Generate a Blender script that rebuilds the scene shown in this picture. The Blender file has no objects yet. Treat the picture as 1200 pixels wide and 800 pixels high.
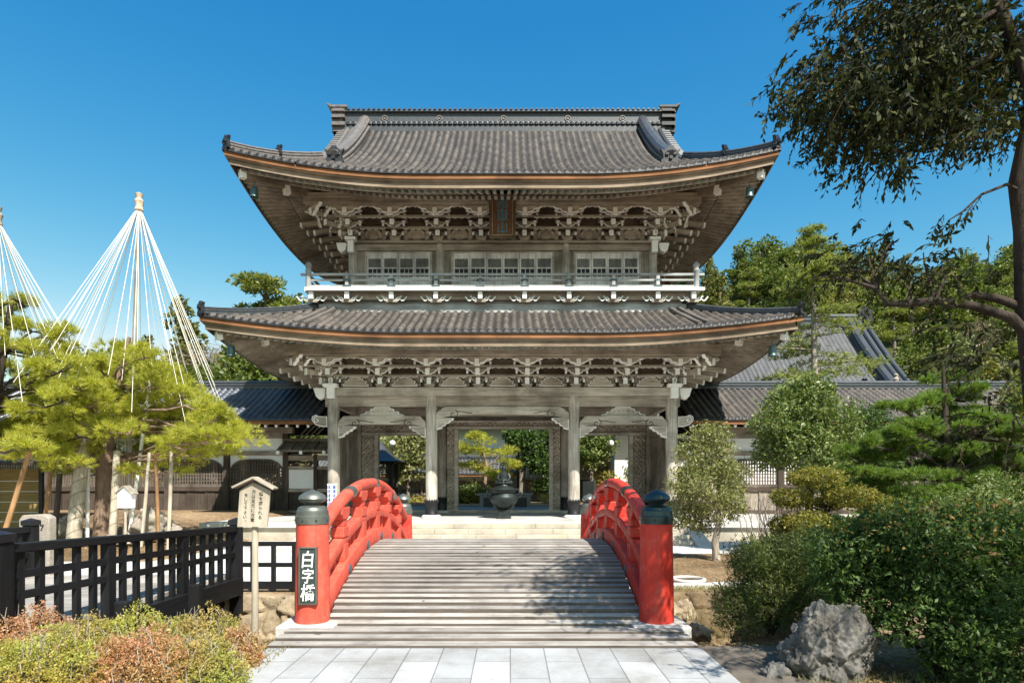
import bpy, math, random
import numpy as np
from mathutils import Vector, Matrix

random.seed(7)
RNG = np.random.default_rng(11)
R = math.radians
scene = bpy.context.scene
COL = scene.collection

# ---------------------------------------------------------------- camera
F, VX, HY, EYE = 748.0, 598.0, 562.0, 1.6
cam_d = bpy.data.cameras.new("camera")
cam = bpy.data.objects.new("camera", cam_d)
COL.objects.link(cam)
cam.location = (0, 0, EYE)
cam.rotation_euler = (R(90), 0, 0)
cam_d.sensor_width = 36
cam_d.lens = F / 1200 * 36
cam_d.shift_x = (600 - VX) / 1200
cam_d.shift_y = (HY - 400) / 1200
cam_d.clip_start = 0.05
cam_d.clip_end = 2000
scene.camera = cam

# ---------------------------------------------------------------- sky and sun
SUN_E, SUN_AZ = R(50), R(152)            # azimuth clockwise from +Y
world = bpy.data.worlds.new("World")
scene.world = world
world.use_nodes = True
wn = world.node_tree
bg = wn.nodes["Background"]
sky = wn.nodes.new("ShaderNodeTexSky")
sky.sky_type = 'NISHITA'
sky.sun_disc = False
sky.sun_elevation = SUN_E
sky.sun_rotation = SUN_AZ
sky.altitude = 0
sky.air_density = 1.0
sky.dust_density = 1.0
sky.ozone_density = 3.0
# colour response of the sky: channel-wise curve on the physical sky
sep = wn.nodes.new("ShaderNodeSeparateColor")
com = wn.nodes.new("ShaderNodeCombineColor")
wn.links.new(sky.outputs[0], sep.inputs[0])
for ch, (k_, p_, mx_) in enumerate(((0.044, 2.8, 0.80), (0.160, 1.2, 1.15), (0.345, 0.56, 1.6))):
    pw = wn.nodes.new("ShaderNodeMath"); pw.operation = 'POWER'; pw.inputs[1].default_value = p_
    ml = wn.nodes.new("ShaderNodeMath"); ml.operation = 'MULTIPLY'; ml.inputs[1].default_value = k_ * 5.55
    mn = wn.nodes.new("ShaderNodeMath"); mn.operation = 'MINIMUM'; mn.inputs[1].default_value = mx_ * 5.55
    wn.links.new(sep.outputs[ch], pw.inputs[0])
    wn.links.new(pw.outputs[0], ml.inputs[0])
    wn.links.new(ml.outputs[0], mn.inputs[0])
    wn.links.new(mn.outputs[0], com.inputs[ch])
wn.links.new(com.outputs[0], bg.inputs[0])
bg.inputs[1].default_value = 0.095
sun_d = bpy.data.lights.new("sun", 'SUN')
sun_d.energy = 5.0
sun_d.angle = R(0.5)
sun_d.color = (1.0, 0.95, 0.86)
sun = bpy.data.objects.new("sun", sun_d)
COL.objects.link(sun)
to_sun = Vector((math.sin(SUN_AZ) * math.cos(SUN_E), math.cos(SUN_AZ) * math.cos(SUN_E), math.sin(SUN_E)))
sun.rotation_euler = to_sun.to_track_quat('Z', 'Y').to_euler()
sun.location = to_sun * 60
vs = scene.view_settings
vs.view_transform = 'Standard'
vs.look = 'None'
vs.exposure = 0.95
vs.gamma = 1.0
scene.render.film_transparent = False
scene.cycles.max_bounces = 6
scene.cycles.diffuse_bounces = 3
scene.cycles.glossy_bounces = 3
scene.cycles.transmission_bounces = 4
scene.cycles.transparent_max_bounces = 6

# ---------------------------------------------------------------- helpers
ORG = {}


def P(px, py, D):
    return Vector(((px - VX) * D / F, D, EYE - (py - HY) * D / F))


def tag(o, label=None, cat=None, group=None, kind=None):
    if label: o['label'] = label
    if cat: o['category'] = cat
    if group: o['group'] = group
    if kind: o['kind'] = kind
    return o


def thing(name, label, cat, loc=(0, 0, 0), group=None):
    o = bpy.data.objects.new(name, None)
    o.empty_display_size = 0.2
    COL.objects.link(o)
    o.location = loc
    ORG[o.name] = Vector(loc)
    return tag(o, label, cat, group)


def dup(o, loc=None, rz=None, scale=None, parent=None, label=None):
    c = o.copy()
    COL.objects.link(c)
    if parent is not None:
        c.parent = parent
    if loc is not None: c.location = loc
    if rz is not None: c.rotation_euler = (0, 0, rz)
    if scale is not None: c.scale = scale if hasattr(scale, '__len__') else (scale,) * 3
    if label: c['label'] = label
    for ch in list(o.children):
        dup(ch, parent=c)
    return c


def np_mesh(name, V, Fa, smooth=False):
    V = np.ascontiguousarray(V, dtype=np.float32).reshape(-1, 3)
    Fa = np.ascontiguousarray(Fa, dtype=np.int32)
    me = bpy.data.meshes.new(name)
    n, k = Fa.shape
    me.vertices.add(len(V))
    me.vertices.foreach_set("co", V.ravel())
    me.loops.add(n * k)
    me.loops.foreach_set("vertex_index", Fa.ravel())
    me.polygons.add(n)
    me.polygons.foreach_set("loop_start", np.arange(0, n * k, k, dtype=np.int32))
    if smooth:
        me.polygons.foreach_set("use_smooth", np.ones(n, dtype=bool))
    me.update(calc_edges=True)
    return me


def put(name, me, mats, parent=None, loc=None):
    o = bpy.data.objects.new(name, me)
    COL.objects.link(o)
    for m in (mats if isinstance(mats, (list, tuple)) else [mats]):
        if len(me.materials) < len(mats if isinstance(mats, (list, tuple)) else [mats]):
            me.materials.append(m)
    if parent is not None:
        o.parent = parent
        ORG[o.name] = ORG[parent.name]
    elif loc is not None:
        o.location = loc
        ORG[o.name] = Vector(loc)
    else:
        ORG[o.name] = Vector((0, 0, 0))
    return o


class MB:
    def __init__(s):
        s.v, s.f, s.m = [], [], []

    def add(s, vs_, fs, m=0):
        b = len(s.v)
        s.v.extend([tuple(x) for x in vs_])
        s.f.extend([tuple(b + i for i in f) for f in fs])
        s.m.extend([m] * len(fs))
        return s

    def box(s, x0, x1, y0, y1, z0, z1, m=0):
        v = [(x0, y0, z0), (x1, y0, z0), (x1, y1, z0), (x0, y1, z0), (x0, y0, z1), (x1, y0, z1), (x1, y1, z1), (x0, y1, z1)]
        return s.add(v, [(3, 2, 1, 0), (4, 5, 6, 7), (0, 1, 5, 4), (1, 2, 6, 5), (2, 3, 7, 6), (3, 0, 4, 7)], m)

    def beam(s, p0, p1, w, h, up=(0, 0, 1), m=0, w1=None, h1=None):
        p0, p1 = Vector(p0), Vector(p1)
        d = (p1 - p0).normalized()
        u = Vector(up)
        sd = d.cross(u)
        if sd.length < 1e-5:
            sd = d.cross(Vector((0, 1, 0)))
        sd.normalize()
        u = sd.cross(d).normalized()
        w1 = w if w1 is None else w1
        h1 = h if h1 is None else h1
        v = []
        for p, a, b in ((p0, w, h), (p1, w1, h1)):
            for x, y in ((-1, -1), (1, -1), (1, 1), (-1, 1)):
                v.append(p + sd * (x * a / 2) + u * (y * b / 2))
        return s.add(v, [(3, 2, 1, 0), (4, 5, 6, 7), (0, 1, 5, 4), (1, 2, 6, 5), (2, 3, 7, 6), (3, 0, 4, 7)], m)

    def tube(s, pts, rad, n=8, m=0, cap=True):
        pts = [Vector(p) for p in pts]
        if not hasattr(rad, '__len__'):
            rad = [rad] * len(pts)
        b = len(s.v)
        prev = None
        for i, p in enumerate(pts):
            d = (pts[min(i + 1, len(pts) - 1)] - pts[max(i - 1, 0)]).normalized()
            if prev is None:
                a = d.cross(Vector((0, 1, 0.01)))
                if a.length < 1e-3: a = d.cross(Vector((1, 0, 0)))
            else:
                a = prev - d * prev.dot(d)
            a.normalize()
            prev = a
            c = d.cross(a)
            for k in range(n):
                t = 2 * math.pi * k / n
                s.v.append(tuple(p + (a * math.cos(t) + c * math.sin(t)) * rad[i]))
        for i in range(len(pts) - 1):
            for k in range(n):
                s.f.append((b + i * n + k, b + i * n + (k + 1) % n, b + (i + 1) * n + (k + 1) % n, b + (i + 1) * n + k))
                s.m.append(m)
        if cap:
            s.f.append(tuple(b + k for k in reversed(range(n)))); s.m.append(m)
            e = b + (len(pts) - 1) * n
            s.f.append(tuple(e + k for k in range(n))); s.m.append(m)
        return s

    def lathe(s, prof, c, n=20, m=0, ang0=0.0, sx=1.0, sy=1.0):
        b = len(s.v)
        for r, z in prof:
            for k in range(n):
                t = ang0 + 2 * math.pi * k / n
                s.v.append((c[0] + r * math.cos(t) * sx, c[1] + r * math.sin(t) * sy, c[2] + z))
        for i in range(len(prof) - 1):
            for k in range(n):
                s.f.append((b + i * n + k, b + i * n + (k + 1) % n, b + (i + 1) * n + (k + 1) % n, b + (i + 1) * n + k))
                s.m.append(m)
        s.f.append(tuple(b + k for k in reversed(range(n)))); s.m.append(m)
        e = b + (len(prof) - 1) * n
        s.f.append(tuple(e + k for k in range(n))); s.m.append(m)
        return s

    def prism(s, poly, c0, c1, plane='xz', m=0):
        n = len(poly)
        def pt(a, b_, c):
            return (a, c, b_) if plane == 'xz' else (c, a, b_) if plane == 'yz' else (a, b_, c)
        v = [pt(a, b_, c0) for a, b_ in poly] + [pt(a, b_, c1) for a, b_ in poly]
        f = [tuple(range(n - 1, -1, -1)), tuple(range(n, 2 * n))]
        f += [(i, (i + 1) % n, n + (i + 1) % n, n + i) for i in range(n)]
        return s.add(v, f, m)

    def grid(s, A, m=0):
        A = np.asarray(A)
        n, k = A.shape[:2]
        b = len(s.v)
        s.v.extend(map(tuple, A.reshape(-1, 3).tolist()))
        for i in range(n - 1):
            for j in range(k - 1):
                s.f.append((b + i * k + j, b + i * k + j + 1, b + (i + 1) * k + j + 1, b + (i + 1) * k + j))
                s.m.append(m)
        return s

    def sweep(s, pts, sec, m=0, closed_sec=True):
        """section points (side, up) carried along a path; up stays vertical"""
        pts = [Vector(p) for p in pts]
        n = len(sec)
        b = len(s.v)
        for i, p in enumerate(pts):
            d = pts[min(i + 1, len(pts) - 1)] - pts[max(i - 1, 0)]
            d.normalize()
            sd = d.cross(Vector((0, 0, 1))).normalized()
            up = sd.cross(d).normalized()
            for a, c in sec:
                s.v.append(tuple(p + sd * a + up * c))
        for i in range(len(pts) - 1):
            for k in range(n):
                s.f.append((b + i * n + k, b + i * n + (k + 1) % n, b + (i + 1) * n + (k + 1) % n, b + (i + 1) * n + k))
                s.m.append(m)
        s.f.append(tuple(b + k for k in reversed(range(n)))); s.m.append(m)
        e = b + (len(pts) - 1) * n
        s.f.append(tuple(e + k for k in range(n))); s.m.append(m)
        return s

    def build(s, name, mats, parent=None, smooth=False, loc=None, bevel=0, seg=2):
        me = bpy.data.meshes.new(name)
        org = ORG[parent.name] if parent is not None else Vector(loc) if loc is not None else Vector((0, 0, 0))
        V = np.array(s.v, dtype=np.float64) - np.array(org)
        me.from_pydata(V.tolist(), [], s.f)
        mats = mats if isinstance(mats, (list, tuple)) else [mats]
        for m in mats:
            me.materials.append(m)
        if len(mats) > 1:
            me.polygons.foreach_set("material_index", np.array(s.m, dtype=np.int32))
        me.update()
        o = bpy.data.objects.new(name, me)
        COL.objects.link(o)
        if parent is not None:
            o.parent = parent
        elif loc is not None:
            o.location = loc
        ORG[o.name] = org
        if smooth:
            try:
                me.polygons.foreach_set("use_smooth", np.ones(len(me.polygons), dtype=bool))
                me.set_sharp_from_angle(angle=R(38))
            except Exception:
                pass
        if bevel:
            b = o.modifiers.new("bevel", 'BEVEL')
            b.width = bevel; b.segments = seg; b.limit_method = 'ANGLE'
            b.angle_limit = R(40)
        return o


# value noise ------------------------------------------------------
_perm = np.random.default_rng(5).random((64, 64, 64))


def vnoise(x, y, z=0.0):
    x, y, z = np.broadcast_arrays(np.asarray(x, float), np.asarray(y, float), np.asarray(z, float))
    xi, yi, zi = np.floor(x).astype(int), np.floor(y).astype(int), np.floor(z).astype(int)
    fx, fy, fz = x - xi, y - yi, z - zi
    fx, fy, fz = (t * t * (3 - 2 * t) for t in (fx, fy, fz))
    out = 0
    for a in (0, 1):
        for b in (0, 1):
            for c in (0, 1):
                w = (fx if a else 1 - fx) * (fy if b else 1 - fy) * (fz if c else 1 - fz)
                out = out + w * _perm[(xi + a) % 64, (yi + b) % 64, (zi + c) % 64]
    return out


def fbm(x, y, z=0.0, o=4):
    t, a, n = 0, 1.0, 0
    for i in range(o):
        t = t + a * vnoise(np.asarray(x) * 2 ** i + 7.3 * i, np.asarray(y) * 2 ** i + 3.1 * i, np.asarray(z) * 2 ** i)
        n += a
        a *= 0.5
    return t / n


# ---------------------------------------------------------------- materials
class NT:
    def __init__(s, name):
        s.mat = bpy.data.materials.new(name)
        s.mat.use_nodes = True
        s.t = s.mat.node_tree
        s.p = s.t.nodes["Principled BSDF"]
        s.out = s.t.nodes["Material Output"]
        s.tc = s.t.nodes.new("ShaderNodeTexCoord")

    def n(s, typ, **kw):
        nd = s.t.nodes.new(typ)
        for k, v in kw.items():
            if k in nd.inputs: nd.inputs[k].default_value = v
            else: setattr(nd, k, v)
        return nd

    def l(s, a, b):
        s.t.links.new(a, b)

    def noise(s, scale, detail=5, rough=0.55, vec=None, dist=0.0, stretch=None):
        nd = s.n("ShaderNodeTexNoise")
        nd.inputs["Scale"].default_value = scale
        nd.inputs["Detail"].default_value = detail
        nd.inputs["Roughness"].default_value = rough
        nd.inputs["Distortion"].default_value = dist
        src = vec if vec is not None else s.tc.outputs["Object"]
        if stretch:
            mp = s.n("ShaderNodeMapping")
            mp.inputs["Scale"].default_value = stretch
            s.l(src, mp.inputs[0])
            src = mp.outputs[0]
        s.l(src, nd.inputs["Vector"])
        return nd.outputs["Fac"]

    def ramp(s, fac, stops):
        r = s.n("ShaderNodeValToRGB")
        el = r.color_ramp.elements
        while len(el) < len(stops):
            el.new(0.5)
        for e, (p, c) in zip(el, stops):
            e.position = p
            e.color = (*c, 1) if len(c) == 3 else c
        s.l(fac, r.inputs[0])
        return r.outputs[0]

    def mix(s, fac, a, b, mode='MIX'):
        m = s.n("ShaderNodeMix", data_type='RGBA', blend_type=mode)
        if hasattr(fac, 'is_linked') or hasattr(fac, 'links'):
            s.l(fac, m.inputs[0])
        else:
            m.inputs[0].default_value = fac
        for i, c in ((6, a), (7, b)):
            if isinstance(c, tuple): m.inputs[i].default_value = (*c, 1)
            else: s.l(c, m.inputs[i])
        return m.outputs[2]

    def bump(s, h, strength=0.4, dist=0.02):
        b = s.n("ShaderNodeBump")
        b.inputs["Strength"].default_value = strength
        b.inputs["Distance"].default_value = dist
        s.l(h, b.inputs["Height"])
        s.l(b.outputs[0], s.p.inputs["Normal"])

    def base(s, c, rough=0.7, spec=None, metal=None):
        if isinstance(c, tuple): s.p.inputs["Base Color"].default_value = (*c, 1)
        else: s.l(c, s.p.inputs["Base Color"])
        s.p.inputs["Roughness"].default_value = rough
        if spec is not None: s.p.inputs["Specular IOR Level"].default_value = spec
        if metal is not None: s.p.inputs["Metallic"].default_value = metal
        return s.mat


def mul(c, k):
    return tuple(x * k for x in c)


def m_wood(name, c, axis='x', contrast=0.45, rough=0.8, bump=0.3, grain=1.0):
    t = NT(name)
    st = {'x': (1.2, 22, 22), 'y': (22, 1.2, 22), 'z': (22, 22, 1.2)}[axis]
    st = tuple(q * grain for q in st)
    g = t.noise(1.0, 6, 0.65, stretch=st, dist=0.3)
    big = t.noise(0.9, 4, 0.6)
    col = t.ramp(g, [(0.25, mul(c, 1 - contrast)), (0.5, c), (0.75, mul(c, 1 + contrast * 0.7))])
    stain = t.ramp(big, [(0.3, (0.50, 0.47, 0.44)), (0.62, (1.12, 1.10, 1.07))])
    sp2 = {'x': (0.5, 5, 5), 'y': (5, 0.5, 5), 'z': (5, 5, 0.5)}[axis]
    streak = t.ramp(t.noise(1.0, 5, 0.7, stretch=sp2), [(0.35, (0.6, 0.58, 0.56)), (0.55, (1.05, 1.05, 1.05))])
    col = t.mix(0.75, col, t.mix(1.0, col, streak, 'MULTIPLY'))
    col = t.mix(1.0, col, stain, 'MULTIPLY')
    t.bump(g, bump, 0.02)
    return t.base(col, rough, 0.25)


def m_plain(name, c, rough=0.6, var=0.2, scale=3.0, metal=0.0, bump=0.1, spec=0.4):
    t = NT(name)
    a = t.noise(scale, 6, 0.6)
    col = t.ramp(a, [(0.25, mul(c, 1 - var)), (0.75, mul(c, 1 + var))])
    if bump: t.bump(t.noise(scale * 12, 4, 0.6), bump, 0.01)
    return t.base(col, rough, spec, metal)


def m_stone(name, c, var=0.35, scale=2.0, speck=60, rough=0.85, bump=0.5, tint=(0.9, 0.95, 0.8)):
    t = NT(name)
    a = t.noise(scale, 8, 0.62)
    b = t.noise(speck, 3, 0.7)
    col = t.ramp(a, [(0.28, mul(c, 1 - var)), (0.5, c), (0.72, mul(c, 1 + var))])
    sp = t.ramp(b, [(0.3, (0.7, 0.7, 0.7)), (0.6, (1.1, 1.1, 1.1))])
    col = t.mix(1.0, col, sp, 'MULTIPLY')
    moss = t.ramp(t.noise(scale * 0.6, 5, 0.6), [(0.5, (0, 0, 0)), (0.7, (0.6, 0.6, 0.6))])
    col = t.mix(moss, col, t.mix(1.0, col, tint, 'MULTIPLY'))
    t.bump(t.noise(scale * 6, 8, 0.7), bump, 0.03)
    return t.base(col, rough, 0.3)


def m_leaf(name, stops, trans=0.3, rough=0.5, spec=0.35, big=None):
    """stops: colours picked leaf by leaf"""
    t = NT(name)
    g = t.n("ShaderNodeNewGeometry")
    col = t.ramp(g.outputs["Random Per Island"], [(i / max(1, len(stops) - 1), c) for i, c in enumerate(stops)])
    if big:
        k = t.ramp(t.noise(big[0], 3, 0.5), [(0.35, (0, 0, 0)), (0.65, (1, 1, 1))])
        col = t.mix(k, col, t.mix(1.0, col, big[1], 'MULTIPLY'))
    mat = t.base(col, rough, spec)
    tr = t.n("ShaderNodeBsdfTranslucent")
    t.l(t.mix(1.0, col, (1.6, 1.7, 0.8), 'MULTIPLY'), tr.inputs[0])
    mx = t.n("ShaderNodeMixShader")
    mx.inputs[0].default_value = trans
    t.l(t.p.outputs[0], mx.inputs[1])
    t.l(tr.outputs[0], mx.inputs[2])
    t.l(mx.outputs[0], t.out.inputs["Surface"])
    return mat


def m_tile(name, c1, c2, c3, rough=0.38, spec=0.5):
    t = NT(name)
    g = t.n("ShaderNodeAttribute", attribute_name="tint")
    col = t.ramp(g.outputs["Fac"], [(0.0, c1), (0.5, c2), (1.0, c3)])
    dirt = t.ramp(t.noise(1.0, 6, 0.7, stretch=(2.6, 0.35, 0.35)), [(0.3, (0.6, 0.58, 0.57)), (0.7, (1.14, 1.12, 1.08))])
    lich = t.ramp(t.noise(3.2, 7, 0.75), [(0.60, (0, 0, 0)), (0.72, (0.45, 0.45, 0.45))])
    col = t.mix(lich, col, (0.26, 0.25, 0.21))
    col = t.mix(1.0, col, dirt, 'MULTIPLY')
    fine = t.ramp(t.noise(14, 5, 0.7), [(0.3, (0.75, 0.75, 0.75)), (0.7, (1.2, 1.2, 1.2))])
    col = t.mix(1.0, col, fine, 'MULTIPLY')
    t.bump(t.noise(30, 3, 0.6), 0.15, 0.01)
    return t.base(col, rough, spec)


M = {}
M['wood_x'] = m_wood('weathered_wood_along', (0.36, 0.315, 0.265), 'x')
M['wood_y'] = m_wood('weathered_wood_deep', (0.24, 0.195, 0.15), 'y')
M['wood_z'] = m_wood('weathered_wood_upright', (0.30, 0.265, 0.225), 'z')
M['pale_x'] = m_wood('pale_grey_wood_along', (0.47, 0.43, 0.375), 'x', 0.4)
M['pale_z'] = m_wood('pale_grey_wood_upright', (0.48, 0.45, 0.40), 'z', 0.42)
M['rafter'] = m_wood('rafter_wood', (0.43, 0.385, 0.325), 'x', 0.3, 0.85, 0.1)
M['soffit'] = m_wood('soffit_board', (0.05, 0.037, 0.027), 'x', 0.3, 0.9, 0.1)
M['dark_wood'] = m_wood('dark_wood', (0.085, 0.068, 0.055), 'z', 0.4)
M['dark_x'] = m_wood('dark_wood_along', (0.085, 0.066, 0.052), 'x', 0.4)
M['orange'] = m_wood('fresh_orange_wood', (0.25, 0.118, 0.055), 'x', 0.3)
M['eave_brown'] = m_wood('eave_board_wood', (0.26, 0.205, 0.155), 'x', 0.4)
M['carved'] = m_wood('carved_wood', (0.40, 0.35, 0.295), 'x', 0.35)
M['white'] = m_plain('white_paint', (0.84, 0.83, 0.79), 0.7, 0.08)
M['plaster'] = m_plain('white_plaster', (0.80, 0.79, 0.77), 0.9, 0.06, 1.5)
M['silver_x'] = m_wood('silver_grey_wood', (0.38, 0.40, 0.41), 'x', 0.3)
M['silver_z'] = m_wood('silver_grey_wood_upright', (0.38, 0.40, 0.41), 'z', 0.3)
M['green_tip'] = m_plain('verdigris_tip', (0.13, 0.18, 0.16), 0.6, 0.3)
M['verdigris'] = m_plain('verdigris_bronze', (0.10, 0.16, 0.155), 0.45, 0.35, 5, 0.6)
M['iron'] = m_plain('black_iron', (0.022, 0.022, 0.025), 0.45, 0.3, 6, 0.4)
M['band'] = m_plain('blue_green_band', (0.06, 0.085, 0.10), 0.5, 0.3)
M['tile'] = m_tile('roof_tile', (0.02, 0.02, 0.022), (0.078, 0.068, 0.061), (0.165, 0.138, 0.115), 0.5, 0.3)
M['tile_sky_shade'] = m_tile('sky_shade_roof_tile', (0.045, 0.058, 0.085), (0.085, 0.095, 0.115), (0.17, 0.165, 0.165), 0.3)  # same tile tinted blue: shade and sky reflection put into the colour
M['tile_grey'] = m_tile('grey_roof_tile', (0.045, 0.05, 0.06), (0.085, 0.09, 0.10), (0.14, 0.14, 0.145), 0.6, 0.3)
M['ridge'] = m_plain('ridge_tile', (0.05, 0.055, 0.062), 0.4, 0.4, 8, 0.0, 0.2, 0.5)
M['ridge_warm'] = m_plain('ridge_tile_warm', (0.13, 0.117, 0.108), 0.45, 0.4, 8, 0.0, 0.2, 0.5)
M['oni'] = m_plain('ridge_end_tile', (0.018, 0.019, 0.022), 0.45, 0.3, 6, 0.0, 0.3)
M['granite'] = m_stone('granite', (0.50, 0.485, 0.46), 0.16, 1.5, 90, 0.8, 0.25)
M['granite_warm'] = m_stone('warm_granite', (0.42, 0.375, 0.305), 0.28, 1.5, 60, 0.85, 0.3)
M['granite_pale'] = m_stone('pale_granite', (0.52, 0.505, 0.475), 0.18, 1.0, 80, 0.8, 0.15, (0.95, 0.97, 0.93))
M['lattice'] = m_wood('lattice_wood', (0.135, 0.112, 0.095), 'z', 0.35)
M['black_wood'] = m_wood('black_painted_wood', (0.012, 0.0125, 0.014), 'y', 0.5, 0.55, 0.25)
M['black_wood_z'] = m_wood('black_painted_post', (0.012, 0.0125, 0.014), 'z', 0.5, 0.55, 0.25)
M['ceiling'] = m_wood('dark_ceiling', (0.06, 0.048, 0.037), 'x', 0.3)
# ================================================================= ground, paving, hill
XC = -0.28          # axis of the bridge and the gate


def sstep(a, b, x):
    t = np.clip((np.asarray(x, float) - a) / (b - a), 0, 1)
    return t * t * (3 - 2 * t)


def ground_z(x, y):
    x = np.asarray(x, float); y = np.asarray(y, float)
    y1 = 6.45 + 2.3 * sstep(2.2, 3.4, x) - 0.5 * sstep(-3.2, -4.2, x) + 0.25 * (vnoise(x * 0.9, 3.0) - 0.5)
    y2 = 11.05 + 0.3 * (vnoise(x * 0.8, 9.0) - 0.5)
    near = 0.03 * (fbm(x * 0.8, y * 0.8) - 0.5) - 0.01
    far = -0.37 + 0.0 * x
    bed = -1.25 + 0.25 * (fbm(x * 1.5, y * 1.5, 3) - 0.5)
    z = near + (bed - near) * sstep(y1, y1 + 0.75, y)
    z = z + (far - z) * (y > y2)
    # pine bed and soil behind
    z = z + 0.25 * sstep(15.2, 16.5, y) * sstep(-8.2, -9.4, x)
    z = z + 0.10 * sstep(12.0, 13.5, y) * sstep(3.0, 4.0, x) * (y < 16.3)
    z = z + 0.47 * sstep(21.5, 24.5, y)
    # hill
    m = 0.2 + 0.8 * sstep(-46, -22, x) * sstep(150, 80, x)
    m = m * (1 - 0.35 * sstep(-16, -6, x) * sstep(12, 4, x))
    hill = np.maximum(0, y - 46) * 0.6
    hill = 34 * (1 - np.exp(-hill / 34)) + hill * 0.25
    z = z + hill * m + sstep(46, 60, y) * 1.5 * (fbm(x * 0.1, y * 0.1) - 0.5)
    return z


def axis_vals(segs):
    return np.unique(np.concatenate([np.arange(a, b, s) for a, b, s in segs]))


gx = axis_vals([(-600, -60, 60), (-60, -14, 2.0), (-14, 10, 0.3), (10, 30, 1.0), (30, 120, 5), (120, 601, 60)])
gy = axis_vals([(-60, -2, 4), (-2, 5.6, 0.35), (5.6, 9.4, 0.1), (9.4, 10.7, 0.3), (10.7, 11.4, 0.05), (11.4, 26, 0.4), (26, 60, 1.5), (60, 160, 6), (160, 801, 80)])
XX, YY = np.meshgrid(gx, gy)
ZZ = ground_z(XX, YY)
V = np.stack([XX, YY, ZZ], -1).reshape(-1, 3)
ny, nx = XX.shape
idx = np.arange(ny * nx).reshape(ny, nx)
Fq = np.stack([idx[:-1, :-1], idx[:-1, 1:], idx[1:, 1:], idx[1:, :-1]], -1).reshape(-1, 4)

t = NT('soil')
a = t.noise(0.35, 7, 0.6)
b = t.noise(9, 6, 0.7)
soil = t.ramp(a, [(0.35, (0.15, 0.105, 0.065)), (0.5, (0.25, 0.18, 0.11)), (0.66, (0.33, 0.25, 0.16))])
litter = t.ramp(b, [(0.3, (0.5, 0.45, 0.4)), (0.55, (1.0, 0.95, 0.9)), (0.7, (1.35, 1.2, 1.0))])
soil = t.mix(1.0, soil, litter, 'MULTIPLY')
sx_ = t.n("ShaderNodeSeparateXYZ"); t.l(t.tc.outputs["Object"], sx_.inputs[0])
mr_ = t.n("ShaderNodeMapRange"); mr_.inputs["From Min"].default_value = 44; mr_.inputs["From Max"].default_value = 52
t.l(sx_.outputs["Y"], mr_.inputs["Value"])
under = t.ramp(b, [(0.3, (0.02, 0.026, 0.010)), (0.7, (0.07, 0.075, 0.028))])
soil = t.mix(mr_.outputs[0], soil, under)
t.bump(t.noise(25, 8, 0.75), 0.7, 0.04)
M['soil'] = t.base(soil, 0.95, 0.15)
tag(put('ground', np_mesh('ground', V, Fq, True), M['soil']), kind='structure')


def slab_mat(name, c, sx, sy, gap=0.012, var=0.12, gapc=0.35):
    """stone slabs: joints from a brick texture laid in object space"""
    t = NT(name)
    br = t.n("ShaderNodeTexBrick")
    br.offset = 0.5
    br.inputs["Color1"].default_value = (*mul(c, 1 - var), 1)
    br.inputs["Color2"].default_value = (*mul(c, 1 + var * 0.6), 1)
    br.inputs["Mortar"].default_value = (*mul(c, gapc), 1)
    br.inputs["Scale"].default_value = 1.0
    br.inputs["Mortar Size"].default_value = gap
    br.inputs["Brick Width"].default_value = sx
    br.inputs["Row Height"].default_value = sy
    mp = t.n("ShaderNodeMapping")
    mp.inputs["Rotation"].default_value = (0, 0, R(90))
    t.l(t.tc.outputs["Object"], mp.inputs[0])
    t.l(mp.outputs[0], br.inputs["Vector"])
    n1 = t.ramp(t.noise(1.3, 7, 0.65), [(0.3, (0.66, 0.63, 0.58)), (0.62, (1.08, 1.08, 1.08))])
    n2 = t.ramp(t.noise(120, 2, 0.6), [(0.3, (0.86, 0.86, 0.86)), (0.7, (1.1, 1.1, 1.1))])
    col = t.mix(1.0, t.mix(1.0, br.outputs["Color"], n1, 'MULTIPLY'), n2, 'MULTIPLY')
    n3 = t.ramp(t.noise(4.5, 8, 0.75), [(0.56, (0, 0, 0)), (0.70, (0.5, 0.5, 0.5))])
    col = t.mix(n3, col, tuple(x * 0.5 for x in (c[0], c[1] * 0.93, c[2] * 0.82)))
    n4 = t.ramp(t.noise(30, 3, 0.6), [(0.70, (0, 0, 0)), (0.74, (0.6, 0.6, 0.6))])
    col = t.mix(n4, col, (0.16, 0.13, 0.09))
    m = t.n("ShaderNodeMath", operation='SUBTRACT')
    m.inputs[0].default_value = 1.0
    t.l(br.outputs["Fac"], m.inputs[1])
    t.bump(m.outputs[0], 0.5, 0.01)
    return t.base(col, 0.75, 0.3)


M['paving'] = slab_mat('granite_paving', (0.40, 0.405, 0.41), 0.92, 0.31, 0.006, 0.2, 0.5)
mb = MB(); mb.box(XC + 0.04 - 2.03, XC + 0.04 + 2.03, -3.0, 5.97, -0.15, 0.03)
tag(mb.build('granite_paving', M['paving'], bevel=0.008), kind='structure')
# dark asphalt strip right of the paving
M['asphalt'] = m_stone('dark_gravel', (0.125, 0.105, 0.085), 0.35, 1.2, 70, 0.95, 0.5)
mb = MB()
A = np.zeros((16, 10, 3))
for i, yy in enumerate(np.linspace(-2, 6.1, 16)):
    for j, f in enumerate(np.linspace(0, 1, 10)):
        xx = 1.80 + f * (0.85 + 0.25 * math.sin(yy * 1.3))
        A[i, j] = (xx, yy, 0.012 + float(ground_z(xx, yy)) * 0.5 + 0.006)
mb.grid(A)
tag(mb.build('gravel_path', M['asphalt'], smooth=True), kind='structure')
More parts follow.
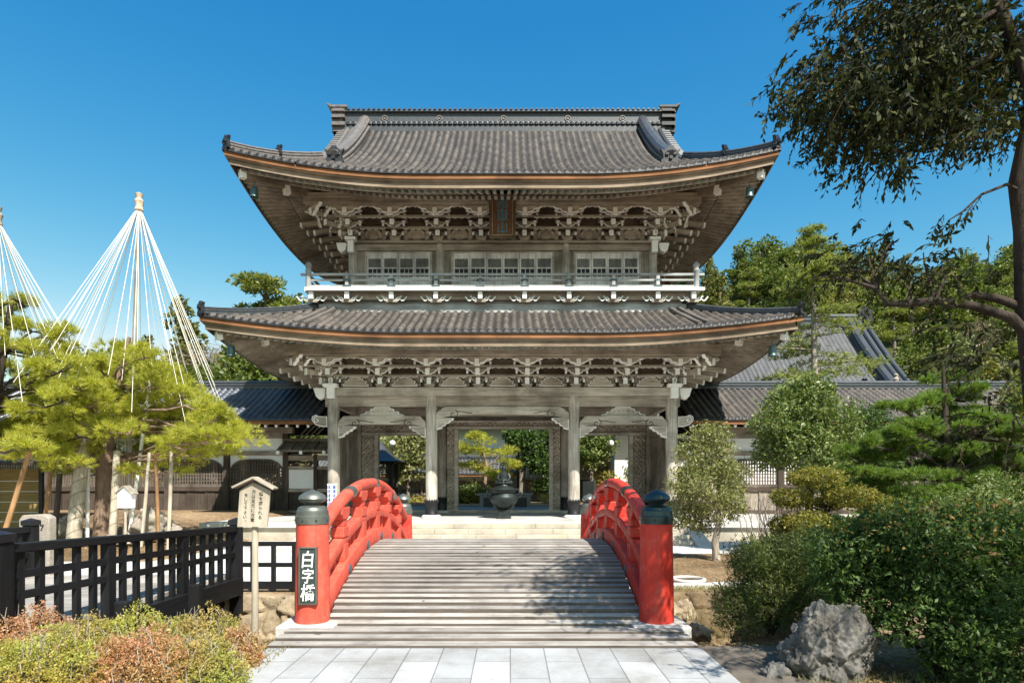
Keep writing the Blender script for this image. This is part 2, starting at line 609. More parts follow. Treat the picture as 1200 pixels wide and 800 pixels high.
# far white paving on the temple side of the stream
M['white_pave'] = slab_mat('pale_paving', (0.62, 0.61, 0.59), 1.2, 0.6, 0.008, 0.05, 0.75)
mb = MB()
mb.box(-22, -8.6, 11.5, 15.3, -0.5, -0.355)
mb.box(-8.6, 2.6, 11.5, 20.45, -0.5, -0.355)
mb.box(2.6, 14, 16.35, 20.45, -0.5, -0.355)
tag(mb.build('pale_paving', M['white_pave']), kind='structure')


# stone bank of the stream
def stone_bank(name, x0, x1, ybase, zt, zb, label, seedz, lean=0.5):
    nx_, nz_ = int((x1 - x0) / 0.035), int((zt - zb) / 0.035)
    u = np.linspace(x0, x1, nx_); w = np.linspace(zb, zt, nz_)
    U, W = np.meshgrid(u, w)
    # irregular stones: jittered cells
    rs = np.random.default_rng(seedz)
    cx_, cz_ = np.meshgrid(np.arange(x0 - 0.5, x1 + 0.5, 0.42), np.arange(zb - 0.4, zt + 0.4, 0.32))
    pts = np.stack([cx_ + rs.uniform(-0.17, 0.17, cx_.shape), cz_ + rs.uniform(-0.13, 0.13, cx_.shape)], -1).reshape(-1, 2)
    d = np.sqrt((U[..., None] - pts[:, 0]) ** 2 + ((W[..., None] - pts[:, 1]) * 1.25) ** 2)
    ds = np.sort(d, -1)
    edge = np.clip((ds[..., 1] - ds[..., 0]) / 0.09, 0, 1)
    near = np.argmin(d, -1)
    out = (0.10 * edge ** 0.5) + rs.uniform(-0.05, 0.06, len(pts))[near] + 0.10 * (fbm(U * 5, W * 5, seedz) - 0.5)
    Y = ybase - out + (W - zt) * -lean * 0 + (zt - W) * -lean
    G = np.stack([U, Y, W + 0.02 * (vnoise(U * 4, W * 3) - 0.5)], -1)
    top = G[-1:].copy(); top[..., 1] = ybase + 0.5; top[..., 2] = zt - 0.01
    G = np.concatenate([G, top], 0)
    n_, k_ = G.shape[:2]
    ii = np.arange(n_ * k_).reshape(n_, k_)
    me = np_mesh(name, G, np.stack([ii[:-1, :-1], ii[:-1, 1:], ii[1:, 1:], ii[1:, :-1]], -1).reshape(-1, 4), True)
    o = put(name, me, M['bank'])
    return tag(o, label, 'stone wall')


M['bank'] = m_stone('bank_stone', (0.30, 0.235, 0.155), 0.5, 2.2, 40, 0.9, 0.6, (0.6, 0.62, 0.28))
M['bank_brown'] = m_stone('brown_bank_stone', (0.17, 0.12, 0.07), 0.6, 2.4, 40, 0.95, 0.7, (0.7, 0.75, 0.35))
stone_bank('stone_bank', -9.0, 2.4, 10.95, -0.38, -1.35, 'rubble stone bank below the black railing on the far side of the stream', 3, 0.15)
stone_bank('stone_bank', 2.45, 12.0, 10.85, -0.30, -1.35, 'mossy stone bank below the brown soil right of the red bridge', 4, 0.35).data.materials[0] = M['bank_brown']

# stone platform under the gate and its steps
plat = thing('stone_platform', 'long pale granite platform the temple gate stands on', 'platform', (XC, 20.5, -0.37))
mb = MB(); mb.box(-9.9, 10.0, 20.62, 33.0, -0.5, 0.06)
mb.build('wall', M['granite_warm'], plat)
mb = MB()
x = -10.0
while x < 10.05:
    w = random.uniform(1.5, 2.1)
    mb.box(x + 0.004, min(x + w, 10.1) - 0.004, 20.5, 21.2, 0.062, 0.215)
    x += w
mb.build('coping', M['granite_pale'], plat, bevel=0.012)
M['floor_stone'] = slab_mat('floor_stone', (0.50, 0.49, 0.47), 1.2, 0.8, 0.008, 0.08, 0.6)
mb = MB(); mb.box(-9.9, 10.0, 21.204, 33.0, 0.06, 0.205)
mb.build('paved_floor', M['floor_stone'], plat)

steps = thing('stone_steps', 'broad granite steps rising from the pale paving to the gate platform', 'steps', (XC, 19.2, -0.37))
nst = 4
for k in range(nst):
    mb = MB()
    y0 = 18.95 + k * 0.38
    z1 = -0.355 + (k + 1) * 0.142
    x = XC - 5.75
    while x < XC + 5.75:
        w = random.uniform(1.0, 1.7)
        mb.box(x + 0.003, min(x + w, XC + 5.75) - 0.003, y0, 20.49, z1 - 0.139, z1)
        x += w
    mb.build('step', M['granite_warm'], steps, bevel=0.01)
for sgn in (-1, 1):
    mb = MB()
    xa = XC + sgn * 5.76
    xb = XC + sgn * 6.2
    mb.prism([(18.45, -0.36), (20.48, 0.23), (20.48, -0.36)], min(xa, xb), max(xa, xb), 'yz')
    mb.build('cheek_stone', M['granite_pale'], steps, bevel=0.015)
# low kerb edging the brown soil and the paving edge by the soil
for k, (xa, xb, yy, zt, lab) in enumerate([
                                   (2.5, 8.0, 11.3, -0.22, 'row of kerb stones on top of the mossy bank right of the bridge')]):
    mb = MB()
    x = xa
    while x < xb:
        w = random.uniform(0.7, 1.1)
        mb.box(x, x + w - 0.008, yy - 0.09, yy + 0.09, -0.5, zt + random.uniform(-0.01, 0.01))
        x += w
    tag(mb.build('stone_kerb', M['granite'], loc=(xa, yy, -0.4), bevel=0.012), lab, 'kerb')
mb = MB()
ring = [(3.40 + 0.30 * math.cos(a_), 12.2 + 0.30 * math.sin(a_), -0.30) for a_ in np.linspace(0, 2 * math.pi, 41)]
mb.tube(ring, 0.035, 8)
tag(mb.build('concrete_ring', M['granite_pale'], loc=(3.40, 12.2, -0.30), smooth=True), 'round white concrete rim lying in the brown soil', 'well rim')
# ================================================================= the two-storey gate
YM = 27.1
gate = thing('temple_gate', 'two storey weathered wooden temple gate with two tiled roofs', 'temple gate', (XC, YM, 0.2))


class Roof:
    def __init__(s, hx, hy, z0, a, b, A, L, p, ov):
        s.hx, s.hy, s.z0, s.a, s.b, s.A, s.L, s.pw, s.ov = hx, hy, z0, a, b, A, L, p, ov

    def up(s, c):
        return s.A * np.maximum(0, 1 - np.asarray(c, float) / s.L) ** s.pw

    def prof(s, v):
        return s.a * v + s.b * v * v

    def top(s, c, v):
        return s.z0 + s.prof(np.asarray(v, float)) + s.up(c) * np.clip(1 - np.asarray(v, float) / 4.5, 0, 1)

    def soff(s, c, o, dz=0.0):
        return s.z0 - 0.43 + 0.38 * (o - 0.25) + s.up(c) * np.clip(1 - np.asarray(o) / 5.0, 0, 1) + dz

    def pt(s, side, u, o, z):
        """u along the eave, o inwards from the eave line"""
        if side == 0: return (XC + u, YM - s.hy + o, z)
        if side == 1: return (XC + s.hx - o, YM + u, z)
        if side == 2: return (XC - u, YM + s.hy - o, z)
        return (XC - s.hx + o, YM - u, z)


def pts_on(side, hx, hy, u, o, Z, cx, cy):
    if side == 0: return np.stack([cx + u, cy - hy + o, Z], -1)
    if side == 1: return np.stack([cx + hx - o, cy + u, Z], -1)
    if side == 2: return np.stack([cx - u, cy + hy - o, Z], -1)
    return np.stack([cx - hx + o, cy - u, Z], -1)


def tile_field(name, mat, parent, side, h, topf, VM, place, pitch=0.262, course=0.235, bar=0.078, limf=None, seed=0, u0=None, u1=None):
    """real barrel tiles: a swept profile in saw-tooth courses. limf(u)-> highest v at u"""
    u0 = -h if u0 is None else u0
    u1 = h if u1 is None else u1
    npi = max(1, int(round((u1 - u0) / pitch)))
    pitch = (u1 - u0) / npi
    offs = np.array([-0.5, -0.34, -0.31, -0.22, -0.09, 0.09, 0.22, 0.31, 0.34])
    bl = np.array([0.012, 0.0, 0.03, 0.72, 0.97, 0.97, 0.72, 0.03, 0.0]) * bar
    U = (u0 + pitch * (np.arange(npi) + 0.5))[:, None] + offs[None] * pitch
    U = np.append(U.ravel(), u1)
    Bv = np.append(np.tile(bl, npi), 0.012 * bar)
    nc = int(math.ceil(VM / course))
    vr, st = [0.0], [-0.075]
    for j in range(nc):
        vr += [j * course, (j + 1) * course - 0.004]
        st += [0.028, 0.0]
    vr = np.minimum(np.array(vr), VM); st = np.array(st)
    lim = limf(U) if limf else np.full_like(U, VM)
    Vv = np.minimum(vr[:, None], lim[None])
    UU = np.broadcast_to(U[None], Vv.shape)
    Z = topf(h - np.abs(UU), Vv) + Bv[None] + st[:, None]
    Z[0] = topf(h - np.abs(U), 0 * U) + np.minimum(Bv, 0.0) - 0.05
    G = place(UU, Vv, Z)
    n_, k_ = UU.shape
    ii = np.arange(n_ * k_).reshape(n_, k_)
    Fq_ = np.stack([ii[:-1, :-1], ii[:-1, 1:], ii[1:, 1:], ii[1:, :-1]], -1)
    live = (vr[:-1, None] < np.maximum(lim[:-1], lim[1:])[None] - 1e-6) | (vr[:-1, None] <= 0)
    # no faces across a jump of the limit
    live &= (np.abs(np.diff(lim)) < 0.6)[None]
    rs = np.random.default_rng(100 + seed)
    per = rs.random((nc + 1, npi + 1))
    row = np.repeat(np.arange(n_ - 1) // 2, 1)
    row = np.arange(n_ - 1) // 2
    col_ = np.minimum((np.arange(k_ - 1) // 9), npi)
    tint = 0.30 + 0.42 * per[np.clip(row, 0, nc)[:, None], col_[None]] + 0.12 * (rs.random(npi + 1)[col_] - 0.5)[None]
    tint[0] = -1.0
    tint[1:, :] = np.where(np.isin((np.arange(k_ - 1) % 9), [0, 8, 1, 7])[None], tint[1:] * 0.22, tint[1:])  # pans between the barrels darkened: furrow shade put into the tint
    Fq_ = Fq_[live]; tint = tint[live]
    me = np_mesh(name, G, Fq_, False)
    at = me.attributes.new("tint", 'FLOAT', 'FACE')
    at.data.foreach_set("value", tint.astype(np.float32))
    org = ORG[parent.name]
    me.transform(Matrix.Translation(-org))
    return put(name, me, mat, parent)


ROOF_SEC = [(-0.15, -0.1), (0.15, -0.1), (0.15, 0.06), (0.18, 0.08), (0.18, 0.12), (0.13, 0.14), (0.13, 0.22), (0.16, 0.24), (0.1, 0.33), (0, 0.36), (-0.1, 0.33), (-0.16, 0.24), (-0.13, 0.22), (-0.13, 0.14), (-0.18, 0.12), (-0.18, 0.08), (-0.15, 0.06)]


def scaled(sec, k, kz=None):
    kz = k if kz is None else kz
    return [(a * k, b * kz) for a, b in sec]


def onigawara(mb, c, s=1.0, rz=0.0, m=0):
    """ridge-end tile: a broad plate with curling horns, facing -y before rotation"""
    out = [(-0.30, 0), (0.30, 0), (0.33, 0.12), (0.24, 0.2), (0.26, 0.36), (0.34, 0.52), (0.22, 0.46), (0.14, 0.52), (0.06, 0.62), (0, 0.6),
           (-0.06, 0.62), (-0.14, 0.52), (-0.22, 0.46), (-0.34, 0.52), (-0.26, 0.36), (-0.24, 0.2), (-0.33, 0.12)]
    q = MB()
    q.prism([(a * s, b * s) for a, b in out], -0.07 * s, 0.07 * s, 'xz')
    q.lathe([(0.02 * s, -0.1 * s), (0.15 * s, -0.06 * s), (0.17 * s, 0.0)], (0, 0, 0), 10)
    for (a, b) in ((-0.13, 0.33), (0.13, 0.33), (0, 0.2), (0, 0.42)):
        q.box((a - 0.05) * s, (a + 0.05) * s, -0.13 * s, -0.06 * s, (b - 0.05) * s, (b + 0.05) * s)
    cr, sr = math.cos(rz), math.sin(rz)
    mb.add([(c[0] + x * cr - y * sr, c[1] + x * sr + y * cr, c[2] + z) for x, y, z in q.v], q.f, m)


def eave_board(mb, rf, o0, o1, dz0, dz1, m=0, n=48):
    for side in range(4):
        h = rf.hx if side % 2 == 0 else rf.hy
        tt = np.linspace(-1, 1, n)
        rows = []
        for t_ in tt:
            c = (1 - abs(t_)) * h
            z = rf.z0 + float(rf.up(c))
            rows.append([rf.pt(side, t_ * (h - o0), o0, z + dz0), rf.pt(side, t_ * (h - o0), o0, z + dz1),
                         rf.pt(side, t_ * (h - o1), o1, z + dz1), rf.pt(side, t_ * (h - o1), o1, z + dz0)])
        b = len(mb.v)
        for r_ in rows: mb.v.extend(r_)
        for i in range(n - 1):
            for k in range(4):
                mb.f.append((b + i * 4 + k, b + i * 4 + (k + 1) % 4, b + (i + 1) * 4 + (k + 1) % 4, b + (i + 1) * 4 + k))
                mb.m.append(m)


def build_eaves(rf, parent, tag_=''):
    mb = MB(); eave_board(mb, rf, 0.05, 0.16, -0.19, -0.055)
    mb.build('eave_strip', M['orange'], parent)
    mb = MB(); eave_board(mb, rf, 0.17, 0.30, -0.43, -0.20)
    eave_board(mb, rf, 0.10, 0.2, -0.25, -0.192)
    mb.build('eave_board', M['eave_brown'], parent)
    # boarding above the rafters
    mb = MB()
    for side in range(4):
        h = rf.hx if side % 2 == 0 else rf.hy
        n = 40
        A = np.zeros((n, 6, 3)); 
        for i, t_ in enumerate(np.linspace(-1, 1, n)):
            for j, o in enumerate(np.linspace(0.22, rf.ov + 0.3, 6)):
                A[i, j] = rf.pt(side, t_ * (h - o), o, float(rf.soff((1 - abs(t_)) * h, o)) + 0.012)
        mb.grid(A)
        A2 = A.copy(); A2[..., 2] += 0.05
        mb.grid(A2)
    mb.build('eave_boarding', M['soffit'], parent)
    # two tiers of fanned rafters
    fly, base, tips = MB(), MB(), MB()
    for side in range(4):
        h = rf.hx if side % 2 == 0 else rf.hy
        n = int(2 * h / 0.265)
        for i in range(n + 1):
            t_ = -0.985 + 1.97 * i / n
            c = (1 - abs(t_)) * h
            def q(o, dz):
                return Vector(rf.pt(side, t_ * (h - o), o, float(rf.soff(c, o)) + dz))
            p0, p1 = q(0.36, -0.055), q(1.62, -0.055)
            fly.beam(p0, p1, 0.10, 0.115)
            d = (p0 - p1).normalized()
            tips.beam(p0 + d * 0.001, p0 + d * 0.025, 0.089, 0.104)
            if side != 2:
                base.beam(q(1.38, -0.20), q(rf.ov + 0.2, -0.17), 0.11, 0.13)
    fly.build('flying_rafters', M['rafter'], parent)['kind'] = 'stuff'
    base.build('base_rafters', M['rafter'], parent)['kind'] = 'stuff'
    tips.build('rafter_tips', M['green_tip'], parent)['kind'] = 'stuff'
    mb = MB()
    for side in range(4):
        h = rf.hx if side % 2 == 0 else rf.hy
        for i in range(39):
            ts = (-1 + 2 * i / 39, -1 + 2 * (i + 1) / 39)
            p = [rf.pt(side, t_ * (h - 1.36), 1.36, float(rf.soff((1 - abs(t_)) * h, 1.36)) - 0.125) for t_ in ts]
            mb.beam(p[0], p[1], 0.12, 0.06)
    mb.build('rafter_step', M['dark_x'], parent)
    # hip rafters with white tips
    for sx in (-1, 1):
        for sy in (-1, 1):
            mb = MB(); w = MB()
            def hp(o, dz): return Vector((XC + sx * (rf.hx - o), YM + sy * (rf.hy - o), float(rf.soff(o, o)) + dz))
            p0, p1, p2 = hp(0.42, -0.12), hp(1.75, -0.12), hp(rf.ov + 0.1, -0.24)
            mb.beam(p0, p1, 0.2, 0.24); mb.beam(hp(1.5, -0.27), p2, 0.22, 0.26)
            mb.build('hip_rafter', M['wood_y'], parent)
            for pp, qq, s_ in ((p0, p1, 0.22), (hp(1.5, -0.27), p2, 0.24)):
                d = (pp - qq).normalized()
                w.beam(pp - d * 0.16, pp + d * 0.02, s_, s_ + 0.04)
            for k4 in range(2):
                w1 = MB(); w1.add(w.v[k4 * 8:k4 * 8 + 8], [tuple(i - k4 * 8 for i in f_) for f_ in w.f[k4 * 6:k4 * 6 + 6]])
                w1.build('hip_rafter_cap', M['white'], parent)
            # wind bell
            b = MB(); c = hp(0.75, -0.30)
            b.tube([c + Vector((0, 0, 0.1)), c - Vector((0, 0, 0.12))], 0.015, 6)
            b.lathe([(0.0, 0.0), (0.09, -0.02), (0.12, -0.1), (0.125, -0.28), (0.15, -0.36), (0.12, -0.37), (0.1, -0.3)], c - Vector((0, 0, 0.1)), 14)
            b.tube([c - Vector((0, 0, 0.36)), c - Vector((0, 0, 0.5))], 0.012, 6)
            b.build('wind_bell', M['verdigris'], parent, smooth=True)


# ---- lower roof
LR = Roof(9.63, 6.9, 6.29, 0.42, 0.020, 0.55, 6.4, 1.75, 3.4)
lower = thing('lower_roof', None, None, (0, 0, 0)); lower.parent = gate
lower.location = Vector((0, 0, 0)); ORG[lower.name] = ORG[gate.name]
UR = Roof(9.03, 6.5, 11.52, 0.50, 0.0405, 0.78, 6.2, 1.85, 3.4)
upper = thing('upper_roof', None, None, (0, 0, 0)); upper.parent = gate
ORG[upper.name] = ORG[gate.name]

for side in range(4):
    h = LR.hx if side % 2 == 0 else LR.hy
    VM = 3.25
    tile_field('tiles', M['tile'], lower, side, h, LR.top, VM,
               lambda u, v, z, s=side: pts_on(s, LR.hx, LR.hy, u, v, z, XC, YM),
               limf=lambda u, h=h: np.minimum(VM, np.maximum(h - np.abs(u), 0.0)), seed=side)
build_eaves(LR, lower)
for sx in (-1, 1):
    for sy in (-1, 1):
        mb = MB()
        vv = np.linspace(0.12, 3.2, 14)
        mb.sweep([(XC + sx * (LR.hx - v), YM + sy * (LR.hy - v), float(LR.top(v, v)) + 0.08) for v in vv], scaled(ROOF_SEC, 0.7, 0.5))
        hr = mb.build('hip_ridge', M['ridge'], lower); RP = lower
        mb = MB(); onigawara(mb, (XC + sx * (LR.hx - 0.08), YM + sy * (LR.hy - 0.08), float(LR.top(0.1, 0.1)) + 0.0), 0.68, math.atan2(sx * 1.0, -sy * 1.0) )
        mb.build('ridge_end', M['oni'], RP)
    mb = MB()
    ux = 6.0
    for du in (0, 0.3):
        mb.sweep([(XC + sx * (ux + du + (3.2 - v) * 0.12), YM - LR.hy + v, float(LR.top(LR.hx - ux - du, v)) + 0.06) for v in np.linspace(0.25, 3.2, 10)], scaled(ROOF_SEC, 0.42, 0.30))
    mb.build('descending_ridge', M['ridge_warm'], lower)

# ---- upper roof (hip and gable)
G0 = 6.65
VMU = 6.45
for side in range(4):
    h = UR.hx if side % 2 == 0 else UR.hy
    if side % 2 == 0:
        lim = lambda u, h=h: np.where(np.abs(u) <= G0, VMU, np.maximum(h - np.abs(u), 0.0))
        VM = VMU
    else:
        VM = UR.hx - G0 + 0.15
        lim = lambda u, h=h, VM=VM: np.minimum(VM, np.maximum(h - np.abs(u), 0.0))
    tile_field('tiles', M['tile'], upper, side, h, UR.top, VM,
               lambda u, v, z, s=side: pts_on(s, UR.hx, UR.hy, u, v, z, XC, YM), limf=lim, seed=10 + side)
build_eaves(UR, upper)
for sx in (-1, 1):
    # gable wall and bargeboards
    mb = MB()
    vv = np.linspace(UR.hx - G0 - 0.1, VMU, 14)
    poly = [(YM - UR.hy + v, float(UR.top(5, v)) - 0.06) for v in vv] + [(YM + UR.hy - v, float(UR.top(5, v)) - 0.06) for v in vv[::-1]]
    x0 = XC + sx * (G0 - 0.35)
    mb.prism(poly, min(x0, x0 - sx * 0.1), max(x0, x0 - sx * 0.1), 'yz')
    mb.build('gable_wall', M['wood_z'], upper)
    mb = MB()
    for sy in (-1, 1):
        pth = [(XC + sx * (G0 - 0.12), YM + sy * (UR.hy - v), float(UR.top(5, v)) - 0.22) for v in np.linspace(2.0, VMU, 12)]
        mb.sweep(pth, [(-0.07, -0.16), (0.07, -0.16), (0.07, 0.16), (-0.07, 0.16)])
    mb.build('bargeboard', M['wood_y'], upper)
    for sy in (-1, 1):
        mb = MB()
        vv = np.linspace(0.12, 2.5, 12)
        mb.sweep([(XC + sx * (UR.hx - v), YM + sy * (UR.hy - v), float(UR.top(v, v)) + 0.08) for v in vv], scaled(ROOF_SEC, 0.75, 0.6))
        hr = mb.build('hip_ridge', M['ridge'] if sx > 0 else M['ridge_warm'], upper); RP = upper
        for v, s_ in ((0.1, 0.72), (1.35, 0.62)):
            mb = MB()
            onigawara(mb, (XC + sx * (UR.hx - v), YM + sy * (UR.hy - v), float(UR.top(v, v)) + (0.0 if v < 1 else 0.10)), s_, math.atan2(sx, -sy))
            mb.build('ridge_end', M['oni'], RP)
        # descending ridge from the main ridge to the shoulder
        mb = MB()
        ud = 5.85
        mb.sweep([(XC + sx * (ud + 0.03 * (VMU - v)), YM + sy * (UR.hy - v), float(UR.top(5, v)) + 0.06) for v in np.linspace(2.15, VMU + 0.1, 18)], scaled(ROOF_SEC, 1.45, 1.25))
        dr = mb.build('descending_ridge', M['ridge'] if sx > 0 else M['ridge_warm'], upper)
        mb = MB()
        onigawara(mb, (XC + sx * (ud + 0.12), YM + sy * (UR.hy - 2.08), float(UR.top(5, 2.1)) + 0.02), 1.05, 0 if sy < 0 else math.pi)
        mb.build('ridge_end', M['oni'], upper)
        # barrel row and stepped verge tiles on the gable edge
        mb = MB()
        for uu in (6.32, 6.55):
            mb.tube([(XC + sx * uu, YM + sy * (UR.hy - v), float(UR.top(5, v)) + 0.09) for v in np.linspace(2.3, VMU, 16)], 0.10, 8)
        for v in np.arange(2.2, VMU, 0.2):
            zc = float(UR.top(5, v)) + 0.02
            mb.tube([(XC + sx * 6.5, YM + sy * (UR.hy - v), zc), (XC + sx * 6.95, YM + sy * (UR.hy - v), zc - 0.03)], 0.09, 8)
        mb.build('verge_tiles', M['ridge_warm'] if sx < 0 else M['ridge'], upper, smooth=True)
# main ridge, laid in courses
zr = float(UR.top(5, VMU))
mr = MB()
sec = [(-0.34, -0.25), (0.34, -0.25), (0.34, 0.0), (0.30, 0.02), (0.30, 0.2), (0.26, 0.22), (0.26, 0.42), (0.24, 0.44), (0.24, 0.58), (0.36, 0.60), (0.36, 0.66), (0.2, 0.70), (0.12, 0.80), (-0.12, 0.80), (-0.2, 0.70), (-0.36, 0.66), (-0.36, 0.60), (-0.24, 0.58), (-0.24, 0.44), (-0.26, 0.42), (-0.26, 0.22), (-0.30, 0.2), (-0.30, 0.02), (-0.34, 0.0)]
mr.sweep([(XC - 6.75, YM, zr), (XC + 6.75, YM, zr)], sec)
ridge = mr.build('main_ridge', M['ridge'], upper)
mb = MB()
n = 62
for i in range(n):
    xx = XC - 6.5 + 13.0 * i / (n - 1)
    for sy in (-1, 1):
        mb.lathe([(0.10, 0), (0.10, 0.05)], (xx, YM + sy * 0.31, zr + 0.05), 10)
        cv = [Vector((xx + 0.10 * math.cos(a_), YM + sy * 0.315, zr + 0.10 + 0.09 * math.sin(a_))) for a_ in np.linspace(0, math.pi, 7)]
        mb.tube(cv, 0.018, 5)
        mb.box(xx - 0.05, xx + 0.05, YM + sy * 0.36 - 0.04, YM + sy * 0.36 + 0.04, zr + 0.665, zr + 0.72)
mb.build('ridge_scallops', M['ridge'], upper)['kind'] = 'stuff'
for k in (-5.0, -2.7, 0, 2.7, 5.0):
    for sy in (-1, 1):
        mb = MB()
        c = Vector((XC + k, YM + sy * 0.27, zr + 0.34))
        cv = [c + Vector((0.11 * math.cos(a_), 0, 0.11 * math.sin(a_))) for a_ in np.linspace(0, 2 * math.pi, 13)]
        mb.tube(cv, 0.03, 6)
        mb.box(c.x - 0.04, c.x + 0.04, c.y - 0.03, c.y + 0.03, c.z - 0.04, c.z + 0.04)
        mb.build('ridge_crest', M['ridge_warm'], upper)
for sx in (-1, 1):
    mb = MB()
    xe = XC + sx * 6.9
    for k, (w, z0_, z1_) in enumerate([(0.30, -0.2, 0.0), (0.42, 0.0, 0.14), (0.32, 0.14, 0.3), (0.46, 0.3, 0.42), (0.34, 0.42, 0.56), (0.46, 0.56, 0.64), (0.34, 0.64, 0.74), (0.3, 0.74, 0.80)]):
        mb.box(xe - 0.28, xe + 0.16 + 0.1 * (k % 2), YM - w, YM + w, zr + z0_, zr + z1_)
        mb.box(min(xe, xe + sx * 0.32), max(xe, xe + sx * 0.32), YM - w * 0.8, YM + w * 0.8, zr + z0_, zr + z1_ - 0.03)
    # upswept cap
    mb.prism([(xe - sx * 0.35, zr + 0.8), (xe + sx * 0.35, zr + 0.8), (xe + sx * 0.52, zr + 0.92), (xe + sx * 0.5, zr + 0.97), (xe + sx * 0.3, zr + 0.89), (xe - sx * 0.35, zr + 0.89)], YM - 0.34, YM + 0.34, 'xz')
    mb.build('ridge_end', M['ridge_warm'] if sx < 0 else M['oni'], upper)

# ---- bracket sets -------------------------------------------------
def wavy(L, z0, z1):
    """half outline of a bracket arm: narrow foot, cupped shoulders, flat top"""
    h = z1 - z0
    r = [(0.10, 0.0), (0.16, 0.06), (0.20, 0.22), (0.40, 0.30), (0.50, 0.42), (0.55, 0.62), (0.80, 0.66), (0.92, 0.80), (1.0, 0.92), (1.0, 1.0)]
    right = [(a * L, z0 + b * h) for a, b in r]
    return right + [(-a, b) for a, b in right[::-1]]


def inset(poly, d):
    n = len(poly)
    out = []
    for i in range(n):
        p0, p1, p2 = Vector(poly[i - 1]), Vector(poly[i]), Vector(poly[(i + 1) % n])
        a, b = (p1 - p0), (p2 - p1)
        a = a.normalized() if a.length > 1e-9 else a
        b = b.normalized() if b.length > 1e-9 else b
        nrm = Vector((-(a.y + b.y), a.x + b.x))
        if nrm.length < 1e-6: nrm = Vector((-a.y, a.x))
        nrm.normalize()
        out.append((p1.x + nrm.x * d, p1.y + nrm.y * d))
    return out


def rimmed(wood, white, poly, y, th=0.09, rim=0.022):
    """a cut-out plate facing -y with its sawn edge painted white"""
    white.prism(poly, y - th / 2 + 0.012, y + th / 2 - 0.012, 'xz')
    wood.prism(inset(poly, rim), y - th / 2, y + th / 2, 'xz')


def bracket_proto(H, OUT, name):
    wood, white = MB(), MB()
    nt = 3
    wood.prism([(-0.14, 0), (0.14, 0), (0.2, 0.1), (0.2, 0.14), (-0.2, 0.14), (-0.2, 0.1)], -0.2, 0.15, 'xz')
    for i in range(nt):
        z0 = 0.12 + i * (H - 0.12) / nt
        hz = (H - 0.12) / nt
        yo = -OUT * (i + 1) / nt
        # projecting arm with a white painted nose
        wood.box(-0.055, 0.055, yo + 0.03, 0.2, z0, z0 + hz * 0.62)
        white.box(-0.078, 0.078, yo, yo + 0.03, z0 - 0.03, z0 + hz * 0.72)
        wood.prism([(-0.08, 0), (0.08, 0), (0.12, hz * 0.2), (0.12, hz * 0.36), (-0.12, hz * 0.36), (-0.12, hz * 0.2)], yo - 0.06, yo + 0.14, 'xz') if False else None
        # cross arms
        L = 0.38 + 0.08 * i
        yc = -OUT * i / nt - 0.02
        rimmed(wood, white, wavy(L, z0, z0 + hz * 0.95), yc, 0.10, 0.026)
        for a in (-L + 0.08, 0, L - 0.08):
            zz = z0 + hz * 0.80
            wood.box(a - 0.075, a + 0.075, yc - 0.085, yc + 0.085, zz, zz + hz * 0.24)
            white.box(a - 0.06, a + 0.06, yc - 0.10, yc - 0.086, zz - 0.02, zz + hz * 0.20)
            if a != 0:
                white.box(a - 0.035, a + 0.035, yo * 0.6 - 0.02, yo * 0.6 + 0.0, z0 + hz * 0.2, z0 + hz * 0.62)
                wood.box(a - 0.03, a + 0.03, yo * 0.6 + 0.001, 0.1, z0 + hz * 0.22, z0 + hz * 0.6)
    rimmed(wood, white, wavy(0.62, H - 0.30, H + 0.02), -OUT + 0.10, 0.11, 0.028)
    return wood, white


def hang_brackets(H, OUT, hxw, hyw, zb, us, vs_, parent):
    wood, white = bracket_proto(H, OUT, 'b')
    root = wood.build('bracket_set', M['carved'], None)
    wc = white.build('white_edge', M['white'], None)
    wc.parent = root
    spots = []
    for u in us: spots.append((XC + u, YM - hyw, 0.0))
    for v in vs_:
        spots.append((XC + hxw, YM + v, R(90)))
        spots.append((XC - hxw, YM + v, R(-90)))
    for sx in (-1, 1):
        spots.append((XC + sx * hxw, YM - hyw, R(45) * sx))
    org = ORG[gate.name]
    first = True
    for k, (x, y, rz) in enumerate(spots):
        o = root if first else dup(root)
        first = False
        o.parent = parent
        o.location = Vector((x, y, zb)) - org
        o.rotation_euler = (0, 0, rz)
        if abs(abs(rz) - R(45)) < 1e-3: o.scale = (0.9, 1.35, 1.0)


us_l = [(-3.5 + k) * 1.778 for k in range(8)]
hang_brackets(0.93, 1.25, 6.22, 3.6, 4.98, us_l, [-3.6, -1.8, 0, 1.8, 3.6], gate)
us_u = [(-3.5 + k) * 1.608 for k in range(8)]
hang_brackets(0.83, 1.30, 5.63, 3.1, 10.53, us_u, [-3.1, -1.55, 0, 1.55, 3.1], gate)


def ring_beams(mb, hx, hy, z0, z1, th):
    mb.box(XC - hx - th / 2, XC + hx + th / 2, YM - hy - th / 2, YM - hy + th / 2, z0, z1)
    mb.box(XC - hx - th / 2, XC + hx + th / 2, YM + hy - th / 2, YM + hy + th / 2, z0, z1)
    for s in (-1, 1):
        mb.box(XC + s * hx - th / 2, XC + s * hx + th / 2, YM - hy + th / 2 + 0.003, YM + hy - th / 2 - 0.003, z0 + 0.002, z1 - 0.002)


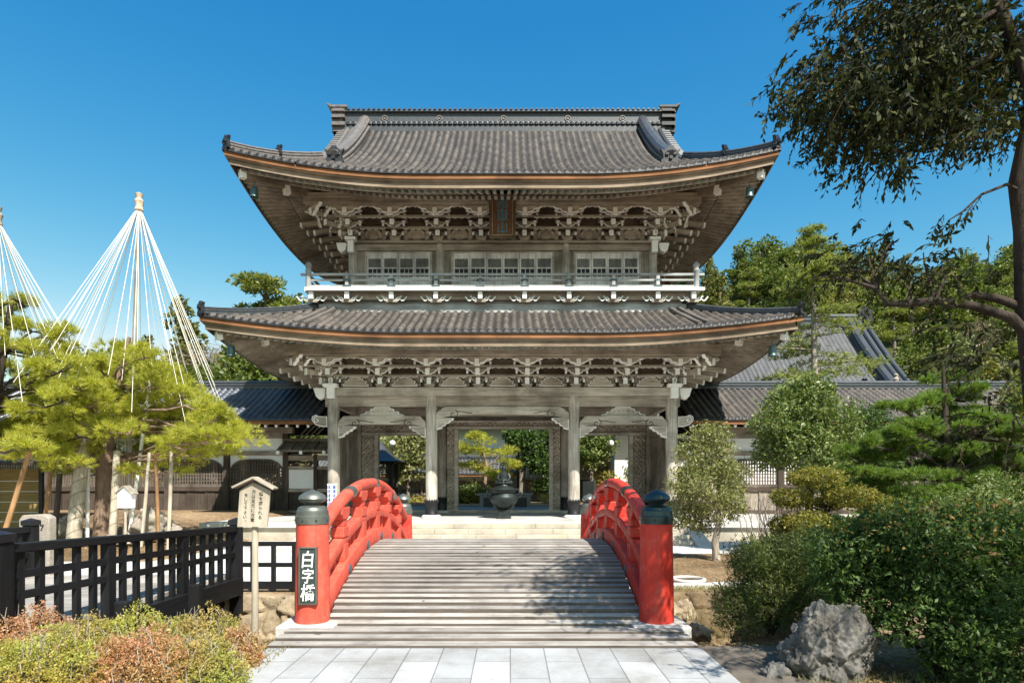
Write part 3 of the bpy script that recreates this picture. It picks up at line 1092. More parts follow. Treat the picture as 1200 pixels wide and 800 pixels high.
def bracket_zone(parent, hx, hy, zb, H, OUT, us, relief_depth, seed):
    mb = MB()
    # backing wall and the horizontal tie beams of each step
    mb2 = MB()
    ring_beams(mb2, hx - 0.05, hy - 0.05, zb, zb + H + 0.7, 0.06)
    mb2.build('bracket_backing', M['eave_brown'], parent)
    for i, oo in enumerate((0.28, 0.62, 0.92)):
        z = zb + 0.37 + i * (H - 0.12) / 3
        ring_beams(mb, hx + oo * OUT, hy + oo * OUT, z, z + 0.06, 0.10)
    mb.build('tie_beams', M['wood_x'], parent)
    # small white-edged cusps hanging along each tie beam between the sets
    wd, wh = MB(), MB()
    for i, oo in enumerate((0.28, 0.62, 0.92)):
        z = zb + 0.37 + i * (H - 0.12) / 3
        y = YM - hy - oo * OUT - 0.03
        for a, b in zip(us[:-1], us[1:]):
            m0 = XC + (a + b) / 2
            for k in (-0.36, -0.12, 0.12, 0.36):
                x = m0 + k
                poly = [(x + p * 1.0, z + q) for p, q in ((-0.11, 0.0), (-0.085, -0.045), (-0.04, -0.03), (0.0, -0.075), (0.04, -0.03), (0.085, -0.045), (0.11, 0.0))]
                rimmed(wd, wh, poly, y, 0.05, 0.014)
    o = wd.build('tie_beam_cusps', M['carved'], parent)
    o['kind'] = 'stuff'
    wh.build('cusp_edges', M['white'], o)
    # white-tipped tail rafters of the side bracket sets
    for s in (-1, 1):
        for v in np.arange(-hy, hy + 0.1, hy / 4):
            q, w = MB(), MB()
            for (ra, za_, wd) in ((1.95, 0.62, 0.15), (1.45, 0.33, 0.13)):
                a_ = Vector((XC + s * (hx + 0.15), YM + v, zb + za_ + 0.22)); b_ = Vector((XC + s * (hx + ra), YM + v, zb + za_))
                q.beam(a_, b_, wd, 0.15)
                d = (b_ - a_).normalized()
                w.beam(b_ - d * 0.05, b_ + d * 0.025, wd + 0.012, 0.165)
            o = q.build('tail_rafter', M['wood_x'], parent)
            for k4 in range(2):
                w1 = MB(); w1.add(w.v[k4 * 8:k4 * 8 + 8], [tuple(i - k4 * 8 for i in f_) for f_ in w.f[k4 * 6:k4 * 6 + 6]])
                w1.build('white_cap', M['white'], o)
    mb = MB()
    ring_beams(mb, hx + OUT, hy + OUT, zb + H + 0.03, zb + H + 0.40, 0.24)
    mb.build('eave_purlin', M['wood_x'], parent)
    # carved boards between the bracket sets
    for a, b in zip(us[:-1], us[1:]):
        w0, w1 = a + 0.33, b - 0.33
        X = np.linspace(w0, w1, 46); Zz = np.linspace(zb + 0.03, zb + 0.46, 22)
        XXg, ZZg = np.meshgrid(X, Zz)
        mid = (w0 + w1) / 2
        q = np.abs(XXg - mid) * 1.0
        sw = np.sin(14 * (ZZg - zb) + 9 * q + 4 * fbm(q * 2.4, ZZg * 2.4, seed, 3)) * np.sin(11 * q - 7 * (ZZg - zb) + 5 * fbm(q * 3.1, ZZg * 3, seed + 4, 3))
        dep = relief_depth * (0.5 + 0.5 * np.clip(sw * 2.2, -1, 1))
        Yg = YM - hy - 0.10 - dep
        bm_ = MB()
        bm_.grid(np.stack([XC + XXg, Yg, ZZg], -1))
        o = bm_.build('carved_panel', M['carved'], parent, smooth=True)


bracket_zone(gate, 6.22, 3.6, 4.98, 0.93, 1.25, us_l, 0.10, 2)
bracket_zone(gate, 5.63, 3.1, 10.53, 0.83, 1.30, us_u, 0.16, 6)
# cloud-shaped struts with white edges below, between the lower bracket sets
for a, b in zip(us_l[:-1], us_l[1:]):
    mid = XC + (a + b) / 2
    wood, white = MB(), MB()
    out = [(0.46, 0.0), (0.46, 0.07), (0.36, 0.10), (0.40, 0.18), (0.28, 0.20), (0.26, 0.27), (0.12, 0.29), (0.08, 0.34)]
    poly = out + [(-p, q_) for p, q_ in out[::-1]]
    poly = [(mid + p, 5.0 + q_) for p, q_ in poly]
    rimmed(wood, white, poly, YM - 3.6 - 0.32, 0.06, 0.022)
    o = wood.build('cloud_strut', M['carved'], gate)
    white.build('white_edge', M['white'], o)

# ---- columns -------------------------------------------------------
def column(x, y, z0, z1, r, shoe=True, mat='pale_z', parent=gate):
    mb = MB()
    mb.lathe([(r, 0.0), (r, z1 - z0 - 0.35), (r * 0.93, z1 - z0)], (x, y, z0), 24)
    o = mb.build('column', M[mat], parent, smooth=True)
    if shoe:
        mb = MB()
        mb.lathe([(r + 0.012, 0.10), (r + 0.028, 0.12), (r + 0.028, 0.17), (r + 0.014, 0.19), (r + 0.014, 0.52), (r + 0.028, 0.54), (r + 0.028, 0.60), (r + 0.012, 0.62)], (x, y, z0), 24)
        for k in range(14):
            a_ = 2 * math.pi * k / 14
            p = Vector((x + (r + 0.012) * math.cos(a_), y + (r + 0.012) * math.sin(a_), z0 + 0.63))
            mb.lathe([(0.035, -0.06), (0.05, 0.0), (0.0, 0.07)], p, 8)
        mb.build('metal_shoe', M['iron'], o, smooth=True)
        mb = MB()
        mb.lathe([(r * 1.75, -0.02), (r * 1.75, 0.04), (r * 1.5, 0.10), (r * 1.15, 0.115)], (x, y, z0), 20)
        mb.build('base_stone', M['granite_pale'], o, smooth=True)
    return o


ZF = 0.205
for yy, mt in ((YM - 3.6, 'pale_z'), (YM, 'wood_z'), (YM + 3.6, 'dark_wood')):  # rear columns darker: shade of the passage put into their colour
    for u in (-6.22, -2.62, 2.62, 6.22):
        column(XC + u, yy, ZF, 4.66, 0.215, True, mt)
# head beams and plate
mb = MB()
ring_beams(mb, 6.22, 3.6, 4.665, 4.975, 0.50)
mb.build('wall_plate', M['pale_x'], gate, bevel=0.01)
mb = MB()
for yy in (YM - 3.6, YM, YM + 3.6):
    mb.box(XC - 6.5, XC + 6.5, yy - 0.11, yy + 0.11, 4.28, 4.655)
for u in (-6.22, 6.22):
    mb.box(XC + u - 0.10, XC + u + 0.10, YM - 3.4, YM + 3.4, 4.30, 4.65)
mb.build('tie_beam', M['wood_x'], gate)
# white-painted beam noses beside the corner columns
for sx in (-1, 1):
    wood, white = MB(), MB()
    x = XC + sx * 6.22
    o_ = [(0.2, 0), (0.32, -0.34), (0.5, -0.42), (0.62, -0.3), (0.68, -0.1), (0.72, 0.0)]
    white.prism([(x + sx * a, 4.96 + b) for a, b in o_], YM - 3.75, YM - 3.45, 'xz')
    white.box(x - 0.13, x + 0.13, YM - 4.08, YM - 3.86, 4.56, 4.95)
    white.box(x - 0.25, x + 0.25, YM - 4.15, YM - 3.86, 4.955, 5.07)
    white.build('beam_nose', M['white'], gate, bevel=0.01)


def rainbow_beam(xa, xb, z0, z1, y, sag, curl, name='rainbow_beam'):
    """arched beam with a curved belly, white-edged foot brackets and a carved scroll groove"""
    wood, white = MB(), MB()
    n = 16
    low = []
    for i in range(n + 1):
        f = i / n
        e = 4 * f * (1 - f)
        low.append((xa + (xb - xa) * f, z0 + sag * min(1, e * 1.6) ** 0.7))
    topc = []
    for i in range(n + 1):
        f = 1 - i / n
        e = min(f, 1 - f)
        topc.append((xa + (xb - xa) * f, z1 - 0.22 * max(0, 1 - e / 0.07) ** 2))
    wood.prism(low + topc, y - 0.17, y + 0.17, 'xz')
    o = wood.build(name, M['pale_x'], gate)
    g = MB()
    for s, x0 in ((1, xa), (-1, xb)):
        c = Vector((x0 + s * 0.62, y - 0.172, z1 - 0.26))
        sp = [c + Vector((s * math.cos(t_) * (0.02 + 0.022 * t_), 0, math.sin(t_) * (0.02 + 0.018 * t_))) for t_ in np.linspace(0, 7.5, 30)]
        sp += [Vector((x0 + s * q_, y - 0.172, z1 - 0.20 + 0.03 * math.sin(q_ * 9))) for q_ in np.linspace(0.75, 1.3, 10)]
        g.tube(sp, 0.013, 5)
    g.build('scroll_groove', M['dark_wood'], o)['kind'] = 'stuff'
    # foot brackets
    for s, x0 in ((1, xa), (-1, xb)):
        out = [(0, 0.0), (0.62, 0.0), (0.60, -0.06), (0.50, -0.10), (0.46, -0.17), (0.34, -0.19), (0.30, -0.27), (0.20, -0.29), (0.18, -0.37), (0.0, -0.42)]
        poly = [(x0 + s * a, z0 + 0.06 + b) for a, b in out]
        w2, wh = MB(), MB()
        if s < 0: poly = poly[::-1]
        wh.prism(poly, y - 0.13, y + 0.13, 'xz')
        c = Vector((x0 + s * 0.2, 0, z0 - 0.1))
        w2.prism([(c.x + (a - c.x) * 0.86, c.z + (b - c.z) * 0.86) for a, b in poly], y - 0.145, y + 0.145, 'xz')
        k = w2.build('foot_bracket', M['pale_x'], gate)
        wh.build('white_edge', M['white'], k)
    return o


yf = YM - 3.6
rainbow_beam(XC - 2.42, XC + 2.42, 3.80, 4.27, yf, 0.20, 1)
for sx in (-1, 1):
    a, b = sorted((XC + sx * 2.82, XC + sx * 6.02))
    rainbow_beam(a, b, 3.50, 3.93, yf, 0.14, 1)
    # curling nose outside the corner column
    x = XC + sx * 6.44
    wood, white = MB(), MB()
    o_ = [(0, 3.55), (0.25, 3.56), (0.42, 3.62), (0.56, 3.78), (0.55, 3.92), (0.42, 3.99), (0.3, 3.93), (0, 3.92)]
    poly = [(x + sx * p, q_) for p, q_ in o_]
    if sx < 0: poly = poly[::-1]
    rimmed(wood, white, poly, yf, 0.22, 0.03)
    cc = Vector((x + sx * 0.37, yf - 0.12, 3.80))
    g = [cc + Vector((math.cos(t_) * 0.016 * t_ * sx, 0, math.sin(t_) * 0.016 * t_)) for t_ in np.linspace(0.5, 8, 26)]
    white.tube(g, 0.014, 5)
    o = wood.build('curled_nose', M['pale_x'], gate)
    white.build('white_edge', M['white'], o)
    # carved frog-leg strut above the side beams
    mid = (a + b) / 2
    out = [(0.78, 3.93), (0.80, 3.99), (0.62, 4.02), (0.60, 4.10), (0.44, 4.11), (0.42, 4.20), (0.30, 4.22), (0.27, 4.275)]
    poly = [(mid + p, q_) for p, q_ in out] + [(mid - p, q_) for p, q_ in out[::-1]]
    wood, white = MB(), MB()
    rimmed(wood, white, poly, yf - 0.02, 0.2, 0.025)
    for k in range(-3, 4):
        cc = Vector((mid + k * 0.17, yf - 0.125, 4.02 + 0.11 * (1 - abs(k) / 3.5)))
        wood.tube([cc + Vector((0.05 * math.cos(t_) * (1 - t_ / 9), 0, 0.05 * math.sin(t_) * (1 - t_ / 9))) for t_ in np.linspace(0, 6, 16)], 0.014, 5)
    o = wood.build('carved_strut', M['pale_x'], gate)
    white.build('white_edge', M['white'], o)


# ---- middle row: carved door frames -------------------------------
def relief_panel(x0, x1, z0, z1, y, parent, seed, dep=0.07, name='carved_panel', mat='carved'):
    nx_ = max(6, int((x1 - x0) / 0.03)); nz_ = max(6, int((z1 - z0) / 0.03))
    XXg, ZZg = np.meshgrid(np.linspace(x0, x1, nx_), np.linspace(z0, z1, nz_))
    sw = np.sin(30 * XXg + 5 * fbm(XXg * 4, ZZg * 4, seed, 3)) * np.sin(30 * ZZg + 6 * fbm(XXg * 4, ZZg * 4, seed + 9, 3))
    Yg = y - dep * (0.5 + 0.5 * np.clip(sw * 2.5, -1, 1))
    q = MB(); q.grid(np.stack([XXg, Yg, ZZg], -1))
    return q.build(name, M[mat], parent, smooth=True)


fr = MB()
yd = YM - 0.05
# centre: opening +-1.95 ; sides between 3.05 and 5.7
for x0, x1 in ((-2.08, -1.92), (1.92, 2.08)):
    fr.box(XC + x0, XC + x1, yd - 0.14, yd + 0.14, ZF + 0.1, 3.74)
fr.box(XC - 2.39, XC + 2.39, yd - 0.13, yd + 0.13, 3.742, 3.86)
fr.box(XC - 2.39, XC + 2.39, yd - 0.15, yd + 0.15, ZF, ZF + 0.13)
for s in (-1, 1):
    a, b = sorted((s * 2.85, s * 6.0))
    fr.box(XC + a, XC + b, yd - 0.13, yd + 0.13, 3.48, 3.60)
    fr.box(XC + a, XC + b, yd - 0.12, yd + 0.12, ZF, ZF + 0.12)
    a, b = sorted((s * 5.30, s * 5.46))
    fr.box(XC + a, XC + b, yd - 0.14, yd + 0.14, ZF + 0.125, 3.475)
    a, b = sorted((s * 2.85, s * 2.98))
    fr.box(XC + a, XC + b, yd - 0.14, yd + 0.14, ZF + 0.125, 3.475)
fr.box(XC - 2.39, XC + 2.39, yd - 0.12, yd + 0.12, 4.02, 4.10)
door_frame = fr.build('door_frame', M['pale_x'], gate, bevel=0.008)
for s in (-1, 1):
    a, b = sorted((s * 2.085, s * 2.39))
    relief_panel(XC + a, XC + b, ZF + 0.13, 3.74, yd - 0.03, gate, 3 + s)
    a, b = sorted((s * 5.465, s * 5.98))
    relief_panel(XC + a, XC + b, ZF + 0.13, 3.475, yd - 0.03, gate, 6 + s)
    a, b = sorted((s * 2.86, s * 5.99))
    relief_panel(XC + a, XC + b, 3.605, 3.86, yd - 0.03, gate, 8 + s)
    mb = MB(); mb.box(XC + a, XC + b, yd - 0.12, yd + 0.12, 3.865, 3.95)
    mb.build('frame_rail', M['wood_x'], gate)
relief_panel(XC - 2.39, XC + 2.39, 3.865, 4.015, yd - 0.03, gate, 21)
# side walls: boards with close slats between the outer front and middle columns
for s in (-1, 1):
    for (ya, yb) in ((YM - 3.36, YM - 0.24), (YM + 0.24, YM + 3.36)):
        mb = MB()
        x = XC + s * 6.22
        mb.box(x - 0.03, x + 0.03, ya, yb, ZF + 0.15, 3.45)
        for z in np.arange(1.35, 3.35, 0.105):
            for f0, f1 in ((0.04, 0.48), (0.54, 0.96)):
                mb.box(x - 0.065, x + 0.065, ya + (yb - ya) * f0, ya + (yb - ya) * f1, z, z + 0.055)
        mb.box(x - 0.085, x + 0.085, ya, yb, 3.4, 3.58)
        mb.box(x - 0.085, x + 0.085, ya, yb, 1.12, 1.28)
        mb.box(x - 0.085, x + 0.085, ya, yb, ZF, ZF + 0.2)
        for f in (0.0, 0.49, 0.98):
            mb.box(x - 0.08, x + 0.08, ya + (yb - ya) * f, ya + (yb - ya) * f + 0.06, ZF + 0.2, 3.4)
        mb.build('side_wall', M['wood_z'], gate)
# ceiling of the passage
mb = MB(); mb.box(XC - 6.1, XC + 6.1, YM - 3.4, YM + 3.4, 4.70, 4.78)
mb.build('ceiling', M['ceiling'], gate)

# ---- upper storey ---------------------------------------------------
BX, BY = 7.0, 4.5          # balcony half sizes
ZB = 8.40
mb = MB()
mb.box(XC - BX + 0.5, XC + BX - 0.5, YM - BY + 0.5, YM + BY - 0.5, 7.30, 8.05)
mb.box(XC - BX + 0.38, XC + BX - 0.38, YM - BY + 0.38, YM + BY - 0.38, 7.55, 7.93)
mb.build('balcony_base', M['silver_x'], gate, bevel=0.01)
mb = MB()
mb.box(XC - BX + 0.3, XC + BX - 0.3, YM - BY + 0.3, YM + BY - 0.3, 8.055, 8.30)
mb.build('balcony_beam', M['wood_x'], gate)
mb = MB()
mb.box(XC - BX, XC + BX, YM - BY, YM + BY, 8.31, 8.385)
fl = mb.build('balcony_floor', M['silver_x'], gate)
mb = MB()
k = 0
x = -BX
while x < BX - 0.05:
    w = 0.24
    mb.box(XC + x + 0.004, XC + x + w - 0.004, YM - BY - 0.06, YM - BY + 0.1, 8.30, 8.40)
    x += w
y = -BY + 0.12
while y < BY:
    for s in (-1, 1):
        xx = XC + s * BX
        mb.box(xx - 0.05, xx + 0.05, YM + y + 0.004, YM + y + 0.236, 8.30, 8.40)
    y += 0.24
mb.build('white_plank_ends', M['white'], fl)
# little brackets with curled white arms under the balcony
posts_u = [(-3.5 + k_) * 1.58 for k_ in range(8)]
for u in posts_u + [-6.8, 6.8]:
    wood, white = MB(), MB()
    x = XC + u
    y0 = YM - BY + 0.30
    white.box(x - 0.075, x + 0.075, y0 - 0.26, y0 - 0.05, 8.03, 8.28)
    wood.box(x - 0.2, x + 0.2, y0 - 0.16, y0 - 0.02, 7.93, 8.02)
    for s in (-1, 1):
        c1 = [Vector((x + s * (0.12 + 0.42 * f), y0 - 0.12, 7.99 + 0.09 * math.sin(f * 7) * (1 - f * 0.3) + 0.10 * f)) for f in np.linspace(0, 1, 14)]
        white.tube(c1, 0.026, 6)
        c2 = [Vector((x + s * (0.10 + 0.26 * f), y0 - 0.14, 7.96 + 0.15 * f + 0.05 * math.sin(f * 9))) for f in np.linspace(0, 1, 10)]
        white.tube(c2, 0.02, 6)
    o = wood.build('balcony_bracket', M['wood_x'], gate)
    white.build('white_arm', M['white'], o)
# railing
rx, ry = BX - 0.1, BY - 0.12
mb = MB()
for z, r_ in ((8.90, 0.045), (8.70, 0.035), (8.47, 0.05)):
    e = 0.28 if r_ == 0.045 else 0.0
    for s in (-1, 1):
        mb.box(XC - rx - e, XC + rx + e, YM + s * ry - r_, YM + s * ry + r_, z - r_ * 0.9, z + r_ * 0.9)
        mb.box(XC + s * rx - r_ + 0.004, XC + s * rx + r_ - 0.004, YM - ry, YM + ry, z - r_ * 0.85, z + r_ * 0.85)
mb.build('balcony_rails', M['silver_x'], gate, bevel=0.01)
for s in (-1, 1):
    for u in posts_u:
        mb = MB(); x = XC + u; y = YM + s * ry
        mb.box(x - 0.06, x + 0.06, y - 0.055, y + 0.055, 8.40, 8.86)
        o = mb.build('rail_post', M['silver_z'], gate)
        if s < 0:
            mb = MB()
            mb.box(x - 0.15, x + 0.15, y - 0.062, y + 0.062, 8.425, 8.52)
            mb.box(x - 0.13, x + 0.13, y - 0.06, y + 0.06, 8.665, 8.735)
            mb.build('metal_band', M['band'], o)
    for k_ in (-1, 1):
        mb = MB(); x = XC + k_ * rx; y = YM + s * ry
        mb.lathe([(0.10, 0.0), (0.10, 0.62), (0.115, 0.64), (0.115, 0.68), (0.09, 0.70), (0.09, 0.76), (0.115, 0.79), (0.125, 0.85), (0.08, 0.93), (0.0, 0.99)], (x, y, 8.38), 16)
        mb.build('newel_post', M['silver_z'], gate, smooth=True)
    for k_ in np.linspace(-0.75, 0.75, 5):
        mb = MB(); mb.box(XC + s * rx - 0.05, XC + s * rx + 0.05, YM + ry * k_ - 0.05, YM + ry * k_ + 0.05, 8.4, 8.86)
        mb.build('rail_post', M['silver_z'], gate)
# wall
ux, uy = 5.63, 3.1
mb = MB()
ring_beams(mb, ux, uy, 8.30, 10.17, 0.06)
mb.build('upper_wall', M['wood_z'], gate)
for u in (-5.63, -2.37, 2.37, 5.63):
    column(XC + u, YM - uy, 8.385, 10.42, 0.165, False, 'pale_z')
    if abs(u) > 5: column(XC + u, YM + uy, 8.385, 10.42, 0.165, False, 'pale_z')
mb = MB()
ring_beams(mb, ux, uy, 10.425, 10.525, 0.46)
mb.build('wall_plate', M['wood_x'], gate, bevel=0.01)
mb = MB()
ring_beams(mb, ux, uy, 10.17, 10.40, 0.26)
mb.build('head_rail', M['wood_x'], gate)
for sx in (-1, 1):
    white = MB(); x = XC + sx * ux
    o_ = [(0.18, 0), (0.26, -0.28), (0.42, -0.36), (0.54, -0.26), (0.60, 0.0)]
    white.prism([(x + sx * a, 10.46 + b) for a, b in o_], YM - uy - 0.14, YM - uy + 0.14, 'xz')
    white.box(x - 0.11, x + 0.11, YM - uy - 0.42, YM - uy - 0.22, 10.02, 10.45)
    white.box(x - 0.2, x + 0.2, YM - uy - 0.5, YM - uy - 0.22, 10.455, 10.56)
    white.build('beam_nose', M['white'], gate, bevel=0.01)
# latticed windows
M['lattice_pale'] = m_wood('pale_lattice', (0.72, 0.71, 0.69), 'z', 0.2)
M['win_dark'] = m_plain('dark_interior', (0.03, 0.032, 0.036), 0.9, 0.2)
for (ua, ub, npan) in ((-5.10, -2.72, 4), (-1.86, 1.86, 6), (2.72, 5.10, 4)):
    y = YM - uy - 0.03
    mb = MB()
    w = (ub - ua) / npan
    z0, z1 = 8.42, 10.10
    mb.box(XC + ua - 0.07, XC + ub + 0.07, y - 0.07, y, z1, z1 + 0.05)
    mb.box(XC + ua - 0.07, XC + ua, y - 0.07, y, z0, z1)
    mb.box(XC + ub, XC + ub + 0.07, y - 0.07, y, z0, z1)
    fw = mb.build('window', M['pale_x'], gate)
    for i in range(npan):
        pa, pb = XC + ua + i * w + 0.006, XC + ua + (i + 1) * w - 0.006
        yy = y - 0.02 - 0.03 * (i % 2)
        q = MB()
        fwid = 0.055
        q.box(pa, pa + fwid, yy - 0.03, yy, z0, z1 - 0.005); q.box(pb - fwid, pb, yy - 0.03, yy, z0, z1 - 0.005)
        for zz, hh in ((z0, 0.07), (8.86, 0.06), (9.50, 0.05), (9.88, 0.05), (z1 - 0.075, 0.07)):
            q.box(pa + fwid, pb - fwid, yy - 0.028, yy - 0.002, zz, zz + hh)
        for xx in np.linspace(pa + fwid, pb - fwid, 4)[1:-1]:
            q.box(xx - 0.012, xx + 0.012, yy - 0.02, yy - 0.004, z0 + 0.07, 9.50)
        q.box(pa + fwid, pb - fwid, yy - 0.012, yy - 0.004, z0, 9.2)
        q.box(pa + fwid, pb - fwid, yy - 0.012, yy - 0.004, 9.93, z1 - 0.075)
        # diamond net
        za, zb_ = 9.55, 9.88
        W, Hh = pb - pa - 2 * fwid, zb_ - za
        stp = 0.085
        k = -int(Hh / stp) - 1
        while k * stp < W:
            for sgn in (1, -1):
                x0_, x1_ = k * stp, k * stp + Hh
                f0, f1 = max(0, -x0_), min(Hh, W - x0_)
                if f1 > f0:
                    p0 = (x0_ + f0, f0); p1 = (x0_ + f1, f1)
                    if sgn < 0:
                        p0 = (p0[0], Hh - p0[1]); p1 = (p1[0], Hh - p1[1])
                    q.beam((pa + fwid + p0[0], yy - 0.012 - 0.003 * sgn, za + p0[1]), (pa + fwid + p1[0], yy - 0.012 - 0.003 * sgn, za + p1[1]), 0.006, 0.012, up=(0, 1, 0))
            k += 1
        q.build('sash', M['lattice_pale'], fw)
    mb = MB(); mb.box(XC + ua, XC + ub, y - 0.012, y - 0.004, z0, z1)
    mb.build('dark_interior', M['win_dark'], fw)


# ---- lettering -------------------------------------------------------
_gl = {}


def glyph(ch, bold=0.0):
    key = (ch, bold)
    if key not in _gl:
        cu = bpy.data.curves.new('glyph', 'FONT')
        cu.body = ch
        cu.offset = bold
        cu.resolution_u = 3
        ob = bpy.data.objects.new('glyph', cu)
        COL.objects.link(ob)
        dg = bpy.context.evaluated_depsgraph_get()
        me = bpy.data.meshes.new_from_object(ob.evaluated_get(dg))
        v = np.array([tuple(p.co) for p in me.vertices]) if len(me.vertices) else np.zeros((0, 3))
        f = [tuple(p.vertices) for p in me.polygons]
        if len(v):
            c = (v.max(0) + v.min(0)) / 2
            v = v - c
        bpy.data.objects.remove(ob); bpy.data.meshes.remove(me); bpy.data.curves.remove(cu)
        _gl[key] = (v, f)
    return _gl[key]


def letter(mb, ch, c, s, right=(1, 0, 0), up=(0, 0, 1), bold=0.0, m=0, sx=1.0, shear=0.0):
    v, f = glyph(ch, bold)
    r_, u_ = Vector(right), Vector(up)
    mb.add([tuple(Vector(c) + r_ * ((x + shear * y) * s * sx) + u_ * (y * s)) for x, y, _ in v], f, m)


# name plaque between the middle brackets
px0, pw_, ph_ = XC, 0.42, 0.74
lean = R(14)
pc = Vector((XC, YM - uy - 1.42, 10.97))
rgt, upv = Vector((1, 0, 0)), Vector((0, -math.sin(lean), math.cos(lean)))
nrm = rgt.cross(upv)     # faces the viewer (-y)


def plq(mb, x0, x1, z0, z1, d0, d1):
    v = []
    for d in (d0, d1):
        for (a, b) in ((x0, z0), (x1, z0), (x1, z1), (x0, z1)):
            v.append(pc + rgt * a + upv * b + nrm * d)
    mb.add(v, [(3, 2, 1, 0), (4, 5, 6, 7), (0, 1, 5, 4), (1, 2, 6, 5), (2, 3, 7, 6), (3, 0, 4, 7)])


mb = MB(); plq(mb, -pw_ - 0.05, pw_ + 0.05, -ph_ - 0.05, ph_ + 0.05, -0.04, 0.0)
plaque = mb.build('name_plaque', m_wood('plaque_frame', (0.12, 0.085, 0.055), 'z', 0.4), gate)
mb = MB(); plq(mb, -0.33, 0.33, -0.64, 0.64, 0.002, 0.012)
mb.build('plaque_board', m_wood('plaque_board', (0.15, 0.075, 0.04), 'z', 0.4), plaque)
mb = MB()
for (a, b, c_, d) in ((-0.37, 0.37, 0.655, 0.69), (-0.37, 0.37, -0.69, -0.655), (-0.37, -0.34, -0.65, 0.65), (0.34, 0.37, -0.65, 0.65)):
    plq(mb, a, b, c_, d, 0.002, 0.04)
mb.build('plaque_moulding', m_wood('plaque_moulding', (0.32, 0.235, 0.14), 'x', 0.2), plaque)
mb = MB()
M['teal'] = m_plain('teal_lettering', (0.04, 0.13, 0.17), 0.6, 0.4, 6)
for ch, zz in zip('諸嶽山', (0.42, 0.0, -0.42)):
    letter(mb, ch, pc + upv * zz + nrm * 0.018, 0.44, rgt, upv, 0.006)
mb.build('plaque_lettering', M['teal'], plaque)
# ================================================================= red arched bridge
def m_lacquer(name, c, rough=0.35, fade=(1.0, 1.0, 1.0)):
    t = NT(name)
    a = t.noise(1.6, 6, 0.6)
    col = t.ramp(a, [(0.3, mul(c, 0.78)), (0.6, c), (0.8, tuple(min(1, x * f) for x, f in zip(c, (1.12, 1.5, 1.5))))])
    w = t.ramp(t.noise(5, 7, 0.78), [(0.48, (0, 0, 0)), (0.68, (0.7, 0.7, 0.7))])
    col = t.mix(w, col, tuple(x * 0.62 + y for x, y in zip(c, (0.16, 0.10, 0.07))))
    g_ = t.ramp(t.noise(1.0, 6, 0.7, stretch=(26, 26, 2.0)), [(0.52, (0, 0, 0)), (0.68, (0.6, 0.6, 0.6))])
    col = t.mix(g_, col, tuple(x * 0.5 for x in c))
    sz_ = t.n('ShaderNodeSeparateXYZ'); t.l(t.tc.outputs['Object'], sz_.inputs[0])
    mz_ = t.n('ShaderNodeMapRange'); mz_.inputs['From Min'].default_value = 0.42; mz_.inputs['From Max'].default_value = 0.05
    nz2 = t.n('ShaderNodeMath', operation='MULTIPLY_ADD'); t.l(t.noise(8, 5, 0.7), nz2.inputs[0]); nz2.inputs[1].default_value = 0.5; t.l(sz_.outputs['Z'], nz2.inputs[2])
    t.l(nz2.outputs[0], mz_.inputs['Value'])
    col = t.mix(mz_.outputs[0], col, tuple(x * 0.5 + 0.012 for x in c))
    ch_ = t.ramp(t.noise(38, 4, 0.7), [(0.72, (0, 0, 0)), (0.75, (0.8, 0.8, 0.8))])
    col = t.mix(ch_, col, (0.22, 0.13, 0.09))
    t.bump(t.noise(9, 5, 0.6), 0.12, 0.01)
    rg = t.ramp(t.noise(4, 6, 0.7), [(0.3, (rough * 0.8,) * 3), (0.7, (min(1, rough * 1.9),) * 3)])
    m_ = t.base(col, rough, 0.4)
    t.l(rg, t.p.inputs["Roughness"])
    return m_


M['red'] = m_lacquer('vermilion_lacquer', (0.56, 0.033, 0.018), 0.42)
M['red_sunlit'] = m_lacquer('sunlit_vermilion', (0.66, 0.085, 0.05), 0.5)  # paler copy for the left side: sunlight put into the colour
M['bronze'] = m_plain('aged_bronze', (0.17, 0.18, 0.155), 0.42, 0.3, 5, 0.65, 0.1)
M['bronze_dark'] = m_plain('dark_bronze', (0.045, 0.07, 0.075), 0.3, 0.35, 5, 0.7, 0.1)
t = NT('deck_wood')
g = t.noise(1.0, 7, 0.65, stretch=(1.0, 26, 26), dist=0.4)
col = t.ramp(g, [(0.25, (0.19, 0.172, 0.152)), (0.5, (0.36, 0.338, 0.308)), (0.75, (0.50, 0.475, 0.435))])
at = t.n("ShaderNodeNewGeometry")
col = t.mix(1.0, col, t.ramp(at.outputs["Random Per Island"], [(0, (0.7, 0.69, 0.7)), (1, (1.12, 1.1, 1.07))]), 'MULTIPLY')
col = t.mix(1.0, col, t.ramp(t.noise(2.2, 6, 0.7), [(0.32, (0.62, 0.6, 0.6)), (0.6, (1.05, 1.05, 1.05))]), 'MULTIPLY')
col = t.mix(t.ramp(t.noise(5.5, 2, 0.4), [(0.74, (0, 0, 0)), (0.78, (0.8, 0.8, 0.8))]), col, (0.06, 0.05, 0.045))
t.bump(g, 0.5, 0.01)
M['deck'] = t.base(col, 0.8, 0.25)

Y0, Y1 = 6.92, 12.79
YC = (Y0 + Y1) / 2
HWP = 1.864
bridge = thing('arched_bridge', 'red lacquered arched footbridge with a grey plank deck', 'bridge', (XC, YC, 0))


def arch(y, ze0, ze1, rise):
    """circular-looking arch with different end heights"""
    f = (y - Y0) / (Y1 - Y0)
    return ze0 + (ze1 - ze0) * f + rise * (1 - (2 * f - 1) ** 2)


ZD = lambda y: arch(y, 0.10, -0.06, 0.66)
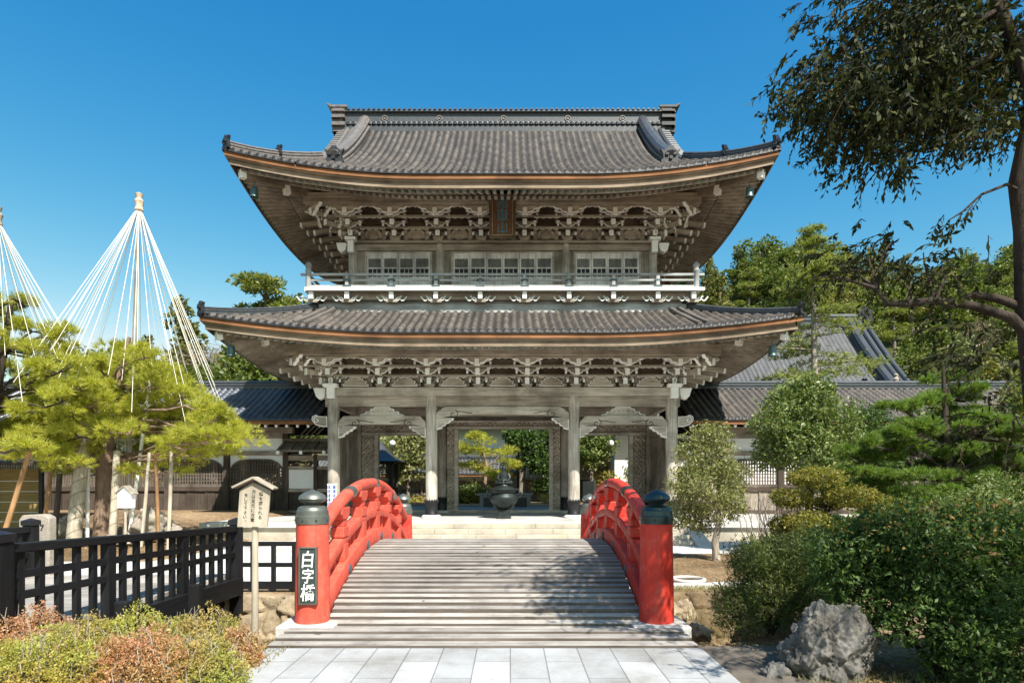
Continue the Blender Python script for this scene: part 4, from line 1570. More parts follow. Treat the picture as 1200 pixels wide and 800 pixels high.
# deck: stepped planks, front faces coloured dark for the shade of gaps
mb = MB()
yy = Y0 - 0.36
k = 0
while yy < Y1 + 0.3:
    w = 0.124
    z = ZD(yy + w / 2) + random.uniform(-0.006, 0.006)
    if yy < Y0 - 0.15: z = ZD(Y0 - 0.15) + 0.0
    jit = random.uniform(-0.012, 0.012)
    sl = (ZD(yy + w) - ZD(yy)) * 0.35
    x0, x1 = XC - 1.70 + jit, XC + 1.70 + jit
    tk = 0.055
    a0, a1 = yy + 0.004, yy + w - 0.012
    v = []
    for (ya, zo) in ((a0, -sl / 2), (a1, sl / 2)):
        v += [(x0, ya, z + zo - tk), (x1, ya, z + zo - tk), (x1, ya, z + zo), (x0, ya, z + zo)]
    mb.add(v, [(0, 1, 2, 3), (7, 6, 5, 4), (0, 4, 5, 1), (1, 5, 6, 2), (2, 6, 7, 3), (3, 7, 4, 0)])
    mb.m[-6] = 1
    yy += w
M['deck_edge'] = m_wood('plank_edge_gap_shade', (0.15, 0.128, 0.112), 'x', 0.5)
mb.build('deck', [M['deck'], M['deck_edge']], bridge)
# edge boards and bearers below the deck
mb = MB()
for x in (-1.5, -0.75, 0, 0.75, 1.5):
    P_ = [(XC + x, y, ZD(y) - 0.28) for y in np.linspace(Y0 - 0.2, Y1 + 0.2, 24)]
    mb.sweep(P_, [(-0.12, -0.16), (0.12, -0.16), (0.12, 0.16), (-0.12, 0.16)])
mb.build('girders', M['red'], bridge)
# two sill boards at the near end
for k, (ya, yb, z0, z1, hw) in enumerate([(6.00, 6.17, -0.05, 0.045, 2.03), (6.185, 6.36, -0.05, 0.068, 2.02), (6.375, 6.53, -0.05, 0.088, 2.0)]):
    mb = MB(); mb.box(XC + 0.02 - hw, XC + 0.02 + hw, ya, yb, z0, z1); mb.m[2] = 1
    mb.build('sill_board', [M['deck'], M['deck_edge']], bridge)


def rail_sec(w, h, r=0.3, n=4):
    """rounded rectangle"""
    out = []
    rr = min(w, h) * r
    for cx_, cz_, a0 in ((w / 2 - rr, h / 2 - rr, 0), (-w / 2 + rr, h / 2 - rr, 90), (-w / 2 + rr, -h / 2 + rr, 180), (w / 2 - rr, -h / 2 + rr, 270)):
        for k in range(n + 1):
            a_ = R(a0 + 90 * k / n)
            out.append((cx_ + rr * math.cos(a_), cz_ + rr * math.sin(a_)))
    return out


HR = lambda y: arch(y, 0.98, 0.80, 0.66)       # handrail centre
MR = lambda y: arch(y, 0.50, 0.36, 0.67)       # middle rail centre
SR = lambda y: arch(y, 0.145, 0.0, 0.67)      # kerb beam centre
ys = np.linspace(Y0 + 0.02, Y1 - 0.02, 40)
for s in (-1, 1):
    red = M['red_sunlit'] if s < 0 else M['red']
    x = XC + s * (HWP - 0.03)
    mb = MB(); mb.sweep([(x, y, HR(y)) for y in ys], rail_sec(0.16, 0.14, 0.45, 5))
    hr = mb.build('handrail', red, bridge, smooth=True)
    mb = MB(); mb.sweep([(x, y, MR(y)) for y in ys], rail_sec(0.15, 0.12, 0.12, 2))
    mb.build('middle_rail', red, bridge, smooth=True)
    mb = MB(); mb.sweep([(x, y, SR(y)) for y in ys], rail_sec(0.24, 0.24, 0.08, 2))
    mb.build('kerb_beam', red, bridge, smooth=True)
    # struts with bearing blocks between middle rail and handrail, stout posts below
    for f in (0.17, 0.34, 0.5, 0.66, 0.83):
        y = Y0 + (Y1 - Y0) * f
        mb = MB()
        mb.box(x - 0.085, x + 0.085, y - 0.10, y + 0.10, SR(y) + 0.10, MR(y) - 0.04)
        mb.build('rail_post', red, bridge, bevel=0.008)
        mb = MB()
        zt = HR(y) - 0.06
        mb.box(x - 0.085, x + 0.085, y - 0.13, y + 0.13, MR(y) + 0.04, MR(y) + 0.17)
        mb.box(x - 0.07, x + 0.07, y - 0.09, y + 0.09, MR(y) + 0.17, zt - 0.14)
        mb.prism([(y - 0.11, zt - 0.15), (y + 0.11, zt - 0.15), (y + 0.2, zt - 0.08), (y + 0.2, zt + 0.0), (y - 0.2, zt + 0.0), (y - 0.2, zt - 0.08)], x - 0.08, x + 0.08, 'yz')
        mb.build('rail_strut', red, bridge, bevel=0.012)
        mb = MB()
        mb.lathe([(0.02, -0.06), (0.045, -0.03), (0.05, 0.0), (0.045, 0.03), (0.02, 0.06)], (x - s * 0.125, y, SR(y)), 10, sx=0.4)
        mb.build('metal_boss', M['band'], bridge, smooth=True)
    for f in np.linspace(0.045, 0.955, 24):
        if min(abs(f - q) for q in (0.17, 0.34, 0.5, 0.66, 0.83)) < 0.022: continue
        y = Y0 + (Y1 - Y0) * f
        mb = MB(); mb.box(x - 0.022, x + 0.022, y - 0.022, y + 0.022, SR(y) + 0.10, MR(y) - 0.04)
        mb.build('baluster', red, bridge)
    for f in (0.25, 0.5, 0.75):
        y = Y0 + (Y1 - Y0) * f
        mb = MB()
        dy = 0.09
        mb.sweep([(x, y - dy, HR(y - dy)), (x, y, HR(y)), (x, y + dy, HR(y + dy))], rail_sec(0.172, 0.152, 0.45, 5))
        mb.build('rail_band', M['bronze'] if s < 0 else M['bronze_dark'], hr, smooth=True)
    for near in (True, False):
        y = Y0 if near else Y1
        zb = 0.075 if near else -0.16
        zt = 1.1375 if near else 0.93
        ztip = 1.50 if near else 1.33
        px_ = XC + s * HWP
        mb = MB()
        mb.lathe([(0.187, zb), (0.183, zb + 0.35), (0.170, zt)], (px_, y, 0), 32)
        po = mb.build('bridge_post', red if near else M['red'], bridge, smooth=True)
        mb = MB()
        H = ztip - zt
        prof = [(0.178, zt - 0.01), (0.180, zt + 0.03 * H), (0.180, zt + 0.20 * H), (0.172, zt + 0.22 * H), (0.168, zt + 0.36 * H), (0.160, zt + 0.38 * H), (0.150, zt + 0.46 * H), (0.118, zt + 0.505 * H),
                (0.078, zt + 0.52 * H), (0.072, zt + 0.55 * H), (0.085, zt + 0.575 * H), (0.128, zt + 0.63 * H), (0.150, zt + 0.71 * H), (0.138, zt + 0.80 * H), (0.10, zt + 0.88 * H), (0.05, zt + 0.94 * H), (0.018, zt + 0.98 * H), (0.0, zt + 1.0 * H)]
        mb.lathe(prof, (px_, y, 0), 32)
        mb.build('onion_finial', M['bronze'] if (s < 0 or not near) else M['bronze_dark'], po, smooth=True)
        mb = MB()
        mb.box(px_ - 0.30, px_ + 0.30, y - 0.30, y + 0.30, -0.35 if not near else -0.2, zb + 0.0)
        mb.build('footing_stone', M['granite'], po, bevel=0.015)
        if near:
            # studs round the cap
            mb = MB()
            for a_ in np.linspace(0, 2 * math.pi, 9)[:-1]:
                mb.lathe([(0.014, -0.01), (0.0, 0.012)], (px_ + 0.181 * math.sin(a_ + 0.5), y - 0.181 * math.cos(a_ + 0.5), zt + 0.10 * H), 6)
            mb.build('cap_studs', M['bronze_dark'], po)
        if near and s < 0:
            # name board in a sunk frame, three large brushed characters
            a_ = 0.0
            yb = y - 0.196
            xc_ = px_ + 0.012
            mb = MB()
            z0, z1 = 0.30, 0.88
            mb.box(xc_ - 0.085, xc_ + 0.085, yb - 0.004, yb + 0.05, z0, z1)
            nb = mb.build('name_board', M['iron'], po) if False else mb.build('name_board', m_plain('dark_green_board', (0.035, 0.05, 0.045), 0.45, 0.2), bridge)
            mb = MB()
            for q in ((xc_ - 0.095, xc_ - 0.082, z0 - 0.012, z1 + 0.012), (xc_ + 0.082, xc_ + 0.095, z0 - 0.012, z1 + 0.012)):
                mb.box(q[0], q[1], yb - 0.014, yb + 0.045, q[2], q[3])
            mb.box(xc_ - 0.0815, xc_ + 0.0815, yb - 0.014, yb + 0.045, z1 - 0.001, z1 + 0.012)
            mb.box(xc_ - 0.0815, xc_ + 0.0815, yb - 0.014, yb + 0.045, z0 - 0.012, z0 + 0.001)
            mb.build('board_frame', M['bronze'], nb)
            mb = MB()
            for ch, zc in zip('白字橋', (0.765, 0.59, 0.415)):
                letter(mb, ch, (xc_, yb - 0.007, zc), 0.19 if ch != '字' else 0.165, bold=0.012, sx=0.80, shear=0.10)
            mb.build('white_lettering', M['white'], nb)

# ================================================================= black timber footbridge on the left
BX0 = -4.36
fb = thing('black_footbridge', 'low black timber footbridge with railings beside the red bridge', 'footbridge', (-5.7, 7.5, 0))
pn, pf = Vector((-4.42, 5.5, 0)), Vector((-4.10, 9.55, 0))
dirv = (pf - pn)


def black_post(p, z0, z1, w, parent, cap=True):
    mb = MB()
    mb.box(p.x - w / 2, p.x + w / 2, p.y - w / 2, p.y + w / 2, z0, z1)
    o = mb.build('post', M['black_wood_z'], parent, bevel=0.008)
    if cap:
        mb = MB()
        k = w / 2 + 0.012
        mb.box(p.x - k, p.x + k, p.y - k, p.y + k, z1 + 0.002, z1 + 0.07)
        mb.add([(p.x - k, p.y - k, z1 + 0.072), (p.x + k, p.y - k, z1 + 0.072), (p.x + k, p.y + k, z1 + 0.072), (p.x - k, p.y + k, z1 + 0.072), (p.x, p.y, z1 + 0.11)], [(0, 1, 4), (1, 2, 4), (2, 3, 4), (3, 0, 4), (3, 2, 1, 0)])
        mb.build('post_cap', M['iron'], o)
    return o


def parapet(a, b, parent, npk, buttress):
    d = b - a
    side = Vector((d.y, -d.x, 0)).normalized()
    black_post(a, -0.3, 1.06, 0.17, parent)
    black_post(b, -0.4, 0.93, 0.15, parent)
    for z, w, h in ((0.0, 0.11, 0.085),):
        mb = MB(); mb.beam(a + Vector((0, 0, 1.0)), b + Vector((0, 0, 0.87)), 0.12, 0.085)
        mb.build('top_rail', M['black_wood'], parent, bevel=0.01)
    for za, zb in ((0.76, 0.665), (0.57, 0.49)):
        mb = MB(); mb.beam(a + Vector((0, 0, za)), b + Vector((0, 0, zb)), 0.05, 0.07)
        mb.build('middle_rail', M['black_wood'], parent)
    for i in range(1, npk):
        f = i / npk
        p = a + d * f
        big = i % 6 == 0
        mb = MB()
        w = 0.11 if big else 0.06
        mb.beam(p + Vector((0, 0, 0.02)), p + Vector((0, 0, 0.96 - 0.13 * f)), w, 0.055 if not big else 0.10, up=side)
        mb.build('rail_post' if big else 'picket', M['black_wood_z'], parent)
        if big and buttress:
            mb = MB()
            q = p + side * 0.17
            mb.box(q.x - 0.07, q.x + 0.07, q.y - 0.06, q.y + 0.06, -0.22, 0.34 - 0.12 * f)
            mb.build('buttress', M['black_wood_z'], parent, bevel=0.008)


parapet(pn, pf, fb, 18, True)
parapet(Vector((-7.25, 5.5, 0)), Vector((-7.06, 9.4, 0)), fb, 18, False)
for ga, gb in ((pn, pf), (Vector((-7.22, 5.5, 0)), Vector((-7.02, 9.5, 0)))):
    mb = MB(); mb.beam(ga + Vector((0.02, 0, 0.02)), gb + Vector((0.02, 0, 0.02)), 0.18, 0.25)
    mb.build('girder', M['black_wood'], fb)
mb = MB()
for i in range(24):
    f = i / 24
    a = Vector((-7.15, 5.5, 0)).lerp(Vector((-6.98, 9.4, 0)), f); b = pn.lerp(pf, f)
    mb.beam(a + Vector((0.05, 0.08, 0.175)), b + Vector((-0.05, 0.08, 0.175)), 0.15, 0.05)
mb.build('deck', M['deck'], fb)
for x in (-6.9, -4.25):
    mb = MB(); mb.beam(Vector((x, 9.3, -0.15)), Vector((x + 0.02, 8.1, -0.9)), 0.16, 0.16)
    mb.build('brace', M['black_wood_z'], fb)
# plank revetment under its far end
mb = MB()
for i in range(14):
    mb.box(-6.9 + i * 0.2, -6.71 + i * 0.2, 9.62, 9.68, -1.3, -0.12)
tag(mb.build('plank_revetment', M['pale_z'], loc=(-5.5, 9.65, -1.0)), 'grey upright planks shoring the bank under the black footbridge', 'revetment')

# far low black railing, one on each side of the red bridge
def low_rail(xa, xb, y, label, zg=-0.355):
    fr_ = thing('black_railing', label, 'railing', ((xa + xb) / 2, y, zg))
    n = max(2, int((xb - xa) / 0.34))
    for z, h in ((0.83, 0.075), (0.46, 0.07), (0.10, 0.13)):
        mb = MB(); mb.box(xa, xb, y - 0.04, y + 0.04, zg + z - h / 2, zg + z + h / 2)
        mb.build('rail', M['black_wood'], fr_)
    for i in range(n + 1):
        x = xa + (xb - xa) * i / n
        mb = MB(); mb.box(x - 0.03, x + 0.03, y - 0.045, y + 0.045, zg, zg + 0.80)
        mb.build('picket', M['black_wood_z'], fr_)
    return fr_


low_rail(-4.9, -2.35, 11.25, 'low black timber railing on the stone bank behind the wooden notice board')
# ================================================================= corridors and other buildings
def simple_roof(parent, x0, x1, ye, yr, ze, zr, mat, ridge_mat, pitch=0.27, back=True, seed=0, course=0.25, dz=0.0):
    """gabled tiled roof running along x: eave (ye,ze) to ridge (yr,zr)"""
    cx = (x0 + x1) / 2; h = (x1 - x0) / 2
    run = yr - ye; sl = (zr - ze) / run
    tf = lambda c, v: ze + sl * 0.9 * v + sl * 0.1 * v * v / run
    tile_field('roof', mat, parent, 0, h, tf, run, lambda u, v, z: np.stack([cx + u, ye + v, z], -1), pitch=pitch, course=course, bar=0.075, seed=seed)
    if back:
        tile_field('roof', mat, parent, 0, h, tf, run, lambda u, v, z: np.stack([cx - u, 2 * yr - ye - v, z], -1), pitch=pitch, course=course, bar=0.075, seed=seed + 1)
    mb = MB(); mb.sweep([(x0 - 0.1, yr, zr + 0.06), (x1 + 0.1, yr, zr + 0.06)], scaled(ROOF_SEC, 0.95, 0.8))
    mb.build('roof_ridge', ridge_mat, parent)
    mb = MB(); mb.box(x0, x1, ye + 0.06, ye + 0.12, ze - 0.20, ze - 0.055)
    mb.build('eave_strip', M['orange'], parent)
    mb = MB()
    for k in (0, 1):
        q = [(ye + 0.12, ze - 0.20), (ye + 0.12, ze - 0.1), (yr, zr - 0.12), (yr, zr - 0.22)]
        if k: q = [(2 * yr - a, b) for a, b in q][::-1]
        mb.prism(q, x0 + 0.05, x1 - 0.05, 'yz')
    for xe in (x0 - 0.04, x1 - 0.04):
        mb.prism([(ye, ze - 0.16), (yr, zr - 0.08), (2 * yr - ye, ze - 0.16), (2 * yr - ye, ze - 0.34), (yr, zr - 0.30), (ye, ze - 0.34)], xe, xe + 0.08, 'yz')
    mb.build('roof_boards', M['soffit'], parent)
    mb = MB()
    for x in np.arange(x0 + 0.2, x1, 0.42):
        d = Vector((0, run, zr - ze)).normalized()
        a = Vector((x, ye + 0.2, ze - 0.25)); mb.beam(a, a + d * 1.6, 0.09, 0.10)
    mb.build('rafters', M['rafter'], parent)['kind'] = 'stuff'
    mb = MB()
    for x in np.arange(x0 + 0.2, x1, 0.42):
        d = Vector((0, run, zr - ze)).normalized()
        a = Vector((x, ye + 0.2, ze - 0.25)); mb.beam(a - d * 0.03, a - d * 0.002, 0.095, 0.105)
    mb.build('rafter_tips', M['white'], parent)['kind'] = 'stuff'
    for xe in (x0, x1):
        mb = MB()
        onigawara(mb, (xe, yr, zr), 0.8, R(90) if xe == x1 else R(-90))
        mb.build('ridge_end', M['oni'], parent)


def lattice(parent, xa, xb, z0, z1, y, arch=0.30, bars=0.105, hor=6, mat=None, glass=None):
    """arched-top lattice window with close bars"""
    mat = mat or M['lattice']
    w = xb - xa
    def top(x):
        f = (x - xa) / w
        e = min(f, 1 - f)
        return z1 - arch * (max(0, 1 - e / 0.30) ** 2.2) - (0.05 if e < 0.04 else 0)
    fr_ = MB()
    ptsT = [(xa + w * f, top(xa + w * f)) for f in np.linspace(0, 1, 25)]
    poly = ptsT + [(x, z + 0.085) for x, z in ptsT[::-1]]
    fr_.prism(poly, y - 0.09, y + 0.0, 'xz')
    fr_.box(xa - 0.06, xb + 0.06, y - 0.10, y + 0.02, z0 - 0.11, z0)
    fr_.box(xa - 0.05, xa, y - 0.085, y, z0, top(xa) + 0.08)
    fr_.box(xb, xb + 0.05, y - 0.085, y, z0, top(xb) + 0.08)
    o = fr_.build('lattice_window', mat, parent)
    b = MB()
    n = int(w / bars)
    for i in range(1, n):
        x = xa + w * i / n
        b.box(x - 0.024, x + 0.024, y - 0.06, y - 0.02, z0, top(x) + 0.01)
    for k in range(1, hor + 1):
        z = z0 + (z1 - z0) * k / (hor + 1)
        ok = [xa + w * f for f in np.linspace(0, 1, 60) if top(xa + w * f) > z]
        if ok: b.box(min(ok), max(ok), y - 0.05, y - 0.03, z - 0.018, z + 0.018)
    b.build('bars', mat, o)
    return o, top


def plaster_over(parent, xa, xb, z1, ztop, y, top, name='plaster_panel'):
    """white wall above an arched window top"""
    n = 25
    low = [(xa + (xb - xa) * f, top(xa + (xb - xa) * f) + 0.085) for f in np.linspace(0, 1, n)]
    mb = MB(); mb.prism(low + [(xb, ztop), (xa, ztop)], y + 0.005, y + 0.06, 'xz')
    return mb.build(name, M['plaster'], parent)


def corridor(name, label, posts, yw, zb, xend0, xend1, roof_ye, roof_yr, roof_ze, roof_zr, tile, dark=True, seed=40):
    c = thing(name, label, 'corridor building', ((xend0 + xend1) / 2, yw, zb))
    simple_roof(c, xend0, xend1, roof_ye, roof_yr, roof_ze, roof_zr, tile, M['ridge'], seed=seed)
    base = MB(); base.box(min(posts) - 0.4, max(posts) + 0.4, yw - 0.6, yw + 3.2, zb - 0.5, zb)
    base.build('stone_footing', M['granite'], c)
    panel = M['dark_wood'] if dark else M['wood_z']
    ps = sorted(posts)
    for x in ps:
        mb = MB(); mb.box(x - 0.11, x + 0.11, yw - 0.12, yw + 0.1, zb, 3.52)
        mb.build('post', M['dark_wood'], c)
    mb = MB(); mb.box(ps[0] - 0.3, ps[-1] + 0.3, yw - 0.15, yw + 0.12, 3.525, 3.78)
    mb.build('eave_beam', M['wood_x'], c)
    for a, b in zip(ps[:-1], ps[1:]):
        xa, xb = a + 0.115, b - 0.115
        mb = MB(); mb.box(xa, xb, yw, yw + 0.06, 2.80, 3.32); mb.build('plaster_panel', M['plaster'], c)
        mb = MB(); mb.box(xa, xb, yw - 0.08, yw + 0.06, 3.325, 3.52); mb.box(xa, xb, yw - 0.08, yw + 0.06, 2.62, 2.797)
        mb.build('wall_rail', M['wood_x'], c)
        o, tp = lattice(c, xa + 0.06, xb - 0.06, 1.42, 2.38, yw + 0.02)
        plaster_over(c, xa + 0.01, xb - 0.01, 2.38, 2.617, yw, lambda x, t_=tp, A=xa + 0.06, B=xb - 0.06: t_(min(max(x, A), B)))
        mb = MB(); mb.box(xa, xb, yw - 0.09, yw + 0.06, 1.14, 1.305); mb.box(xa, xb, yw - 0.09, yw + 0.06, zb, zb + 0.16)
        mb.build('wall_rail', M['dark_x'], c)
        mb = MB()
        n = max(1, int((xb - xa) / 0.32))
        for i in range(n):
            p, q = xa + (xb - xa) * i / n, xa + (xb - xa) * (i + 1) / n
            mb.box(p + 0.006, q - 0.006, yw - 0.02 + 0.012 * (i % 2), yw + 0.04, zb + 0.165, 1.135)
        mb.build('board_panel', panel, c)
        for i in range(0, n + 1, 2):
            p = xa + (xb - xa) * i / n
            mb = MB()
            mb.box(max(xa, p - 0.03), min(xb, p + 0.03), yw - 0.05, yw - 0.021, zb + 0.165, 1.135)
            mb.build('batten', panel, c)
        mb = MB()
        mb.box(xa, xb, yw + 2.55, yw + 2.6, zb, 1.3)
        mb.box(xa, xb, yw + 2.55, yw + 2.6, 2.6, 3.5)
        mb.build('rear_wall', M['plaster'] if random.random() < 0.4 else M['wood_z'], c)
    return c


def x_at(px, D): return (px - VX) * D / F


lp = [-9.3 - 2.45 * k for k in range(8)]
corridor('side_corridor', 'tiled corridor with lattice windows left of the gate behind the pines', lp, 26.5, 0.18, -27.5, -7.55, 25.0, 28.2, 3.98, 5.62, M['tile_sky_shade'])
rp = [8.74 + 2.45 * k for k in range(9)]
corridor('side_corridor', 'tiled corridor with lattice windows right of the gate behind the garden trees', rp, 26.5, 0.18, 7.0, 29.5, 25.0, 28.2, 3.98, 5.62, M['tile'], dark=False, seed=50)

# short linking walls with a little plank roof between corridor and gate
for s, lab in ((-1, 'linking wall with white panel and plank roof between the gate and the left corridor'), (1, 'linking wall with plank roof between the gate and the right corridor')):
    xa, xb = sorted((XC + s * 6.45, XC + s * 9.0))
    lk = thing('linking_wall', lab, 'wall', ((xa + xb) / 2, 26.3, 0.205))
    y = 26.3
    zb = 0.205
    mb = MB()
    for x in (xa + 0.08, (xa + xb) / 2, xb - 0.08): mb.box(x - 0.08, x + 0.08, y - 0.1, y + 0.1, zb, 2.62)
    mb.build('posts', M['dark_wood'], lk)
    mb = MB()
    for z0, z1 in ((2.40, 2.60), (2.02, 2.16), (1.10, 1.24), (zb, zb + 0.14)):
        mb.box(xa, xb, y - 0.085, y + 0.085, z0, z1)
    mb.build('rails', M['wood_x'], lk)
    mb = MB()
    n = 8
    for i in range(n):
        p = xa + (xb - xa) * i / n
        mb.box(p + 0.004, p + (xb - xa) / n - 0.004, y - 0.02 + 0.01 * (i % 2), y + 0.03, zb + 0.14, 1.10)
        if i >= n // 2 or s > 0:
            q = p if s < 0 else p
            mb.box(q + 0.004, q + (xb - xa) / n - 0.004, y - 0.02 + 0.01 * (i % 2), y + 0.03, 1.24, 2.02)
    mb.build('boards', M['dark_wood'], lk)
    mb = MB()
    mid = (xa + xb) / 2
    mb.box(xa + 0.17, mid - 0.09, y - 0.05, y - 0.025 if s < 0 else y - 0.03, 1.245, 2.015)
    mb.build('white_panel', M['plaster'], lk) if s < 0 else None
    # plank roof with battens
    mb = MB()
    mb.prism([(y - 0.75, 2.72), (y + 0.1, 3.12), (y + 0.1, 3.18), (y - 0.75, 2.79)], xa - 0.1, xb + 0.1, 'yz')
    mb.prism([(y + 0.105, 3.10), (y + 0.9, 2.72), (y + 0.9, 2.79), (y + 0.105, 3.17)], xa - 0.1, xb + 0.1, 'yz')
    mb.build('plank_roof', M['wood_y'], lk)
    mb = MB()
    for x in np.arange(xa, xb + 0.05, 0.46):
        mb.beam((x, y - 0.78, 2.815), (x, y + 0.08, 3.215), 0.07, 0.06)
    mb.box(xa - 0.12, xb + 0.12, y + 0.02, y + 0.18, 3.19, 3.30)
    mb.build('roof_battens', M['wood_y'], lk)
    mb = MB()
    for x in np.arange(xa, xb + 0.05, 0.92):
        mb.box(x - 0.06, x + 0.06, y - 0.86, y - 0.80, 2.62, 2.76)
    mb.build('rafter_noses', M['white'], lk)
    # slanting braces up to the corridor gable
    mb = MB()
    for k in range(4):
        xo = xa + 0.25 + 0.22 * k if s < 0 else xb - 0.25 - 0.22 * k
        mb.beam((xo, y + 0.5, 3.25), (xo + (-s) * 1.1, y + 0.5, 4.35), 0.05, 0.06, up=(0, 1, 0))
    mb.build('braces', M['wood_z'], lk)

# great hall roof behind the right corridor
hall = thing('great_hall', 'large temple hall with a vast grey tiled roof behind the right corridor', 'temple hall', (18, 50, 0.3))
ye, yr, ze, zr_ = 41.0, 50.0, 5.4, 13.7
x0, x1 = 6.0, 27.2
cxh, hh = (x0 + x1) / 2, (x1 - x0) / 2
run = yr - ye
tfh = lambda c, v: ze + (zr_ - ze) * (0.72 * v / run + 0.28 * (v / run) ** 2)
tile_field('roof', M['tile_grey'], hall, 0, hh, tfh, run, lambda u, v, z: np.stack([cxh + u, ye + v, z], -1), pitch=0.34, course=0.32, bar=0.10, seed=70)
tile_field('roof', M['tile_grey'], hall, 0, hh, tfh, run, lambda u, v, z: np.stack([cxh - u, 2 * yr - ye - v, z], -1), pitch=0.6, course=0.6, bar=0.10, seed=71)
mb = MB(); mb.sweep([(x0, yr, zr_ + 0.1), (x1 + 0.3, yr, zr_ + 0.1)], scaled(ROOF_SEC, 2.2, 2.2)); mb.build('roof_ridge', M['ridge'], hall)
for dx, sc in ((-0.9, 1.9), (-0.1, 1.3), (0.5, 1.1)):
    mb = MB(); mb.sweep([(x1 + dx, ye + v, float(tfh(0, v)) + 0.1) for v in np.linspace(1.5 if dx < -0.5 else 0.2, run, 12)], scaled(ROOF_SEC, sc)); mb.build('descending_ridge', M['ridge'], hall)
mb = MB(); onigawara(mb, (x1 + 0.4, yr - 0.3, zr_ + 0.2), 1.9, 0); mb.build('ridge_end', M['oni'], hall); mb = MB(); onigawara(mb, (x1 - 0.9, ye + 1.4, float(tfh(0, 1.4)) + 0.1), 1.2, 0); mb.build('ridge_end', M['oni'], hall)
mb = MB(); mb.box(x0 + 1, x1 - 1.5, ye + 1.8, 2 * yr - ye - 1.8, 0.2, 5.6); mb.build('wall', M['plaster'], hall)
mb = MB(); mb.prism([(ye + 0.5, ze), (yr, zr_ - 0.3), (2 * yr - ye - 0.5, ze)], x1 - 0.6, x1 - 0.5, 'yz'); mb.build('gable_wall', M['dark_wood'], hall)
# smaller hall roof farther right
h2 = thing('tiled_hall', 'low tiled hall half hidden by the pine right of the great hall', 'temple hall', (27, 36, 0.3))
simple_roof(h2, 20.5, 40.0, 33.0, 37.0, 4.6, 7.0, M['tile_grey'], M['ridge'], seed=80)
mb = MB(); mb.box(21.2, 39.5, 34.2, 39.8, 0.2, 4.6); mb.build('wall', M['plaster'], h2)

# cloister seen through the gate: lower part and a raised part
cb = thing('cloister', 'white walled cloister with lattice windows seen through the middle of the gate', 'corridor building', (-2, 47, 0.3))
simple_roof(cb, -14.5, 0.6, 45.2, 47.6, 2.05, 3.1, M['tile_grey'], M['ridge'], seed=90)
px_ = [-14 + 1.9 * k for k in range(8)]
for a, b in zip(px_[:-1], px_[1:]):
    o, tp = lattice(cb, a + 0.09, b - 0.09, 0.62, 1.45, 46.2, arch=0.2, bars=0.12, hor=1, mat=M['wood_z'])
    plaster_over(cb, a + 0.05, b - 0.05, 1.45, 2.0, 46.2, lambda x, t_=tp, A=a + 0.09, B=b - 0.09: t_(min(max(x, A), B)))
    mb = MB(); mb.box(a + 0.05, b - 0.05, 46.2, 46.26, -0.1, 0.50); mb.build('board_panel', M['wood_z'], cb)
for x in px_:
    mb = MB(); mb.box(x - 0.06, x + 0.06, 46.1, 46.3, -0.1, 2.0); mb.build('post', M['wood_z'], cb)
mb = MB(); mb.box(-14, 0.5, 47.6, 47.7, -0.1, 2.2); mb.build('rear_wall', M['plaster'], cb)
cc = thing('raised_cloister', 'raised white cloister climbing behind the dark tree seen through the gate', 'corridor building', (5, 46, 0.3))
simple_roof(cc, 0.9, 14.0, 44.2, 46.8, 3.25, 4.6, M['tile_grey'], M['ridge'], seed=95)
px_ = [1.0 + 1.75 * k for k in range(8)]
for a, b in zip(px_[:-1], px_[1:]):
    o, tp = lattice(cc, a + 0.09, b - 0.09, 1.75, 2.62, 45.2, arch=0.2, bars=0.12, hor=1, mat=M['pale_z'])
    plaster_over(cc, a + 0.05, b - 0.05, 2.62, 3.2, 45.2, lambda x, t_=tp, A=a + 0.09, B=b - 0.09: t_(min(max(x, A), B)))
    mb = MB(); mb.box(a + 0.05, b - 0.05, 45.2, 45.26, 0.0, 1.63); mb.build('board_panel', M['wood_z'] if a < 4 else M['dark_wood'], cc)
for x in px_:
    mb = MB(); mb.box(x - 0.06, x + 0.06, 45.1, 45.3, 0.0, 3.2); mb.build('post', M['wood_z'], cc)
mb = MB(); mb.box(1.0, 13.5, 46.6, 46.7, 0, 3.3); mb.build('rear_wall', M['plaster'], cc)
# upper hall roof over the middle opening
uh = thing('distant_hall', 'distant hall with a steep grey tiled roof above the dark tree in the gate opening', 'temple hall', (0, 58, 3))
simple_roof(uh, -8.5, 9.0, 54.0, 59.0, 6.2, 10.5, M['tile_grey'], M['ridge'], seed=98, pitch=0.35, course=0.4)
mb = MB(); mb.box(-7.5, 8.0, 55.5, 62, 0, 6.2); mb.build('wall', M['plaster'], uh)
# dark little hall left in the side opening
bt = thing('small_shrine', 'dark little open shrine hall with an upturned roof in the left gate opening', 'shrine', (-8.0, 40, 0.1))
for x in (-9.6, -7.4):
    for y in (39.4, 41.4):
        mb = MB(); mb.box(x - 0.12, x + 0.12, y - 0.12, y + 0.12, 0.5, 2.6); mb.build('post', M['dark_wood'], bt)
mb = MB(); mb.box(-9.8, -7.2, 39.3, 41.5, 2.6, 2.85); mb.build('beam', M['dark_x'], bt)
mb = MB(); mb.box(-9.8, -7.2, 39.3, 41.5, 0.0, 0.5); mb.build('floor', M['dark_x'], bt)
mb = MB()
prof = [(2.2, 2.75), (1.7, 2.95), (1.1, 3.3), (0.5, 3.9), (0.0, 4.3)]
mb.lathe([(r_ * 1.1, z) for r_, z in prof], (-8.5, 40.4, 0), 4, ang0=R(45))
mb.build('roof', M['ridge'], bt)

